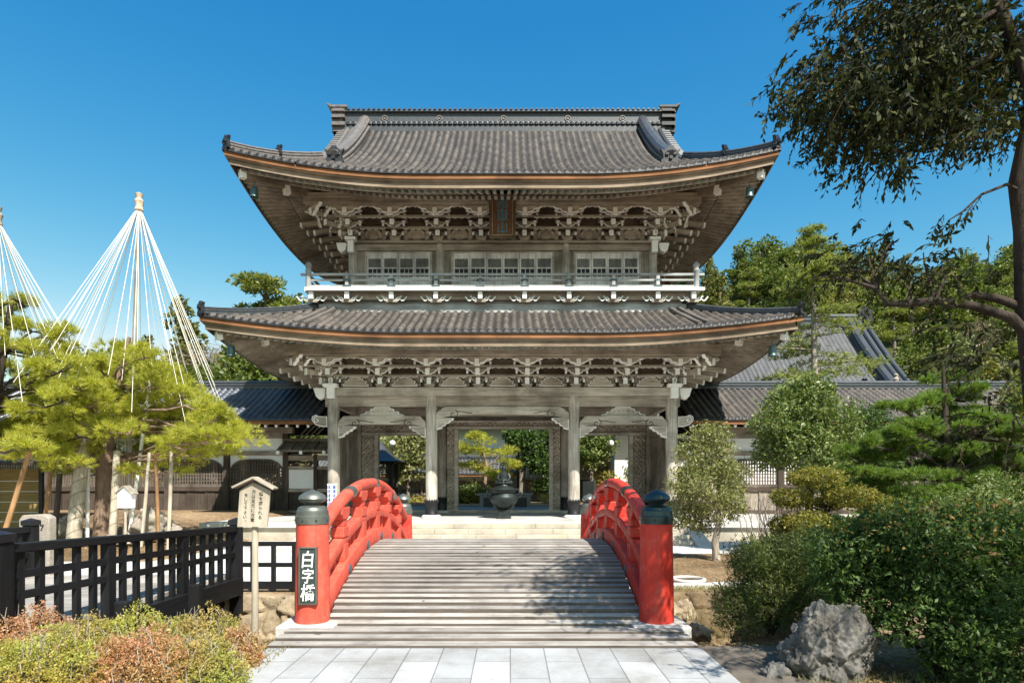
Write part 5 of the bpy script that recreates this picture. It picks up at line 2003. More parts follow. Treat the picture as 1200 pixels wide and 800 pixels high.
# straw-mat shelter at the far left
sh = thing('mat_shelter', 'shelter walled with tan reed mats and white rope lines at the left edge', 'shelter', (-16.5, 20.5, -0.1))
t = NT('reed_mat')
g = t.noise(1.0, 5, 0.6, stretch=(1.5, 1.5, 60))
col = t.ramp(g, [(0.3, (0.22, 0.155, 0.06)), (0.7, (0.40, 0.29, 0.12))])
t.bump(g, 0.4, 0.01)
M['reed'] = t.base(col, 0.9, 0.1)
mb = MB(); mb.box(-22, -15.0, 20.5, 20.56, -0.2, 1.95); mb.build('mat_wall', M['reed'], sh)
mb = MB()
for z in (0.25, 0.55, 0.88, 1.22, 1.55): mb.box(-22, -15.0, 20.475, 20.497, z, z + 0.02)
mb.build('rope_lines', M['white'], sh)
for x in (-15.02, -16.5, -18.4):
    mb = MB(); mb.box(x - 0.06, x + 0.06, 20.40, 20.48, -0.2, 2.2); mb.build('post', M['iron'], sh)
mb = MB(); mb.prism([(19.6, 2.05), (22.5, 2.75), (22.5, 2.83), (19.6, 2.13)], -22.3, -14.7, 'yz'); mb.build('roof', M['dark_x'], sh)
# ================================================================= vegetation
def unit(a):
    return a / np.maximum(np.linalg.norm(a, axis=-1, keepdims=True), 1e-9)


def leaf_quads(C, Lg, Wd, rs, axis=None, spread=1.0, flat=0.4, size_var=0.35):
    """one rhombic leaf per centre"""
    n = len(C)
    d = rs.normal(size=(n, 3))
    if axis is not None:
        d = unit(axis + spread * unit(d))
    else:
        d = unit(d)
    q = rs.normal(size=(n, 3)) + np.array([0, 0, flat * 2])
    s = unit(np.cross(d, q))
    k = (1 + size_var * rs.uniform(-1, 1, n))[:, None]
    nn = np.cross(s, d)
    a = C - d * Lg * 0.5 * k
    b = C + s * Wd * 0.5 * k + nn * Wd * 0.12 * k
    c = C + d * Lg * 0.5 * k
    e = C - s * Wd * 0.5 * k + nn * Wd * 0.12 * k
    V_ = np.stack([a, b, c, e], 1).reshape(-1, 3)
    F_ = np.arange(n * 4).reshape(n, 4)
    return V_, F_


def blob_pts(blobs, n, rs, shell=0.55, rough=0.35, freq=1.2):
    """points in the outer part of lumpy ellipsoids; blobs rows cx,cy,cz,rx,ry,rz"""
    B = np.array(blobs, float)
    w = (B[:, 3] * B[:, 4] + B[:, 4] * B[:, 5] + B[:, 3] * B[:, 5])
    k = rs.choice(len(B), n, p=w / w.sum())
    d = unit(rs.normal(size=(n, 3)))
    r_ = shell + (1 - shell) * rs.random(n) ** 0.6
    c = B[k, :3]
    lump = 1 + rough * (fbm(d[:, 0] * freq + k * 3.7, d[:, 1] * freq + 11, d[:, 2] * freq + k, 3) - 0.5) * 2
    p = c + d * B[k, 3:6] * (r_ * lump)[:, None]
    return p, d


def add_mesh_leaves(name, V_, F_, mat, parent, smooth=False):
    me = np_mesh(name, V_, F_, smooth)
    me.transform(Matrix.Translation(-ORG[parent.name]))
    return put(name, me, mat, parent)


def limb(mb, a, b, r0, r1, rs, bend=0.12, n=5, seg=7):
    a, b = Vector(a), Vector(b)
    L = (b - a).length
    pts = []
    off = Vector((rs.uniform(-1, 1), rs.uniform(-1, 1), rs.uniform(-0.3, 0.8))) * bend * L
    for i in range(n + 1):
        f = i / n
        p = a.lerp(b, f) + off * (4 * f * (1 - f)) * 0.6 + Vector((rs.uniform(-1, 1), rs.uniform(-1, 1), rs.uniform(-1, 1))) * bend * 0.12 * L * (0 < i < n)
        pts.append(p)
    mb.tube(pts, [r0 + (r1 - r0) * i / n for i in range(n + 1)], seg)
    return pts


def m_bark(name, c, rough=0.9):
    t = NT(name)
    a = t.noise(1.0, 7, 0.7, stretch=(9, 9, 2.2), dist=0.6)
    col = t.ramp(a, [(0.3, mul(c, 0.4)), (0.52, c), (0.7, mul(c, 1.5))])
    t.bump(a, 0.9, 0.05)
    return t.base(col, rough, 0.15)


M['bark'] = m_bark('pine_bark', (0.24, 0.165, 0.12))
M['bark_grey'] = m_bark('grey_bark', (0.20, 0.17, 0.14))
M['bark_dark'] = m_bark('dark_bark', (0.055, 0.043, 0.034))
M['bark_pale'] = m_bark('pale_bark', (0.36, 0.31, 0.25))
t = NT('straw_wrap')
g = t.noise(1.0, 5, 0.6, stretch=(14, 14, 3), dist=0.4)
w = t.n("ShaderNodeTexWave", bands_direction='Z'); w.inputs["Scale"].default_value = 1.1; w.inputs["Distortion"].default_value = 0.6
mpw = t.n("ShaderNodeMapping"); mpw.inputs["Rotation"].default_value = (0.0, 0.5, 0.0); t.l(t.tc.outputs["Object"], mpw.inputs[0])
t.l(mpw.outputs[0], w.inputs["Vector"])
col = t.ramp(g, [(0.3, (0.27, 0.23, 0.17)), (0.7, (0.52, 0.47, 0.38))])
col = t.mix(t.ramp(w.outputs["Fac"], [(0.0, (0.6, 0.6, 0.6)), (0.10, (0, 0, 0))]), col, (0.16, 0.13, 0.09))
t.bump(g, 0.4, 0.02)
M['straw'] = t.base(col, 0.9, 0.1)

M['needle_bright'] = m_leaf('sunny_pine_needles', [(0.17, 0.20, 0.022), (0.32, 0.34, 0.04), (0.46, 0.44, 0.07), (0.55, 0.48, 0.12)], 0.45, 0.45)
M['needle_green'] = m_leaf('green_pine_needles', [(0.04, 0.085, 0.016), (0.09, 0.165, 0.03), (0.17, 0.25, 0.045), (0.27, 0.32, 0.07)], 0.35, 0.45)
M['needle_soft'] = m_leaf('soft_conifer_needles', [(0.055, 0.085, 0.025), (0.10, 0.135, 0.035), (0.17, 0.20, 0.055)], 0.3, 0.5)
M['leaf_gloss'] = m_leaf('glossy_leaves', [(0.05, 0.085, 0.022), (0.10, 0.15, 0.04), (0.17, 0.21, 0.06), (0.26, 0.27, 0.10)], 0.25, 0.42, 0.3)
M['leaf_olive'] = m_leaf('olive_leaves', [(0.10, 0.115, 0.04), (0.20, 0.21, 0.075), (0.31, 0.30, 0.12)], 0.3, 0.4)
M['leaf_dark'] = m_leaf('dark_shrub_leaves', [(0.03, 0.06, 0.016), (0.065, 0.115, 0.028), (0.12, 0.18, 0.045)], 0.3, 0.5, 0.25)
M['leaf_tip'] = m_leaf('bronze_new_leaves', [(0.20, 0.16, 0.05), (0.28, 0.15, 0.055), (0.19, 0.19, 0.05)], 0.3, 0.45)
M['leaf_gold'] = m_leaf('golden_topiary_leaves', [(0.10, 0.115, 0.018), (0.22, 0.21, 0.035), (0.34, 0.27, 0.055)], 0.3, 0.5)
M['juniper'] = m_leaf('juniper_sprays', [(0.045, 0.07, 0.02), (0.09, 0.12, 0.03), (0.17, 0.18, 0.05)], 0.3, 0.6)
M['azalea_green'] = m_leaf('azalea_green', [(0.26, 0.29, 0.06), (0.38, 0.40, 0.09), (0.48, 0.46, 0.14)], 0.4, 0.5, 0.3, (3.5, (1.12, 0.80, 0.8)))
M['azalea_red'] = m_leaf('azalea_winter_red', [(0.36, 0.16, 0.09), (0.50, 0.25, 0.15), (0.56, 0.34, 0.21)], 0.35, 0.5, 0.3, (3.5, (0.9, 1.12, 0.8)))
M['azalea_mix'] = m_leaf('azalea_mixed', [(0.32, 0.23, 0.08), (0.44, 0.31, 0.12), (0.50, 0.38, 0.15)], 0.4, 0.5, 0.3, (3.5, (0.75, 1.1, 0.65)))
M['willow'] = m_leaf('long_hanging_leaves', [(0.010, 0.016, 0.005), (0.018, 0.027, 0.008), (0.032, 0.042, 0.011), (0.07, 0.068, 0.016)], 0.12, 0.6, 0.12)
M['hill_cedar'] = m_leaf('hill_cedar_foliage', [(0.045, 0.062, 0.016), (0.10, 0.12, 0.028), (0.18, 0.175, 0.04), (0.23, 0.19, 0.05)], 0.25, 0.6)
M['hill_round'] = m_leaf('hill_broadleaf_foliage', [(0.05, 0.078, 0.018), (0.105, 0.14, 0.03), (0.19, 0.20, 0.045)], 0.25, 0.5)
M['hill_pine'] = m_leaf('hill_pine_foliage', [(0.07, 0.10, 0.02), (0.16, 0.185, 0.035), (0.27, 0.26, 0.06)], 0.3, 0.55)
M['hill_bare'] = m_leaf('bare_twig_haze', [(0.15, 0.12, 0.085), (0.22, 0.17, 0.12), (0.28, 0.21, 0.15)], 0.1, 0.8)
M['larch'] = m_leaf('pale_larch_needles', [(0.10, 0.13, 0.03), (0.20, 0.23, 0.05), (0.33, 0.33, 0.09)], 0.4, 0.5)
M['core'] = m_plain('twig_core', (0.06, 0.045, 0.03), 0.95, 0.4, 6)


# ---- pines ----------------------------------------------------------------
def needle_tufts(T, D_, k, Lg, Wd, rs, spread=0.75):
    """k thin needles fanned round each tuft point"""
    n = len(T)
    d = unit(D_[:, None, :] + spread * rs.normal(size=(n, k, 3)) * 0.62)
    p = np.repeat(T[:, None, :], k, 1) + rs.normal(size=(n, k, 3)) * Lg * 0.12
    s = unit(np.cross(d, rs.normal(size=(n, k, 3))))
    ln = Lg * rs.uniform(0.65, 1.15, (n, k, 1))
    a = p - s * Wd / 2; b = p + s * Wd / 2; c = p + d * ln
    V_ = np.stack([a, b, c], 2).reshape(-1, 3)
    return V_, np.arange(n * k * 3).reshape(-1, 3)


def pine(name, label, base, trunk_pts, trunk_r, pads, mat, bark, rs_seed, tuft_per=120, k=17, Lg=0.165, Wd=0.0125, group=None, fl=0.35, ncl=4):
    rs = np.random.default_rng(rs_seed); rr = random.Random(rs_seed)
    t_ = thing(name, label, 'pine tree', base, group)
    mb = MB()
    mb.tube(trunk_pts, trunk_r, 12)
    tp = [Vector(p) for p in trunk_pts]
    Ts, Ds = [], []
    for (cx, cy, cz, rx, ry, rz) in pads:
        c = Vector((cx, cy, cz))
        near = min(tp, key=lambda p: (p - c).length + max(0, p.z - c.z) * 1.5)
        pts = limb(mb, near, c - Vector((0, 0, rz * 0.5)), max(0.035, trunk_r[-1] * 0.55), 0.022, rr, 0.2)
        # sub clumps give an uneven flattened pad
        ncl_ = ncl
        for j in range(ncl_):
            a_ = rs.uniform(0, 2 * math.pi); q = math.sqrt(rs.random()) * 0.85
            cc = np.array([cx + rx * q * math.cos(a_), cy + ry * q * math.sin(a_), cz + rz * rs.uniform(-0.5, 0.6)])
            sr = np.array([rx * 0.42, ry * 0.42, rz * 0.6]) * rs.uniform(0.7, 1.2)
            n = max(4, int(tuft_per / ncl_))
            d = unit(rs.normal(size=(n, 3)) + np.array([0, 0, 0.35]))
            T = cc + d * sr * (rs.random((n, 1)) ** 0.45)
            Ts.append(T); Ds.append(unit(d * np.array([1, 1, 0.6]) + np.array([0, 0, fl])))
            mb.tube([c - Vector((0, 0, rz * 0.5)), Vector(cc) - Vector((0, 0, sr[2] * 0.3))], [0.02, 0.008], 5)
    trunk = mb.build('trunk', bark, t_, smooth=True)
    V_, F_ = needle_tufts(np.concatenate(Ts), np.concatenate(Ds), k, Lg, Wd, rs)
    add_mesh_leaves('crown', V_, F_, mat, t_)
    return t_


def pads_px(lst, D, dspread, rs):
    out = []
    for (px, py, rx, ry) in lst:
        d = D + rs.uniform(-dspread, dspread)
        p = P(px, py, d)
        s = d / F
        out.append((p.x, p.y, p.z, rx * s, rx * s * 0.9, ry * s))
    return out


rr = random.Random(4)
D1 = 17.6
def canopy(n, xs, tops, bots, rr, rx=(22, 42), ry=(9, 15)):
    out = []
    for i in range(n):
        x = xs[0] + (xs[-1] - xs[0]) * (i + rr.random()) / n
        t0, b0 = np.interp(x, xs, tops), np.interp(x, xs, bots)
        f = ((i * 0.618) % 1.0) * 0.92 + 0.06 * rr.random()
        q = rr.uniform(*rx) * (0.7 + 0.4 * f)
        out.append((x, t0 + 8 + (b0 - t0 - 8) * f, q, rr.uniform(*ry)))
    return out


padA = canopy(92, [55, 82, 100, 125, 145, 172, 205, 238, 276], [440, 425, 418, 402, 386, 396, 424, 464, 494], [548, 552, 556, 556, 552, 556, 552, 540, 512], rr)
pine('garden_pine', 'bright yellow green pine under the tall rope cone left of the gate', (P(118, 634, D1).x, D1, -0.12),
     [P(118, 642, D1), P(121, 600, D1), P(122, 545, D1 + 0.1), P(128, 500, D1), P(136, 455, D1 + 0.1), P(146, 415, D1), P(152, 395, D1)], [0.24, 0.21, 0.19, 0.16, 0.12, 0.07, 0.04], pads_px(padA, D1, 1.7, rr), M['needle_bright'], M['bark'], 21)
D2 = 16.6
padB = canopy(72, [-110, -40, 0, 18, 36, 60, 80, 95], [400, 350, 330, 326, 346, 366, 392, 424], [548, 545, 548, 550, 545, 540, 530, 520], rr)
pine('garden_pine', 'pine at the left edge with crooked dark limbs under the second rope cone', (P(-30, 640, D2).x, D2, -0.12),
     [P(-30, 650, D2), P(-28, 590, D2), P(-20, 530, D2), P(-8, 470, D2), P(4, 410, D2), P(14, 350, D2)], [0.26, 0.23, 0.2, 0.15, 0.1, 0.05], pads_px(padB, D2, 1.5, rr), M['needle_bright'], M['bark_dark'], 22)
# wrapped trunk leaning beside the first pine, carrying its own thin crown
wt = thing('wrapped_trunk', 'thick pale straw wrapped trunk left of the rough bark pine trunk', 'tree trunk', (P(88, 634, 17.0).x, 17.0, -0.12))
mb = MB(); mb.tube([P(86, 640, 17), P(89, 600, 17), P(94, 560, 17.05), P(98, 520, 17.1), P(100, 470, 17.2)], [0.19, 0.175, 0.165, 0.15, 0.12], 14)
mb.build('trunk', M['straw'], wt, smooth=True)

# ---- rope cones --------------------------------------------------------------
def rope_cone(label, apex, foot, ends, r=0.0065, pr=0.07):
    t_ = thing('rope_cone', label, 'rope cone', foot)
    mb = MB(); mb.tube([foot, Vector(foot).lerp(apex, 0.6) + Vector((0.03, 0, 0)), apex], [pr, pr * 0.85, pr * 0.6], 10)
    mb.build('pole', M['pale_z'], t_, smooth=True)
    mb = MB(); mb.lathe([(0.05, -0.32), (0.12, -0.25), (0.09, -0.12), (0.13, 0.0), (0.07, 0.08), (0.11, 0.20), (0.0, 0.26)], apex, 10)
    mb.build('tied_tip', M['new_wood'] if 'new_wood' in M else M['straw'], t_, smooth=True)
    for e in ends:
        e = Vector(e)
        m_ = apex.lerp(e, 0.55) - Vector((0, 0, 0.05))
        q = MB(); q.tube([apex - Vector((0, 0, 0.12)), m_, e], r, 5)
        q.build('rope', M['rope'], t_)
    return t_


M['rope'] = m_plain('pale_straw_rope', (0.74, 0.70, 0.62), 0.85, 0.12, 8, 0, 0)
M['new_wood'] = m_wood('pale_new_wood', (0.47, 0.405, 0.315), 'z', 0.16, 0.75, 0.2)
rr = random.Random(8)
ap = P(163, 236, 17.8)
ends = []
for i in range(48):
    a_ = 2 * math.pi * i / 48 + rr.uniform(-0.06, 0.06)
    q = rr.uniform(2.0, 2.5) if i % 4 else rr.uniform(2.5, 3.0)
    ends.append((ap.x - 0.35 + q * math.cos(a_), ap.y + q * math.sin(a_) * 0.9, rr.uniform(4.0, 5.2) if i % 4 else rr.uniform(2.6, 4.0)))
rope_cone('tall rope cone of pale ropes on a slanting pole over the bright pine', ap, P(146, 640, 17.9), ends)
ap = P(-3, 252, 16.8)
ends = []
for i in range(34):
    a_ = 2 * math.pi * i / 34 + rr.uniform(-0.06, 0.06)
    q = rr.uniform(1.2, 2.2) if i % 3 else rr.uniform(2.2, 3.1)
    ends.append((ap.x + 0.1 + q * math.cos(a_), ap.y + q * math.sin(a_) * 0.9, rr.uniform(3.8, 5.0) if i % 3 else rr.uniform(2.2, 3.6)))
rope_cone('rope cone of pale ropes cut by the left edge of the picture', ap, P(-12, 645, 16.9), ends)
ap = P(1050, 444, 29)
ends = []
for i in range(18):
    a_ = 2 * math.pi * i / 18
    ends.append((ap.x + 0.5 + 1.6 * math.cos(a_), ap.y + 1.6 * math.sin(a_), ap.z - 2.9 + rr.uniform(-0.2, 0.2)))
rope_cone('small rope cone among the green trees in front of the great hall', ap, (ap.x, ap.y, 0.1), ends, 0.018)


# ---- generic leafy tree / shrub -----------------------------------------------
def leafy(name, label, cat, base, trunk, blobs, n, Lg, Wd, mat, bark, seed, shell=0.5, rough=0.4, freq=1.3, flat=0.4, twig=True, tips=None, axis_up=None, group=None, stems=None):
    rs = np.random.default_rng(seed); rr = random.Random(seed)
    t_ = thing(name, label, cat, base, group)
    mb = MB()
    if trunk:
        pts, rad = trunk
        mb.tube(pts, rad, 10)
        tp = [Vector(p) for p in pts]
    else:
        tp = [Vector(base)]
        rad = [0.03]
    for b in blobs:
        c = Vector(b[:3])
        near = min(tp, key=lambda p: (p - c).length + max(0, p.z - c.z) * 2)
        pts = limb(mb, near, c, max(0.012, rad[-1] * 0.7), 0.007, rr, 0.15, seg=6)
        if twig:
            for j in range(9):
                d = unit(rs.normal(size=3)); e = c + Vector(d * np.array(b[3:6]) * rs.uniform(0.6, 0.98))
                limb(mb, pts[rr.randrange(2, len(pts))], e, 0.009, 0.003, rr, 0.15, n=3, seg=4)
    mb.build('trunk' if trunk else 'stems', bark, t_, smooth=True)
    # leaves gathered on short twigs
    m = max(8, n // 7)
    C, d = blob_pts(blobs, m, rs, shell, rough, freq)
    tw = unit(d + 0.7 * rs.normal(size=(m, 3)) + (np.array([0, 0, axis_up]) if axis_up is not None else 0))
    k = 7
    f = np.linspace(-0.5, 0.6, k)
    pos = (C[:, None, :] + tw[:, None, :] * (f[None, :, None] * Lg * 2.2) + rs.normal(size=(m, k, 3)) * Lg * 0.28).reshape(-1, 3)
    ax = np.repeat(tw, k, 0)
    V_, F_ = leaf_quads(pos, Lg, Wd, rs, axis=ax, spread=1.1, flat=flat)
    add_mesh_leaves('crown' if trunk else 'foliage', V_, F_, mat, t_)
    if tips:
        tb, tn, tm = tips
        C, d = blob_pts(tb, tn, rs, 0.86, rough, freq)
        keep = d[:, 2] > 0.15
        C = C[keep]; d = d[keep]
        V_, F_ = leaf_quads(C, Lg * 0.9, Wd, rs, axis=d, spread=0.9, flat=flat)
        add_mesh_leaves('new_growth', V_, F_, tm, t_)
    return t_


# small olive-leaved tree by the steps
D = 14.8
s = D / F
bl = [(*P(px, py, D + dd), r * s, r * s, ry * s) for px, py, r, ry, dd in ((828, 530, 34, 28, 0), (848, 560, 30, 26, 0.3), (808, 565, 28, 24, -0.3), (840, 590, 26, 20, 0), (800, 600, 20, 22, 0.2), (860, 590, 16, 16, -0.2), (820, 610, 18, 14, 0.4), (832, 510, 24, 16, 0.1))]
leafy('small_tree', 'small olive leaved tree with a crooked trunk beside the stone steps', 'tree', (P(840, 655, D).x, D, -0.28),
      ([P(840, 660, D), P(838, 635, D), P(843, 610, D), P(838, 585, D), P(830, 555, D)], [0.10, 0.085, 0.07, 0.05, 0.03]), bl, 15000, 0.075, 0.030, M['leaf_olive'], M['bark_pale'], 31, shell=0.25)
# broad glossy tree
D = 16.8; s = D / F
bl = [(*P(px, py, D + dd), r * s, r * s, ry * s) for px, py, r, ry, dd in ((940, 478, 38, 30, 0), (912, 500, 34, 28, -0.3), (968, 500, 38, 30, 0.2), (945, 525, 44, 28, -0.4), (990, 530, 26, 26, 0.3), (902, 530, 24, 18, 0.2), (980, 555, 26, 22, -0.2), (925, 465, 24, 18, 0.2), (950, 455, 26, 16, 0), (960, 560, 30, 18, 0.3))]
leafy('glossy_tree', 'round glossy leaved evergreen in front of the right corridor', 'tree', (P(948, 640, D).x, D, -0.25),
      ([P(950, 645, D), P(948, 600, D), P(950, 560, D), P(945, 520, D)], [0.12, 0.10, 0.09, 0.05]), bl, 30000, 0.095, 0.045, M['leaf_gloss'], M['bark_dark'], 32, shell=0.35)
# dark slender evergreen between them and the pine
D = 20; s = D / F
bl = [(*P(px, py, D + dd), r * s, r * s, ry * s) for px, py, r, ry, dd in ((1000, 560, 24, 30, 0), (1015, 500, 26, 26, 0.3), (1030, 540, 28, 36, 0), (1005, 525, 20, 20, -0.2))]
leafy('evergreen_tree', 'dark dense evergreen between the glossy tree and the green pine', 'tree', (P(1012, 640, D).x, D, -0.2),
      ([P(1012, 625, D), P(1012, 560, D), P(1014, 510, D)], [0.1, 0.08, 0.04]), bl, 12000, 0.10, 0.045, M['leaf_dark'], M['bark_dark'], 33, shell=0.4)
for px0, py0, D, mt, lab, sd in ((1185, 440, 31, 'hill_cedar', 'tall dark conifer behind the layered pine at the right edge', 34), (1110, 405, 33, 'hill_round', 'rounded evergreen rising behind the layered pine', 35), (1160, 462, 19, 'hill_round', 'dense green tree hiding the right end of the corridor roof', 37), (1068, 474, 22, 'leaf_gloss', 'leafy green tree between the glossy tree and the layered pine', 38), (1215, 430, 21, 'hill_cedar', 'dark tree cut by the right edge above the corridor roof', 39)):
    s = D / F; c = P(px0, py0, D)
    bl = [(c.x + rr.uniform(-1.3, 1.3), D + rr.uniform(-1, 1), c.z - 0.6 * k, 0.5 + 0.13 * k, 0.5 + 0.13 * k, 0.5) for k in range(9)]
    leafy('evergreen_tree', lab, 'tree', (c.x, D, 0.1), ([(c.x, D, 0.0), (c.x + 0.1, D, c.z * 0.6), (c.x, D, c.z)], [0.2, 0.14, 0.04]), bl, 9000, 0.17, 0.085, M[mt], M['bark_grey'], sd, shell=0.3, rough=0.5)
# green pine on the right
D = 12.2
rr = random.Random(14)
padR = canopy(52, [1000, 1040, 1075, 1105, 1135, 1170, 1215], [520, 482, 440, 416, 438, 470, 500], [600, 604, 600, 596, 600, 604, 600], rr, (24, 44), (7, 11))
pine('green_pine', 'deep green layered pine in the garden right of the glossy tree', (P(1118, 660, D).x, D, -0.2),
     [P(1118, 668, D), P(1115, 610, D), P(1113, 560, D), P(1108, 510, D), P(1107, 470, D), P(1105, 428, D)], [0.13, 0.11, 0.095, 0.075, 0.05, 0.025], pads_px(padR, D, 0.8, rr), M['needle_green'], M['bark_dark'], 41, tuft_per=330, k=15, Lg=0.10, Wd=0.011, ncl=4)

# pale-trunked tall larch-like tree
D = 36; s = D / F
tl = thing('tall_conifer', 'tall sparse conifer with a pale straight trunk and level boughs right of the gate', 'tree', (P(956, 585, D).x, D, 0.1))
mb = MB(); rs = np.random.default_rng(55); rr = random.Random(55)
mb.tube([P(958, 590, D), P(955, 450, D), P(953, 340, D), P(952, 268, D)], [0.26, 0.2, 0.12, 0.03], 10)
Ts, Ds = [], []
for i in range(78):
    f = (i + rr.random()) / 78
    py = 268 + 235 * f
    c = P(953, py, D)
    a_ = rr.uniform(0, 2 * math.pi)
    ln = (0.5 + 3.4 * min(1, f * 1.5) ** 0.8) * rr.uniform(0.55, 1.0)
    e = c + Vector((math.cos(a_) * ln, math.sin(a_) * ln, 0.12 * ln * (0.6 - f)))
    pts = limb(mb, c, e, 0.05, 0.012, rr, 0.06, n=4, seg=5)
    for p in pts[1:]:
        n = 13
        T = np.array(p) + rs.normal(size=(n, 3)) * np.array([0.34, 0.34, 0.07]) * (0.5 + 0.2 * ln)
        Ts.append(T); Ds.append(unit(rs.normal(size=(n, 3)) * np.array([1, 1, 0.3]) + np.array([0, 0, 0.2])))
mb.build('trunk', M['bark_pale'], tl, smooth=True)
V_, F_ = needle_tufts(np.concatenate(Ts), np.concatenate(Ds), 8, 0.26, 0.042, rs, 0.9)
add_mesh_leaves('crown', V_, F_, M['larch'], tl)

# ---- shrubs on the near right bank -------------------------------------------
bl = [(3.10, 5.55, 0.66, 0.42, 0.42, 0.42), (3.45, 5.2, 0.95, 0.5, 0.5, 0.42), (3.95, 5.2, 0.9, 0.55, 0.5, 0.48), (3.5, 4.95, 0.42, 0.45, 0.42, 0.38), (2.86, 5.5, 0.92, 0.32, 0.32, 0.32), (3.8, 4.75, 0.45, 0.5, 0.45, 0.45), (4.4, 5.3, 0.8, 0.5, 0.5, 0.5), (3.25, 5.5, 1.12, 0.36, 0.36, 0.25), (3.75, 5.5, 1.15, 0.4, 0.36, 0.24), (4.2, 5.5, 1.15, 0.4, 0.36, 0.24)]
leafy('dark_shrub', 'big dark green shrub with bronze tips overhanging the grey boulder', 'shrub', (3.5, 5.2, 0), None, bl, 60000, 0.044, 0.019, M['leaf_dark'], M['bark_dark'], 61, shell=0.35, rough=0.75, freq=2.4, tips=(bl[7:] + bl[1:3], 2600, M['leaf_tip']))
bl = [(2.35, 6.55, 0.30, 0.30, 0.32, 0.36), (2.65, 6.65, 0.55, 0.36, 0.36, 0.42), (3.02, 6.6, 0.72, 0.36, 0.36, 0.42), (2.52, 6.6, 0.78, 0.26, 0.26, 0.22), (2.9, 6.45, 0.35, 0.36, 0.3, 0.36), (3.25, 6.7, 0.5, 0.3, 0.3, 0.5)]
leafy('juniper', 'feathery dark juniper leaning over the stream beside the red post', 'shrub', (2.7, 6.6, 0), None, bl, 36000, 0.045, 0.009, M['juniper'], M['bark_dark'], 62, shell=0.3, rough=0.6, freq=2.0, axis_up=0.5)
D = 7.6; s = D / F
bl = [(*P(px, py, D + dd), r * s, r * s, ry * s) for px, py, r, ry, dd in ((958, 560, 30, 11, 0), (926, 584, 22, 11, 0), (996, 582, 30, 11, -0.15), (1036, 592, 22, 10, 0.2), (950, 612, 30, 12, -0.15), (996, 620, 32, 11, 0), (916, 614, 16, 9, 0.1), (970, 588, 16, 8, 0.15))]
leafy('cloud_topiary', 'golden green shrub clipped into rounded clouds behind the juniper', 'shrub', (P(978, 690, D).x, D, -0.02),
      ([P(980, 700, D), P(979, 660, D), P(975, 630, D), P(968, 600, D)], [0.04, 0.035, 0.03, 0.02]), bl, 26000, 0.032, 0.014, M['leaf_gold'], M['bark_dark'], 63, shell=0.72, rough=0.3, tips=(bl[:4], 900, M['leaf_tip']))
# fillers behind: soft green shrub and low ones
D = 9.6; s = D / F
for i, (px, py, r, ry, mt, lab, sd) in enumerate(((1080, 610, 70, 36, 'needle_soft', 'soft pale green shrub under the layered pine', 64), (1180, 600, 60, 44, 'leaf_gloss', 'leafy green shrub at the right edge below the pine', 65), (930, 655, 60, 34, 'juniper', 'low spreading conifer shrub behind the juniper', 66))):
    dd = (11.0, 9.0, 8.4)[i]; s = dd / F
    c = P(px, py, dd)
    bl = [(c.x + r * s * q, dd + w_, c.z + z_ * ry * s, r * s * 0.6, r * s * 0.5, ry * s * 0.7) for q, w_, z_ in ((-0.5, 0, 0), (0.1, 0.2, 0.35), (0.55, -0.1, -0.1), (0, -0.3, -0.4))]
    leafy('garden_shrub', lab, 'shrub', (c.x, dd, -0.1), None, bl, 15000, 0.06, 0.02, M[mt], M['bark_dark'], sd, shell=0.35, rough=0.5)
# twisted bare shrub
tb = thing('twisted_shrub', 'small bare shrub of twisted grey twigs behind the juniper', 'shrub', (P(900, 640, 9.0).x, 9.0, -0.2))
mb = MB(); rr = random.Random(77)
for i in range(26):
    p = P(900 + rr.uniform(-12, 12), 660, 9.0 + rr.uniform(-0.2, 0.2)); pts = [p]
    d = Vector((rr.uniform(-0.6, 0.6), rr.uniform(-0.5, 0.5), 1)).normalized()
    ph = rr.uniform(0, 6)
    for k in range(16):
        d = (d + Vector((math.sin(k * 1.3 + ph) * 0.5, math.cos(k * 1.1 + ph) * 0.5, 0.08))).normalized()
        pts.append(pts[-1] + d * 0.065)
    mb.tube(pts, [0.012 - 0.0006 * k for k in range(17)], 5)
mb.build('twigs', M['bark_grey'], tb, smooth=True)

# ---- azaleas on the near left ---------------------------------------------------
az = [(30, 752, 5.5, 0.46, 0.34, 'azalea_red', 'low azalea with rusty winter leaves at the foot of the near black post'),
      (150, 742, 5.35, 0.46, 0.36, 'azalea_green', 'yellow green azalea mound in front of the black railing, highest of the azaleas'),
      (238, 752, 5.6, 0.38, 0.32, 'azalea_mix', 'brown and green azalea mound below the footbridge girder'),
      (45, 800, 4.7, 0.46, 0.34, 'azalea_green', 'yellow green azalea in the bottom left corner'),
      (165, 792, 4.85, 0.40, 0.32, 'azalea_red', 'rusty red azalea in front of the highest yellow green mound'),
      (238, 800, 4.9, 0.30, 0.26, 'azalea_mix', 'small mottled azalea nearest the granite paving'),
      (95, 765, 5.1, 0.34, 0.36, 'azalea_mix', 'mottled azalea wedged between the rusty and the yellow green mounds'),
      (282, 772, 5.5, 0.18, 0.17, 'azalea_red', 'smallest rusty azalea at the edge of the paving by the notice post')]
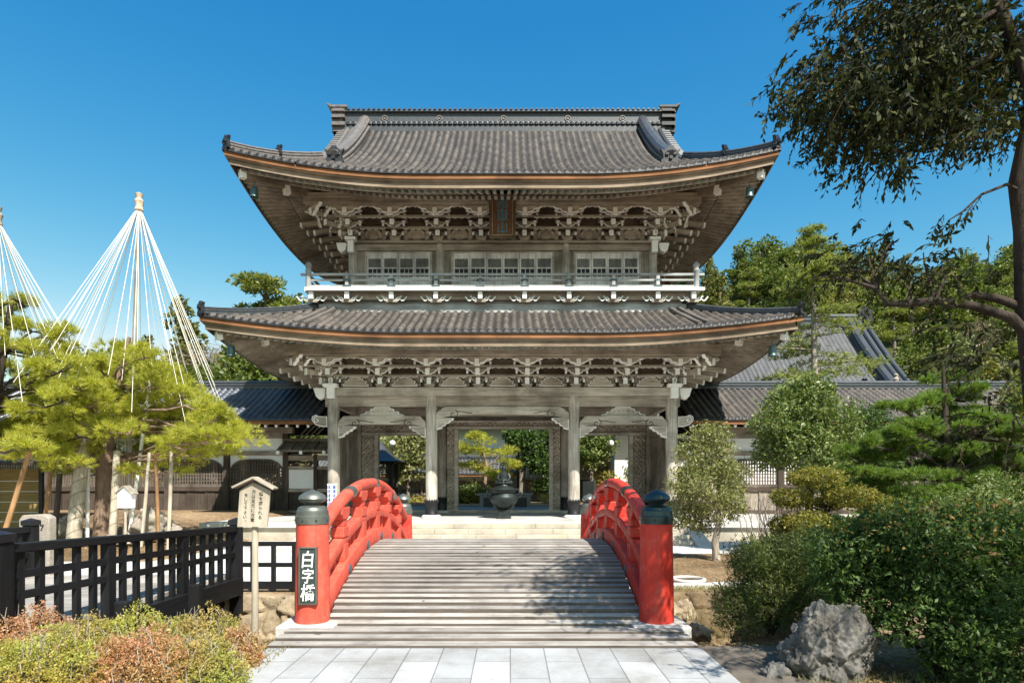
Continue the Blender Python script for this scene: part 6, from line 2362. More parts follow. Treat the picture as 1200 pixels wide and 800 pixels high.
for i, (px, py, D, r, h, mt, lab) in enumerate(az):
    c = P(px, py, D)
    h = h * 0.9
    bl = [(c.x, D, 0.06, r * 1.05, r, h + 0.12), (c.x - r * 0.55, D + 0.1, 0.06, r * 0.7, r * 0.65, h), (c.x + r * 0.55, D - 0.1, 0.05, r * 0.7, r * 0.65, h * 0.95), (c.x + r * 0.1, D - r * 0.5, 0.04, r * 0.7, r * 0.6, h * 0.9)]
    o = leafy('azalea', lab, 'azalea shrub', (c.x, D, -0.02), None, bl, int(26000 * (r / 0.45) ** 2) + 3000, 0.024, 0.011, M[mt], M['bark_grey'], 80 + i, shell=0.74, rough=0.35, freq=2.2, axis_up=0.8, group='azaleas along the near bank')
    sh = MB(); rz_ = random.Random(300 + i)
    for k_ in range(46):
        a_ = rz_.uniform(0, 6.28); q = math.sqrt(rz_.random()) * r
        x_, y_ = c.x + q * math.cos(a_), D + q * math.sin(a_)
        zt_ = (h + 0.14) * math.sqrt(max(0.05, 1 - (q / (r * 1.1)) ** 2)) + 0.04
        sh.tube([(x_, y_, zt_ - 0.12), (x_ + rz_.uniform(-0.02, 0.02), y_, zt_ - 0.04), (x_ + rz_.uniform(-0.05, 0.05), y_ + rz_.uniform(-0.05, 0.05), zt_ + rz_.uniform(-0.01, 0.05))], [0.004, 0.003, 0.0015], 4)
    sh.build('shoots', M['bark_pale'], o)['kind'] = 'stuff'
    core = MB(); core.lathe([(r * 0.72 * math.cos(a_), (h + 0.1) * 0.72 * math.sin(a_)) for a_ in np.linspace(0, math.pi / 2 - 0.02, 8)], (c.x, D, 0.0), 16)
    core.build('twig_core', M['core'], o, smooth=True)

# ---- hill trees -------------------------------------------------------------------
def hill_proto(kind, seed):
    rs = np.random.default_rng(seed); rr = random.Random(seed)
    mb = MB()
    if kind == 'cedar':
        H = 11.0
        mb.tube([(0, 0, -2), (0, 0, H * 0.6), (0.1, 0, H)], [0.3, 0.2, 0.04], 7)
        bl = []
        for i in range(24):
            f = (i + rs.random()) / 24
            a_ = rs.uniform(0, 6.28); rad = 2.6 * (1 - f) ** 0.75 + 0.3
            z = 1.5 + (H - 1.5) * f
            q = rad * rs.uniform(0.35, 0.8)
            bl.append((q * math.cos(a_), q * math.sin(a_), z, 0.45 * rad + 0.35, 0.45 * rad + 0.35, 0.5 + 0.22 * rad))
        n, Lg, Wd = 4600, 0.42, 0.20
    elif kind == 'round':
        H = 9.5
        mb.tube([(0, 0, -2), (0.1, 0, 3), (0, 0.1, 6.5)], [0.3, 0.22, 0.1], 7)
        bl = [(rs.uniform(-2.4, 2.4), rs.uniform(-2.4, 2.4), rs.uniform(3.2, 8.0), *(rs.uniform(1.0, 1.7, 3) * np.array([1, 1, 0.75]))) for i in range(15)]
        bl.append((0, 0, 8.4, 1.4, 1.4, 1.0))
        n, Lg, Wd = 4800, 0.36, 0.22
    elif kind == 'pine':
        H = 12.5
        mb.tube([(0, 0, -2), (0.2, 0, 4), (-0.1, 0.1, 8), (0.1, 0, H - 0.5)], [0.3, 0.24, 0.16, 0.05], 8)
        bl = []
        for i in range(17):
            f = rs.random() ** 0.7
            a_ = rs.uniform(0, 6.28); q = (3.0 * (1 - f * 0.65)) * rs.uniform(0.2, 1.0)
            bl.append((q * math.cos(a_), q * math.sin(a_), 5 + (H - 5.4) * f, rs.uniform(0.9, 1.5), rs.uniform(0.9, 1.5), rs.uniform(0.3, 0.5)))
        n, Lg, Wd = 4200, 0.40, 0.13
    else:
        H = 9.5
        mb.tube([(0, 0, -2), (0.1, 0, 3), (0, 0.1, 6)], [0.22, 0.16, 0.08], 7)
        bl = [(rs.uniform(-1.9, 1.9), rs.uniform(-1.9, 1.9), rs.uniform(3.5, 8.3), 1.2, 1.2, 1.2) for i in range(12)]
        n, Lg, Wd = 2600, 0.75, 0.035
    for b in bl[:14]:
        limb(mb, (0, 0, max(0.5, b[2] - 1.2)), b[:3], 0.09, 0.03, rr, 0.1, n=3, seg=5)
    root = thing({'cedar': 'hill_cedar', 'round': 'hill_evergreen', 'pine': 'hill_pine', 'bare': 'bare_tree'}[kind], None, 'tree', (0, 0, 0))
    mb.build('trunk', M['bark_pale'] if kind in ('bare',) else M['bark_grey'], root, smooth=True)
    C, d = blob_pts(bl, n, rs, 0.35 if kind != 'bare' else 0.1, 0.45)
    ax = unit(d * np.array([1, 1, 0.5]) + (np.array([0, 0, -0.15]) if kind == 'cedar' else np.array([0, 0, 0.2])))
    V_, F_ = leaf_quads(C, Lg, Wd, rs, axis=ax, spread=0.9, flat=0.5)
    add_mesh_leaves('crown', V_, F_, M['hill_' + kind], root)
    return root


protos = {(k, j): hill_proto(k, 200 + 10 * i + j) for i, k in enumerate(('cedar', 'round', 'pine', 'bare')) for j in range(2)}
used = set()
LAB = {'cedar': ('dark pointed cedar on the wooded hill', 'cedars on the hill'), 'round': ('rounded dark evergreen on the wooded hill', 'evergreens on the hill'),
       'pine': ('tall flat topped pine on the wooded hill', 'pines on the hill'), 'bare': ('leafless brownish tree on the wooded hill', 'bare trees on the hill')}


def plant(kind, px, D, hscale, rr, label=None, zoff=0.0, top=None, wscale=1.0):
    key = (kind, rr.randrange(2))
    pr = protos[key]
    x = x_at(px, D)
    z = float(ground_z(x, D)) - 0.3 + zoff
    if top is not None:
        H = {'cedar': 11.0, 'round': 9.6, 'pine': 12.5, 'bare': 9.6}[kind]
        zt = EYE - (top - HY) * D / F
        hscale = max(0.4, (zt - z) / H)
    if key in used:
        o = dup(pr)
    else:
        o = pr; used.add(key)
    o.location = (x, D, z)
    o.rotation_euler = (0, 0, rr.uniform(0, 6.28))
    w = hscale * wscale
    o.scale = (w * rr.uniform(0.9, 1.15), w * rr.uniform(0.9, 1.15), hscale)
    l, g = LAB[kind]
    o['label'] = label or l
    if not label: o['group'] = g
    elif 'group' in o: del o['group']
    return o


rr = random.Random(31)
# named ones
plant('pine', 312, 52, 1, rr, 'broad pine rising behind the left end of the two gate roofs', top=316, wscale=1.05)
plant('cedar', 212, 50, 1, rr, 'dark conifer behind the ropes left of the gate roof', top=352)
plant('round', 345, 54, 1, rr, 'orange tinged round tree left of the upper balcony', top=345, wscale=0.8)
plant('round', 285, 46, 1, rr, 'green tree above the shaded blue corridor roof under the lower eave', top=405, wscale=1.2)
plant('round', 250, 44, 1, rr, 'round green tree behind the shaded blue corridor roof', top=425, wscale=1.1)
plant('bare', 235, 47, 1, rr, 'bare brown tree left of the lower eave', top=392)
# wooded hill on the right, row by row (nearest row last)
HILL_SKIP = {11, 13, 14, 27, 28, 29, 40, 41, 42, 44, 45, 52, 53, 54, 55, 56, 57, 58, 64}
ROWN = ('highest row', 'second highest row', 'middle row', 'second lowest row', 'lowest row')
ORD = ('first', 'second', 'third', 'fourth', 'fifth', 'sixth', 'seventh', 'eighth', 'ninth', 'tenth', 'eleventh', 'twelfth', 'thirteenth', 'fourteenth', 'fifteenth', 'sixteenth', 'seventeenth', 'eighteenth', 'nineteenth', 'twentieth')
KW = {'cedar': 'pointed dark cedar', 'round': 'rounded evergreen', 'pine': 'tall flat topped pine', 'bare': 'leafless brown tree'}
rows = [(92, 286, 9, 34), (82, 290, 8, 36), (72, 318, 7, 40), (62, 350, 6, 44), (53, 392, 5, 48)]
crest = [(790, 318), (830, 300), (880, 282), (930, 276), (985, 284), (1030, 288), (1080, 300), (1130, 300), (1180, 292), (1230, 286), (1300, 290)]
tree_no = 0
for row_i, (D, top, _n, step) in enumerate(rows):
    px = 790 + rr.uniform(0, 20)
    nth = 0
    while px < 1270:
        cy = np.interp(px, [c[0] for c in crest], [c[1] for c in crest])
        tp = cy + (top - 286) * 1.0 + rr.uniform(-8, 16)
        kind = rr.choices(('cedar', 'round', 'pine', 'bare'), (5, 5, 2, 0.5 if px > 1040 else 0.3))[0]
        dd_, ws_ = D + rr.uniform(-3, 3), rr.uniform(0.95, 1.25)
        if tree_no not in HILL_SKIP:
            o = plant(kind, px, dd_, 1, random.Random(900 + tree_no), top=tp, wscale=ws_, label='%s, %s from the gate in the %s of hill trees' % (KW[kind], ORD[nth], ROWN[row_i]))
            o['group'] = 'trees on the wooded hill'
            o['tree_no'] = tree_no
            nth += 1
        tree_no += 1
        px += step * rr.uniform(0.75, 1.15) * 1.0
# left of the gate, low band behind the ropes, and a few through the openings
for px, D, tp, kd, lab in ((175, 55, 395, 'cedar', 'pointed tree behind the corridor roof, just left of the dark conifer by the ropes'), (140, 56, 402, 'round', 'rounded tree behind the tall rope cone pole'), (100, 58, 405, 'round', 'rounded tree glimpsed between the two rope cones'), (60, 56, 400, 'cedar', 'pointed tree glimpsed behind the upper boughs of the left edge pine'),
                           (330, 48, 430, 'round', 'green tree showing between the lower eave and the left corridor roof')):
    plant(kd, px, D, 1, rr, top=tp, label=lab)

# ---- courtyard plants seen through the gate ------------------------------------------
D = 41.5
padC = [(560, 514, 26, 8), (545, 528, 30, 9), (585, 530, 30, 8), (600, 545, 26, 7), (540, 548, 26, 8), (570, 548, 30, 7), (590, 558, 22, 6)]
rr = random.Random(5)
pine('courtyard_pine', 'bright pine in the courtyard seen through the middle opening', (P(568, 592, D).x, D, 0.1), [P(566, 595, D), P(568, 570, D), P(570, 545, D), P(565, 520, D)], [0.14, 0.12, 0.1, 0.06], pads_px(padC, D, 1.0, rr), M['needle_bright'], M['bark'], 71, tuft_per=150, k=9, Lg=0.28, Wd=0.04)
for px, py, r, ry, D, mt, lab, sd in ((640, 528, 34, 30, 43.0, 'leaf_dark', 'dark tree hanging over the cloister right of the courtyard pine', 72), (478, 530, 40, 34, 42.5, 'leaf_olive', 'sunlit tree behind the lamp in the left gate opening', 73), (692, 520, 30, 26, 42.0, 'leaf_gloss', 'green tree beside the lamp in the right gate opening', 74), (610, 510, 18, 14, 43, 'leaf_dark', 'small dark tree top against the far roof in the middle opening', 75)):
    s = D / F; c = P(px, py, D)
    bl = [(c.x + q * r * s, D + w_, c.z + z_ * ry * s, r * s * 0.55, r * s * 0.5, ry * s * 0.45) for q, w_, z_ in ((-0.5, 0, 0.1), (0.1, 0.3, 0.5), (0.5, -0.2, -0.1), (0, -0.3, -0.5), (-0.35, 0.2, -0.45), (0.45, 0.2, 0.45))]
    leafy('courtyard_tree', lab, 'tree', (c.x, D, 0.1), ([(c.x, D, 0.0), (c.x + 0.1, D, c.z - ry * s * 0.4), (c.x, D, c.z)], [0.15, 0.12, 0.08]), bl, 5200, 0.24, 0.12, M[mt], M['bark_grey'], sd, shell=0.35)
for i, (px, py, r, ry, D, mt, lab) in enumerate(((540, 584, 16, 12, 41, 'leaf_gold', 'rounded golden shrub left of the courtyard pine trunk'), (556, 578, 20, 12, 42, 'leaf_gloss', 'clipped green shrub below the courtyard pine'), (652, 586, 18, 12, 41, 'azalea_mix', 'brownish shrub right of the grey stone block'), (640, 570, 16, 10, 43, 'leaf_dark', 'dark green shrub behind the grey stone block'), (716, 565, 26, 14, 43.5, 'azalea_mix', 'dry grassy shrub under the right globe lamp'), (742, 552, 12, 20, 43, 'leaf_gloss', 'thin green shrub at the right opening'), (480, 590, 20, 9, 43, 'azalea_mix', 'low brown shrub in the left gate opening'))):
    s = D / F; c = P(px, py, D)
    leafy('courtyard_shrub', lab, 'shrub', (c.x, D, 0.1), None, [(c.x, D, c.z, r * s, r * s * 0.8, ry * s), (c.x + 0.3 * r * s, D - 0.2, c.z - 0.2 * ry * s, 0.7 * r * s, 0.6 * r * s, 0.8 * ry * s)], 2200, 0.16, 0.08, M[mt], M['bark_grey'], 120 + i, shell=0.5)

# ---- the leaning tree on the near right ------------------------------------------------
D = 4.3
ft = thing('foreground_tree', 'near dark tree with long drooping leaves leaning in from the right', 'tree', (P(1250, 830, D).x, D, 0.0))
rs = np.random.default_rng(91); rr = random.Random(91)
mb = MB()
tr = [P(1256, 860, D), P(1236, 640, D), P(1216, 440, D), P(1206, 360, D), P(1200, 270, D), P(1197, 215, D), P(1210, 140, D), P(1222, 60, D + .1), P(1226, -80, D + .2), P(1240, -260, D + .2)]
mb.tube(tr, [0.12, 0.105, 0.09, 0.08, 0.06, 0.075, 0.06, 0.055, 0.05, 0.04], 12)
mb.tube([P(1216, 150, D), P(1204, 95, D), P(1190, 55, D), P(1172, 10, D), P(1140, -50, D), P(1090, -110, D)], [0.05, 0.045, 0.042, 0.04, 0.034, 0.02], 10)
mb.tube([P(1214, 400, D), P(1185, 372, D), P(1140, 358, D), P(1095, 352, D), P(1062, 356, D), P(1040, 356, D), P(1026, 338, D)], [0.045, 0.034, 0.029, 0.027, 0.025, 0.021, 0.008], 10)
mb.tube([P(1204, 362, D), P(1170, 350, D + .05), P(1140, 345, D + .1), P(1125, 350, D + .1)], [0.035, 0.028, 0.024, 0.010], 10)
mb.tube([P(1210, 230, D), P(1180, 216, D - .05), P(1150, 228, D - .1), P(1128, 248, D - .1), P(1112, 258, D - .1)], [0.014, 0.011, 0.008, 0.006, 0.004], 6)
fol = [(1010, 62, 50, 42), (1000, 112, 52, 44), (958, 122, 34, 30), (1060, 40, 56, 40), (1120, 52, 56, 44), (1080, 108, 64, 46), (1150, 112, 56, 44), (1030, 150, 50, 34), (1090, 150, 40, 26), (1130, 132, 36, 22), (1182, 40, 44, 46), (1036, 4, 46, 36), (1190, 90, 26, 26), (1000, 165, 20, 14), (1060, 178, 18, 10), (1110, -10, 60, 30), (950, 100, 16, 20)]
low = [(1060, 318, 40, 28), (1018, 300, 34, 22), (1082, 296, 36, 22), (988, 316, 30, 18), (1046, 282, 28, 14), (1108, 322, 28, 18), (958, 326, 20, 12), (1085, 372, 20, 12)]
edge = [(1150, 430, 44, 40), (1184, 480, 36, 46), (1130, 400, 34, 22), (1180, 420, 30, 36), (1150, 500, 30, 24)]
Tb, Td = [], []
CL = []


def twig_cloud(lst, per, D0, dd, grp=13, cr=0.115):
    for (px, py, rx, ry) in lst:
        n = int(per * rx * ry / 1500 / grp) + 1
        for i in range(n):
            a_ = rs.uniform(0, 6.28); q = math.sqrt(rs.random()) * 1.08
            d_ = D0 + rs.uniform(-dd, dd)
            p = P(px + rx * q * math.cos(a_), py + ry * q * math.sin(a_), d_)
            base_d = np.array([math.cos(a_) * 0.5 - 0.35, rs.uniform(-0.6, 0.6), -0.25 + 0.35 * rs.normal()])
            CL.append((p, P(px + rx * 0.3 * math.cos(a_), py + ry * 0.3 * math.sin(a_), D0)))
            for j in range(grp):
                Tb.append(tuple(np.array(p) + rs.normal(size=3) * np.array([cr, cr, cr * 0.6])))
                Td.append(tuple(base_d + rs.normal(size=3) * 0.35))


twig_cloud(fol, 112, 4.6, 0.7)
twig_cloud(low, 22, 4.4, 0.4, 7, 0.10)
twig_cloud(edge, 12, 3.9, 0.35, 5, 0.10)
for (px, py) in ((1112, 258), (1128, 250), (1118, 262), (1140, 240), (1106, 252), (1150, 230)):
    Tb.append(tuple(P(px, py, D - 0.1))); Td.append((-0.5, 0, -0.6))
# the part of the crown above and to the right of the frame
out = [(2.6, 3.9, 6.0, 0.9, 1.0, 0.5), (3.4, 4.2, 5.9, 1.4, 1.3, 0.7), (4.6, 3.6, 5.3, 1.3, 1.3, 1.0), (5.4, 4.6, 4.6, 1.1, 1.2, 1.0), (4.3, 2.4, 5.4, 1.2, 1.0, 0.9), (5.0, 5.4, 3.6, 0.9, 0.9, 0.8), (5.6, 3.2, 4.0, 1.0, 1.0, 0.9), (4.9, 2.6, 4.2, 0.9, 0.9, 0.9), (5.3, 1.7, 5.5, 1.3, 1.2, 0.8), (6.1, 2.2, 5.0, 1.1, 1.1, 0.9), (5.9, 1.2, 4.6, 1.0, 1.0, 0.9), (4.6, 1.4, 5.8, 1.0, 1.0, 0.6)]
C, d = blob_pts(out, 1250, rs, 0.1, 0.4)
Tb += [tuple(c) for c in C]; Td += [tuple(v) for v in (d * 0.6 + np.array([-0.2, 0, -0.3]))]
Tb = np.array(Tb); Td = unit(np.array(Td))
n, k = len(Tb), 11
TL = rs.uniform(0.11, 0.22, n)
f = np.linspace(0, 1, k)
droop = np.array([0, 0, -1.0])
pos = Tb[:, None] + Td[:, None] * (f[None, :, None] * TL[:, None, None]) + droop * (f[None, :, None] ** 2 * TL[:, None, None] * 0.3)
tan = unit(Td[:, None] + droop * f[None, :, None] * 0.9)
side = unit(np.cross(tan, rs.normal(size=(n, 1, 3)) + np.array([0, 0, 0.6])))
sg_ = np.where(np.arange(k) % 2, 1.0, -1.0)[None, :, None]
ax = unit(tan * 0.75 + side * sg_ * 0.75 + droop * 0.35 + 0.25 * rs.normal(size=(n, k, 3)))
Lf = 0.050
cen_ = (pos + ax * Lf * 0.5).reshape(-1, 3)
V_, F_ = leaf_quads(cen_, Lf, 0.020, rs, axis=ax.reshape(-1, 3), spread=0.12, flat=0.4)
add_mesh_leaves('crown', V_, F_, M['willow'], ft)
tw = MB()
for p_, q_ in CL:
    limb(tw, q_, p_, 0.008, 0.005, rr, 0.12, n=3, seg=4)
for i in range(n):
    if Tb[i][2] > 5.2: continue
    tw.tube([pos[i, 0], pos[i, 5], pos[i, -1]], [0.0035, 0.0025, 0.0012], 4, cap=False)
# limbs carrying the masses
anchors = [Vector(p) for p in tr[4:]] + [P(1172, 10, D), P(1190, 55, D), P(1140, -50, D), P(1090, -110, D)]
for (px, py, rx, ry) in fol:
    c = P(px, py, 4.6)
    limb(mb, min(anchors, key=lambda p: (p - c).length), c, 0.022, 0.006, rr, 0.15, n=5, seg=6)
anc2 = [P(1095, 352, D), P(1062, 356, D), P(1026, 338, D), P(1140, 358, D)]
for (px, py, rx, ry) in low:
    c = P(px, py, 4.4)
    limb(mb, min(anc2, key=lambda p: (p - c).length), c, 0.014, 0.004, rr, 0.15, n=4, seg=5)
for b in out:
    limb(mb, tr[-1] if b[2] > 4.5 else tr[3], b[:3], 0.04, 0.012, rr, 0.1, n=5, seg=6)
mb.build('trunk', M['bark_dark'], ft, smooth=True)
tw.build('twigs', M['bark_dark'], ft)

# ---- ground cover -------------------------------------------------------------------------
rs = np.random.default_rng(3)
C = []
for (xa, xb, ya, yb, n) in ((-3.6, -2.05, 4.6, 6.4, 2600), (1.7, 3.4, 4.0, 6.3, 3600), (2.6, 8.0, 11.6, 16.0, 3000), (-14, -9.2, 15.6, 19, 2500)):
    x = rs.uniform(xa, xb, n); y = rs.uniform(ya, yb, n)
    C.append(np.stack([x, y, ground_z(x, y) + 0.012], -1))
C = np.concatenate(C)
V_, F_ = leaf_quads(C, 0.05, 0.022, rs, axis=unit(rs.normal(size=(len(C), 3)) * np.array([1, 1, 0.12])), spread=0.1, flat=2.0)
M['litter'] = m_leaf('dry_leaf_litter', [(0.16, 0.10, 0.05), (0.26, 0.17, 0.08), (0.34, 0.26, 0.15), (0.20, 0.15, 0.06)], 0.1, 0.8)
tag(put('leaf_litter', np_mesh('leaf_litter', V_, F_), M['litter']), 'dry brown leaves scattered over the soil', 'leaf litter', kind='stuff')
n = 2600
x = np.concatenate([rs.uniform(-2.9, -2.06, n // 2), rs.uniform(2.3, 4.4, n // 2)]); y = np.concatenate([rs.uniform(4.2, 6.3, n // 2), rs.uniform(4.3, 5.2, n // 2)])
C = np.stack([x, y, ground_z(x, y) + 0.03], -1)
xb = rs.uniform(2.4, 5.0, 2600); yb_ = rs.uniform(10.2, 11.25, 2600)
C = np.concatenate([C, np.stack([xb, yb_, np.where(yb_ > 10.85, -0.27, -0.27 - (10.85 - yb_) * 1.5)], -1)]); n = len(C)
V_, F_ = leaf_quads(C, 0.11, 0.008, rs, axis=np.tile([0.0, 0, 1.0], (n, 1)), spread=0.8, flat=0.0)
M['dry_grass'] = m_leaf('dry_grass', [(0.24, 0.19, 0.08), (0.30, 0.26, 0.12), (0.14, 0.16, 0.05)], 0.3, 0.7)
tag(put('dry_grass', np_mesh('dry_grass', V_, F_), M['dry_grass']), 'thin dry grass along the edge of the paving', 'grass', kind='stuff')
# ================================================================= smaller things
# notice board on a post
nb = thing('notice_board', 'weathered wooden notice board with a gabled top and brushed writing beside the red bridge', 'notice board', (-2.705, 6.72, -0.02))
mb = MB()
xx, yy = -2.705, 6.72
mb.lathe([(0.036, -0.3), (0.034, 0.6), (0.031, 1.42)], (xx + 0.0, yy + 0.045, 0), 14)
M['new_wood'] = m_wood('pale_new_wood', (0.52, 0.465, 0.38), 'z', 0.16, 0.75, 0.2)
M['new_wood_x'] = m_wood('pale_new_wood_along', (0.53, 0.475, 0.39), 'x', 0.16, 0.75, 0.2)
mb.build('post', M['new_wood'], nb, smooth=True)
mb = MB()
zt = lambda z: z
poly = [(xx - 0.165, 1.105), (xx + 0.150, 1.105), (xx + 0.182, 1.49), (xx + 0.0, 1.575), (xx - 0.140, 1.49)]
mb.prism(poly, yy - 0.014, yy + 0.014, 'xz')
mb.build('board', M['new_wood'], nb, bevel=0.003)
mb = MB()
apex = Vector((xx + 0.02, yy, 1.625))
for s, ex, ez in ((-1, xx - 0.20, 1.52), (1, xx + 0.235, 1.505)):
    e = Vector((ex, yy, ez))
    mb.beam(apex, e, 0.14, 0.022, up=(0, 0, 1))
mb.build('gable_roof', M['new_wood_x'], nb, bevel=0.002)
M['ink'] = m_plain('black_ink', (0.018, 0.016, 0.015), 0.7, 0.2)
mb = MB()
for text, xt, z0, st in (('橋を渡られる', xx + 0.088, 1.452, 0.049), ('方は足元に注意', xx + 0.012, 1.475, 0.049), ('をして下さい。', xx - 0.070, 1.440, 0.046)):
    for k, ch in enumerate(text):
        s_ = st * 0.92
        if ch == '。':
            mb.lathe([(0.006, 0), (0.006, 0.002)], (xt + 0.012 - 0.003 * k, yy - 0.016, z0 - k * st + 0.01), 10); continue
        letter(mb, ch, (xt - 0.004 * k * 0.7, yy - 0.0155, z0 - k * st), s_, bold=0.018)
mb.build('black_lettering', M['ink'], nb)

# bronze censer with a seated figure on its lid
cen = thing('bronze_censer', 'dark bronze incense burner topped by a small seated figure in the middle of the gate', 'incense burner', (-0.2, 23.2, 0.205))
c0 = (x_at(590.5, 23.2), 23.2, 0.205)
M['censer'] = m_plain('censer_bronze', (0.03, 0.038, 0.037), 0.5, 0.45, 4, 0.55, 0.2)
mb = MB()
mb.box(c0[0] - 0.26, c0[0] + 0.26, 22.94, 23.46, 0.205, 0.30)
mb.box(c0[0] - 0.20, c0[0] + 0.20, 23.0, 23.4, 0.30, 0.52)
mb.build('pedestal', M['censer'], cen, bevel=0.01)
mb = MB()
mb.lathe([(0.10, 0.30), (0.16, 0.34), (0.30, 0.42), (0.46, 0.58), (0.53, 0.72), (0.52, 0.80), (0.46, 0.86), (0.43, 0.92), (0.47, 1.00), (0.56, 1.04), (0.56, 1.09), (0.48, 1.09), (0.44, 1.02), (0.0, 0.95)], c0, 32)
mb.build('bowl', M['censer'], cen, smooth=True)
for s in (-1, 1):
    mb = MB()
    c = Vector((c0[0] + s * 0.54, 23.2, 1.02))
    mb.tube([c + Vector((s * 0.09 * math.sin(a_), 0, -0.11 * math.cos(a_) + 0.06)) for a_ in np.linspace(0, math.pi, 10)], 0.028, 8)
    mb.build('handle', M['censer'], cen, smooth=True)
for k in range(3):
    a_ = R(90 + 120 * k)
    mb = MB()
    p = Vector((c0[0], 23.2, 0))
    d = Vector((math.cos(a_), math.sin(a_), 0))
    mb.tube([p + d * 0.40 + Vector((0, 0, 0.78)), p + d * 0.36 + Vector((0, 0, 0.62)), p + d * 0.22 + Vector((0, 0, 0.5)), p + d * 0.18 + Vector((0, 0, 0.3))], [0.05, 0.06, 0.05, 0.045], 8)
    mb.build('leg', M['censer'], cen, smooth=True)
mb = MB()
mb.lathe([(0.42, 1.06), (0.36, 1.12), (0.22, 1.18), (0.20, 1.22)], c0, 24)
mb.build('lid', M['censer'], cen, smooth=True)
# the seated figure: one continuous body
fig = MB()
z = 1.24 + 0.205
X_, Y_ = c0[0], 23.2
prof = [(0.0, 0.0), (0.24, 0.01), (0.25, 0.07), (0.20, 0.12), (0.15, 0.18), (0.15, 0.26), (0.175, 0.36), (0.165, 0.42), (0.09, 0.46), (0.055, 0.49), (0.085, 0.54), (0.095, 0.60), (0.085, 0.66), (0.05, 0.70), (0.045, 0.73), (0.0, 0.77)]
fig.lathe(prof, (X_, Y_, z - 0.02), 20, sy=0.75)
for s in (-1, 1):
    fig.tube([(X_ + s * 0.15, Y_, z + 0.38), (X_ + s * 0.22, Y_ - 0.03, z + 0.24), (X_ + s * 0.16, Y_ - 0.16, z + 0.14), (X_ + s * 0.03, Y_ - 0.19, z + 0.14)], [0.055, 0.05, 0.042, 0.035], 8)
    fig.tube([(X_ + s * 0.08, Y_ + 0.02, z + 0.05), (X_ + s * 0.25, Y_ - 0.10, z + 0.06), (X_ + s * 0.05, Y_ - 0.2, z + 0.05)], [0.08, 0.075, 0.05], 8)
fig.build('seated_figure', M['censer'], cen, smooth=True)
mb = MB()
mb.tube([(X_ + 0.15 * math.cos(a_), Y_ + 0.06, z + 0.60 + 0.17 * math.sin(a_)) for a_ in np.linspace(-0.5, math.pi + 0.5, 20)], 0.018, 6)
mb.build('halo', M['censer'], cen, smooth=True)

# grey stone screen behind it
so = thing('stone_offertory_box', 'low grey stone block behind the bronze incense burner', 'stone block', (x_at(592, 33.2), 33.4, 0.1))
cx_ = x_at(592, 33.2)
mb = MB(); mb.box(cx_ - 1.32, cx_ + 1.32, 33.1, 33.7, 0.05, 0.80); mb.build('slab', M['granite'], so, bevel=0.02)
mb = MB(); mb.box(cx_ - 1.42, cx_ + 1.42, 33.0, 33.8, 0.802, 0.90); mb.build('coping', M['granite'], so, bevel=0.02)
mb = MB()
for k in (-1, 1): mb.box(cx_ + k * 0.62 - 0.5, cx_ + k * 0.62 + 0.5, 33.06, 33.098, 0.2, 0.68)
mb.build('sunk_panels', M['ridge'], so)

# two globe lamps on thin posts in the courtyard
lamp = None
M['globe'] = m_plain('white_globe', (0.85, 0.85, 0.83), 0.25, 0.03)
for px, py, lab in ((460, 519, 'white globe lamp on a thin dark post seen through the left gate opening'), (716, 519, 'white globe lamp on a thin dark post seen through the right gate opening')):
    D = 41.0
    p = P(px, py, D)
    lm = thing('globe_lamp', lab, 'lamp post', (p.x, D, 0.05), group='globe lamps in the courtyard')
    mb = MB(); mb.lathe([(0.05, 0), (0.045, 0.6), (0.03, 0.62), (0.03, p.z - 0.2)], (p.x, D, 0.05), 10); mb.build('post', M['iron'], lm, smooth=True)
    mb = MB(); mb.lathe([(0.09, -0.02), (0.07, 0.05), (0.05, 0.06)], (p.x, D, p.z - 0.21), 12); mb.build('collar', M['iron'], lm, smooth=True)
    mb = MB(); mb.lathe([(0.19 * math.sin(a_), -0.19 * math.cos(a_)) for a_ in np.linspace(0.02, math.pi - 0.02, 14)], (p.x, D, p.z), 20); mb.build('globe', M['globe'], lm, smooth=True)

# small blue and white sign beside the left red post
p = P(389, 583, 19.0)
sg = thing('small_sign', 'small white sign with blue writing standing behind the left red post', 'sign', (p.x, 19.0, -0.36))
mb = MB(); mb.box(p.x - 0.13, p.x + 0.13, 18.98, 19.0, p.z - 0.42, p.z + 0.42); mb.build('panel', M['plaster'], sg)
mb = MB(); mb.lathe([(0.02, -0.36), (0.02, p.z)], (p.x, 19.02, 0), 8); mb.build('post', M['iron'], sg)
M['blue'] = m_plain('blue_lettering', (0.02, 0.06, 0.30), 0.6, 0.2)
rs = random.Random(3)
for col_ in range(2):
    mb = MB()
    for k in range(6):
        xq = p.x + 0.075 - col_ * 0.15; zq = p.z + 0.32 - k * 0.125
        for q in range(3):
            mb.box(xq - 0.05, xq + 0.05, 18.972, 18.978, zq - 0.045 + q * 0.035, zq - 0.03 + q * 0.035)
        mb.box(xq - 0.008 + rs.uniform(-0.02, 0.02), xq + 0.008 + rs.uniform(-0.0, 0.02), 18.969, 18.9718, zq - 0.05, zq + 0.05)
    mb.build('blue_lettering', M['blue'], sg)
# white slim pole sign behind right handrail
p = P(690, 579, 30.0)
s2 = thing('white_stand', 'grey and white upright panel seen behind the right handrail', 'panel', (p.x, 30, 0.1))
mb = MB(); mb.box(p.x - 0.28, p.x + 0.22, 29.95, 30.0, 0.1, 1.55); mb.build('panel', M['granite'], s2)
mb = MB(); mb.box(p.x + 0.225, p.x + 0.31, 29.93, 30.02, 0.1, 1.62); mb.build('post', M['plaster'], s2)

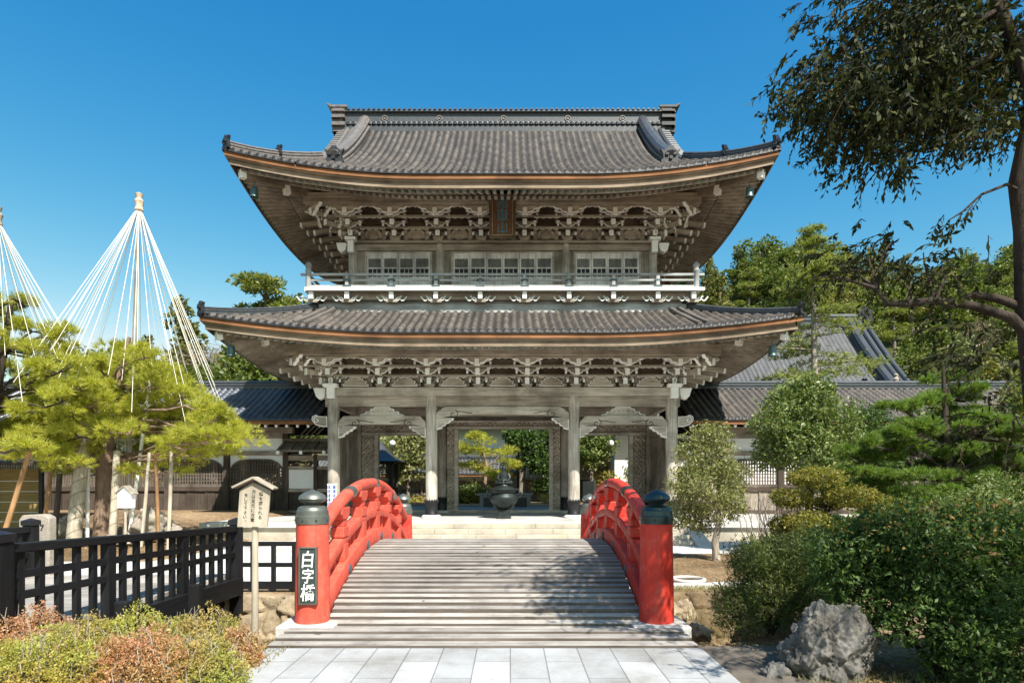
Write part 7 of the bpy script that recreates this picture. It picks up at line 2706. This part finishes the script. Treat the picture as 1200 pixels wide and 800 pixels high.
# rocks
def rock(name, label, c, r, seed, mat, ridged=0.35, cat='rock', n=72, freq=1.6, chop=0.0):
    th = np.linspace(0.001, math.pi - 0.001, n // 2); ph = np.linspace(0, 2 * math.pi, n, endpoint=False)
    T, Ph = np.meshgrid(th, ph, indexing='ij')
    d = np.stack([np.sin(T) * np.cos(Ph), np.sin(T) * np.sin(Ph), np.cos(T)], -1)
    a = fbm(d[..., 0] * freq + seed, d[..., 1] * freq + 3, d[..., 2] * freq + 5, 5)
    b = np.abs(fbm(d[..., 0] * freq * 2 + seed, d[..., 1] * freq * 2, d[..., 2] * freq * 2 + 8, 4) - 0.5) * 2
    rr = 0.78 + 0.75 * (a - 0.5) * 2 * 0.6 - ridged * (0.25 - b) * 0.6
    # facets: clip by random planes
    rs = np.random.default_rng(seed)
    for _ in range(9):
        nrm_ = rs.normal(size=3); nrm_ /= np.linalg.norm(nrm_)
        k = d @ nrm_
        lim_ = rs.uniform(0.62, 0.85)
        rr = np.where((k > 0.05) & (rr * k > lim_), lim_ / np.maximum(k, 1e-3) * 0.85 + rr * 0.15, rr)
    fine = fbm(d[..., 0] * 9 + seed, d[..., 1] * 9, d[..., 2] * 9, 4) - 0.5
    rr = rr + fine * 0.10 + (0.10 * (np.abs(fbm(d[..., 0] * 4 + seed, d[..., 1] * 4, d[..., 2] * 7, 4) - 0.5) * 2 - 0.2) if n >= 200 else 0)
    V_ = d * rr[..., None] * np.array(r)
    ii = np.arange(n // 2 * n).reshape(n // 2, n)
    jj = np.roll(ii, -1, 1)
    Fq_ = np.stack([ii[:-1], jj[:-1], jj[1:], ii[1:]], -1).reshape(-1, 4)
    me = np_mesh(name, V_, Fq_, True)
    o = put(name, me, mat, loc=c)
    return tag(o, label, cat)


t = NT('boulder_stone')
a = t.noise(4.0, 10, 0.72, dist=0.5)
col = t.ramp(a, [(0.30, (0.05, 0.047, 0.043)), (0.43, (0.19, 0.175, 0.155)), (0.58, (0.30, 0.28, 0.25)), (0.78, (0.42, 0.395, 0.355))])
vo = t.n("ShaderNodeTexVoronoi", feature='DISTANCE_TO_EDGE'); vo.inputs["Scale"].default_value = 2.6
mpv = t.n("ShaderNodeMapping"); mpv.inputs["Rotation"].default_value = (0.4, 0.7, 0.2); mpv.inputs["Scale"].default_value = (1.0, 1.0, 2.4)
t.l(t.tc.outputs["Object"], mpv.inputs[0])
wv = t.n("ShaderNodeVectorMath", operation='ADD'); nz_ = t.n("ShaderNodeTexNoise"); nz_.inputs["Scale"].default_value = 3.0
t.l(mpv.outputs[0], wv.inputs[0]); t.l(nz_.outputs["Color"], wv.inputs[1]); t.l(wv.outputs[0], vo.inputs["Vector"])
cr = t.ramp(vo.outputs["Distance"], [(0.0, (0.25, 0.25, 0.25)), (0.06, (1, 1, 1))])
col = t.mix(0.35, col, t.mix(1.0, col, cr, 'MULTIPLY'))
lich = t.ramp(t.noise(9, 5, 0.6), [(0.62, (0, 0, 0)), (0.68, (0.6, 0.6, 0.6))])
col = t.mix(lich, col, (0.40, 0.385, 0.34))
hsum = t.n("ShaderNodeMath", operation='ADD'); t.l(t.noise(16, 10, 0.75), hsum.inputs[0]); t.l(t.noise(5, 10, 0.7), hsum.inputs[1])
t.bump(hsum.outputs[0], 1.0, 0.05)
M['boulder'] = t.base(col, 0.92, 0.2)
M['rock'] = m_stone('garden_rock', (0.30, 0.26, 0.22), 0.4, 2.0, 40, 0.9, 0.7, (0.8, 0.85, 0.6))
rock('boulder', 'big rough grey boulder lying under the dark shrubs right of the paving', (2.63, 5.32, 0.13), (0.47, 0.42, 0.58), 12, M['boulder'], 0.55, 'boulder', n=260, freq=1.5)
rock('boulder', 'small stone at the foot of the big grey boulder', (2.16, 5.2, 0.02), (0.15, 0.14, 0.12), 22, M['boulder'], 0.5, 'boulder', n=60)
for px, py, D, w, h, sd, lab in ((178, 612, 17.5, 0.75, 0.62, 31, 'rounded tan rock between the prop poles under the pine'), (75, 616, 18.0, 0.55, 0.55, 33, 'grey rock left of the wrapped pine trunk'), (205, 622, 17.0, 0.4, 0.28, 34, 'low brown stone beside the rounded tan rock'), (130, 628, 16.5, 0.35, 0.2, 35, 'small stone in front of the pine trunk')):
    p = P(px, py, D)
    rock('rock', lab, (p.x, D, p.z - 0.1), (w, w * 0.7, h), sd, M['rock'])
rs = random.Random(9)
for k in (2, 3, 5):
    xq = 2.2 + rs.uniform(0.0, 1.2); yq = 9.4 + rs.uniform(-0.4, 1.1)
    tag(rock('rock', None, (xq, yq, -0.85 + 0.12 * k * 0.7), (rs.uniform(0.25, 0.5), rs.uniform(0.25, 0.4), rs.uniform(0.2, 0.35)), 70 + k, M['bank'], n=50), 'mossy rock piled against the bank right of the bridge', 'rock', 'mossy rocks on the right bank')

# stone marker with a number plate
p = P(44, 640, 12.6)
sm = thing('stone_marker', 'upright pale stone slab with a small dark number behind the black footbridge', 'stone marker', (p.x, 12.6, -0.35))
mb = MB()
w = 0.30
mb.prism([(p.x - w, -0.4), (p.x + w, -0.4), (p.x + w * 1.0, 0.86), (p.x + w * 0.6, 0.93), (p.x - w * 0.8, 0.91), (p.x - w, 0.82)], 12.5, 12.72, 'xz')
mb.build('slab', M['rock'], sm, bevel=0.03)
mb = MB()
for k, ch in enumerate('3167'):
    letter(mb, ch, (p.x - 0.12 + 0.095 * k, 12.494, 0.66), 0.16, bold=0.03)
mb.build('number', M['ink'], sm)
# little white notice box on a stick
p = P(148, 583, 15.8)
wb = thing('notice_box', 'small white house-shaped notice box on a stick among the prop poles', 'notice box', (p.x, 15.8, -0.15))
mb = MB(); mb.prism([(p.x - 0.17, p.z - 0.25), (p.x + 0.17, p.z - 0.25), (p.x + 0.17, p.z + 0.12), (p.x, p.z + 0.27), (p.x - 0.17, p.z + 0.12)], 15.7, 15.9, 'xz'); mb.build('box', M['plaster'], wb, bevel=0.01)
mb = MB()
for s in (-1, 1): mb.beam((p.x, 15.8, p.z + 0.295), (p.x + s * 0.22, 15.8, p.z + 0.10), 0.28, 0.025)
mb.build('roof', M['pale_x'], wb)
mb = MB(); mb.lathe([(0.03, -0.3), (0.03, p.z - 0.25)], (p.x - 0.02, 15.8, 0), 8); mb.build('stick', M['new_wood'], wb)

# props under the pines, one by one
pole = [(102, 633, 103, 478, 17.3, 0.055, 'white', 'slim white painted prop pole right beside the wrapped pine trunk'),
        (150, 633, 176, 440, 17.4, 0.05, 'white', 'long leaning white prop pole in front of the rounded tan rock'),
        (165, 630, 175, 530, 16.4, 0.045, 'new_wood', 'tan leaning prop pole between the white pole and the reddish pole'),
        (186, 627, 182, 530, 16.2, 0.045, 'orange_pole', 'reddish brown upright prop pole under the pine'),
        (197, 622, 201, 520, 16.6, 0.05, 'new_wood', 'rightmost upright tan prop pole under the pine'),
        (-4, 584, 36, 524, 15.0, 0.06, 'orange_pole', 'slanting orange prop pole at the left edge'),
        (46, 602, 60, 552, 16.0, 0.05, 'orange_pole', 'short slanting brown prop behind the stone marker'),
        (62, 628, 70, 555, 16.8, 0.075, 'dark_wood', 'dark thick prop post left of the wrapped trunk'),
        (131, 633, 137, 528, 16.6, 0.10, 'straw', 'straw wrapped prop post right of the bark trunk')]
M['orange_pole'] = m_wood('reddish_pole', (0.33, 0.19, 0.09), 'z', 0.25)
for (xa, ya, xb, yb, D, r_, mt, lab) in pole:
    a, b = P(xa, ya, D), P(xb, yb, D + 0.2)
    a.z = min(a.z, -0.12) - 0.1
    mb = MB(); mb.tube([a, (a + b) / 2 + Vector((0.01, 0, 0)), b], [r_, r_ * 0.95, r_ * 0.85], 10)
    if mt == 'reed':
        pass
    o = mb.build('prop_pole', M[mt], loc=a, smooth=True)
    tag(o, lab, 'pole')
bpy.context.view_layer.update()
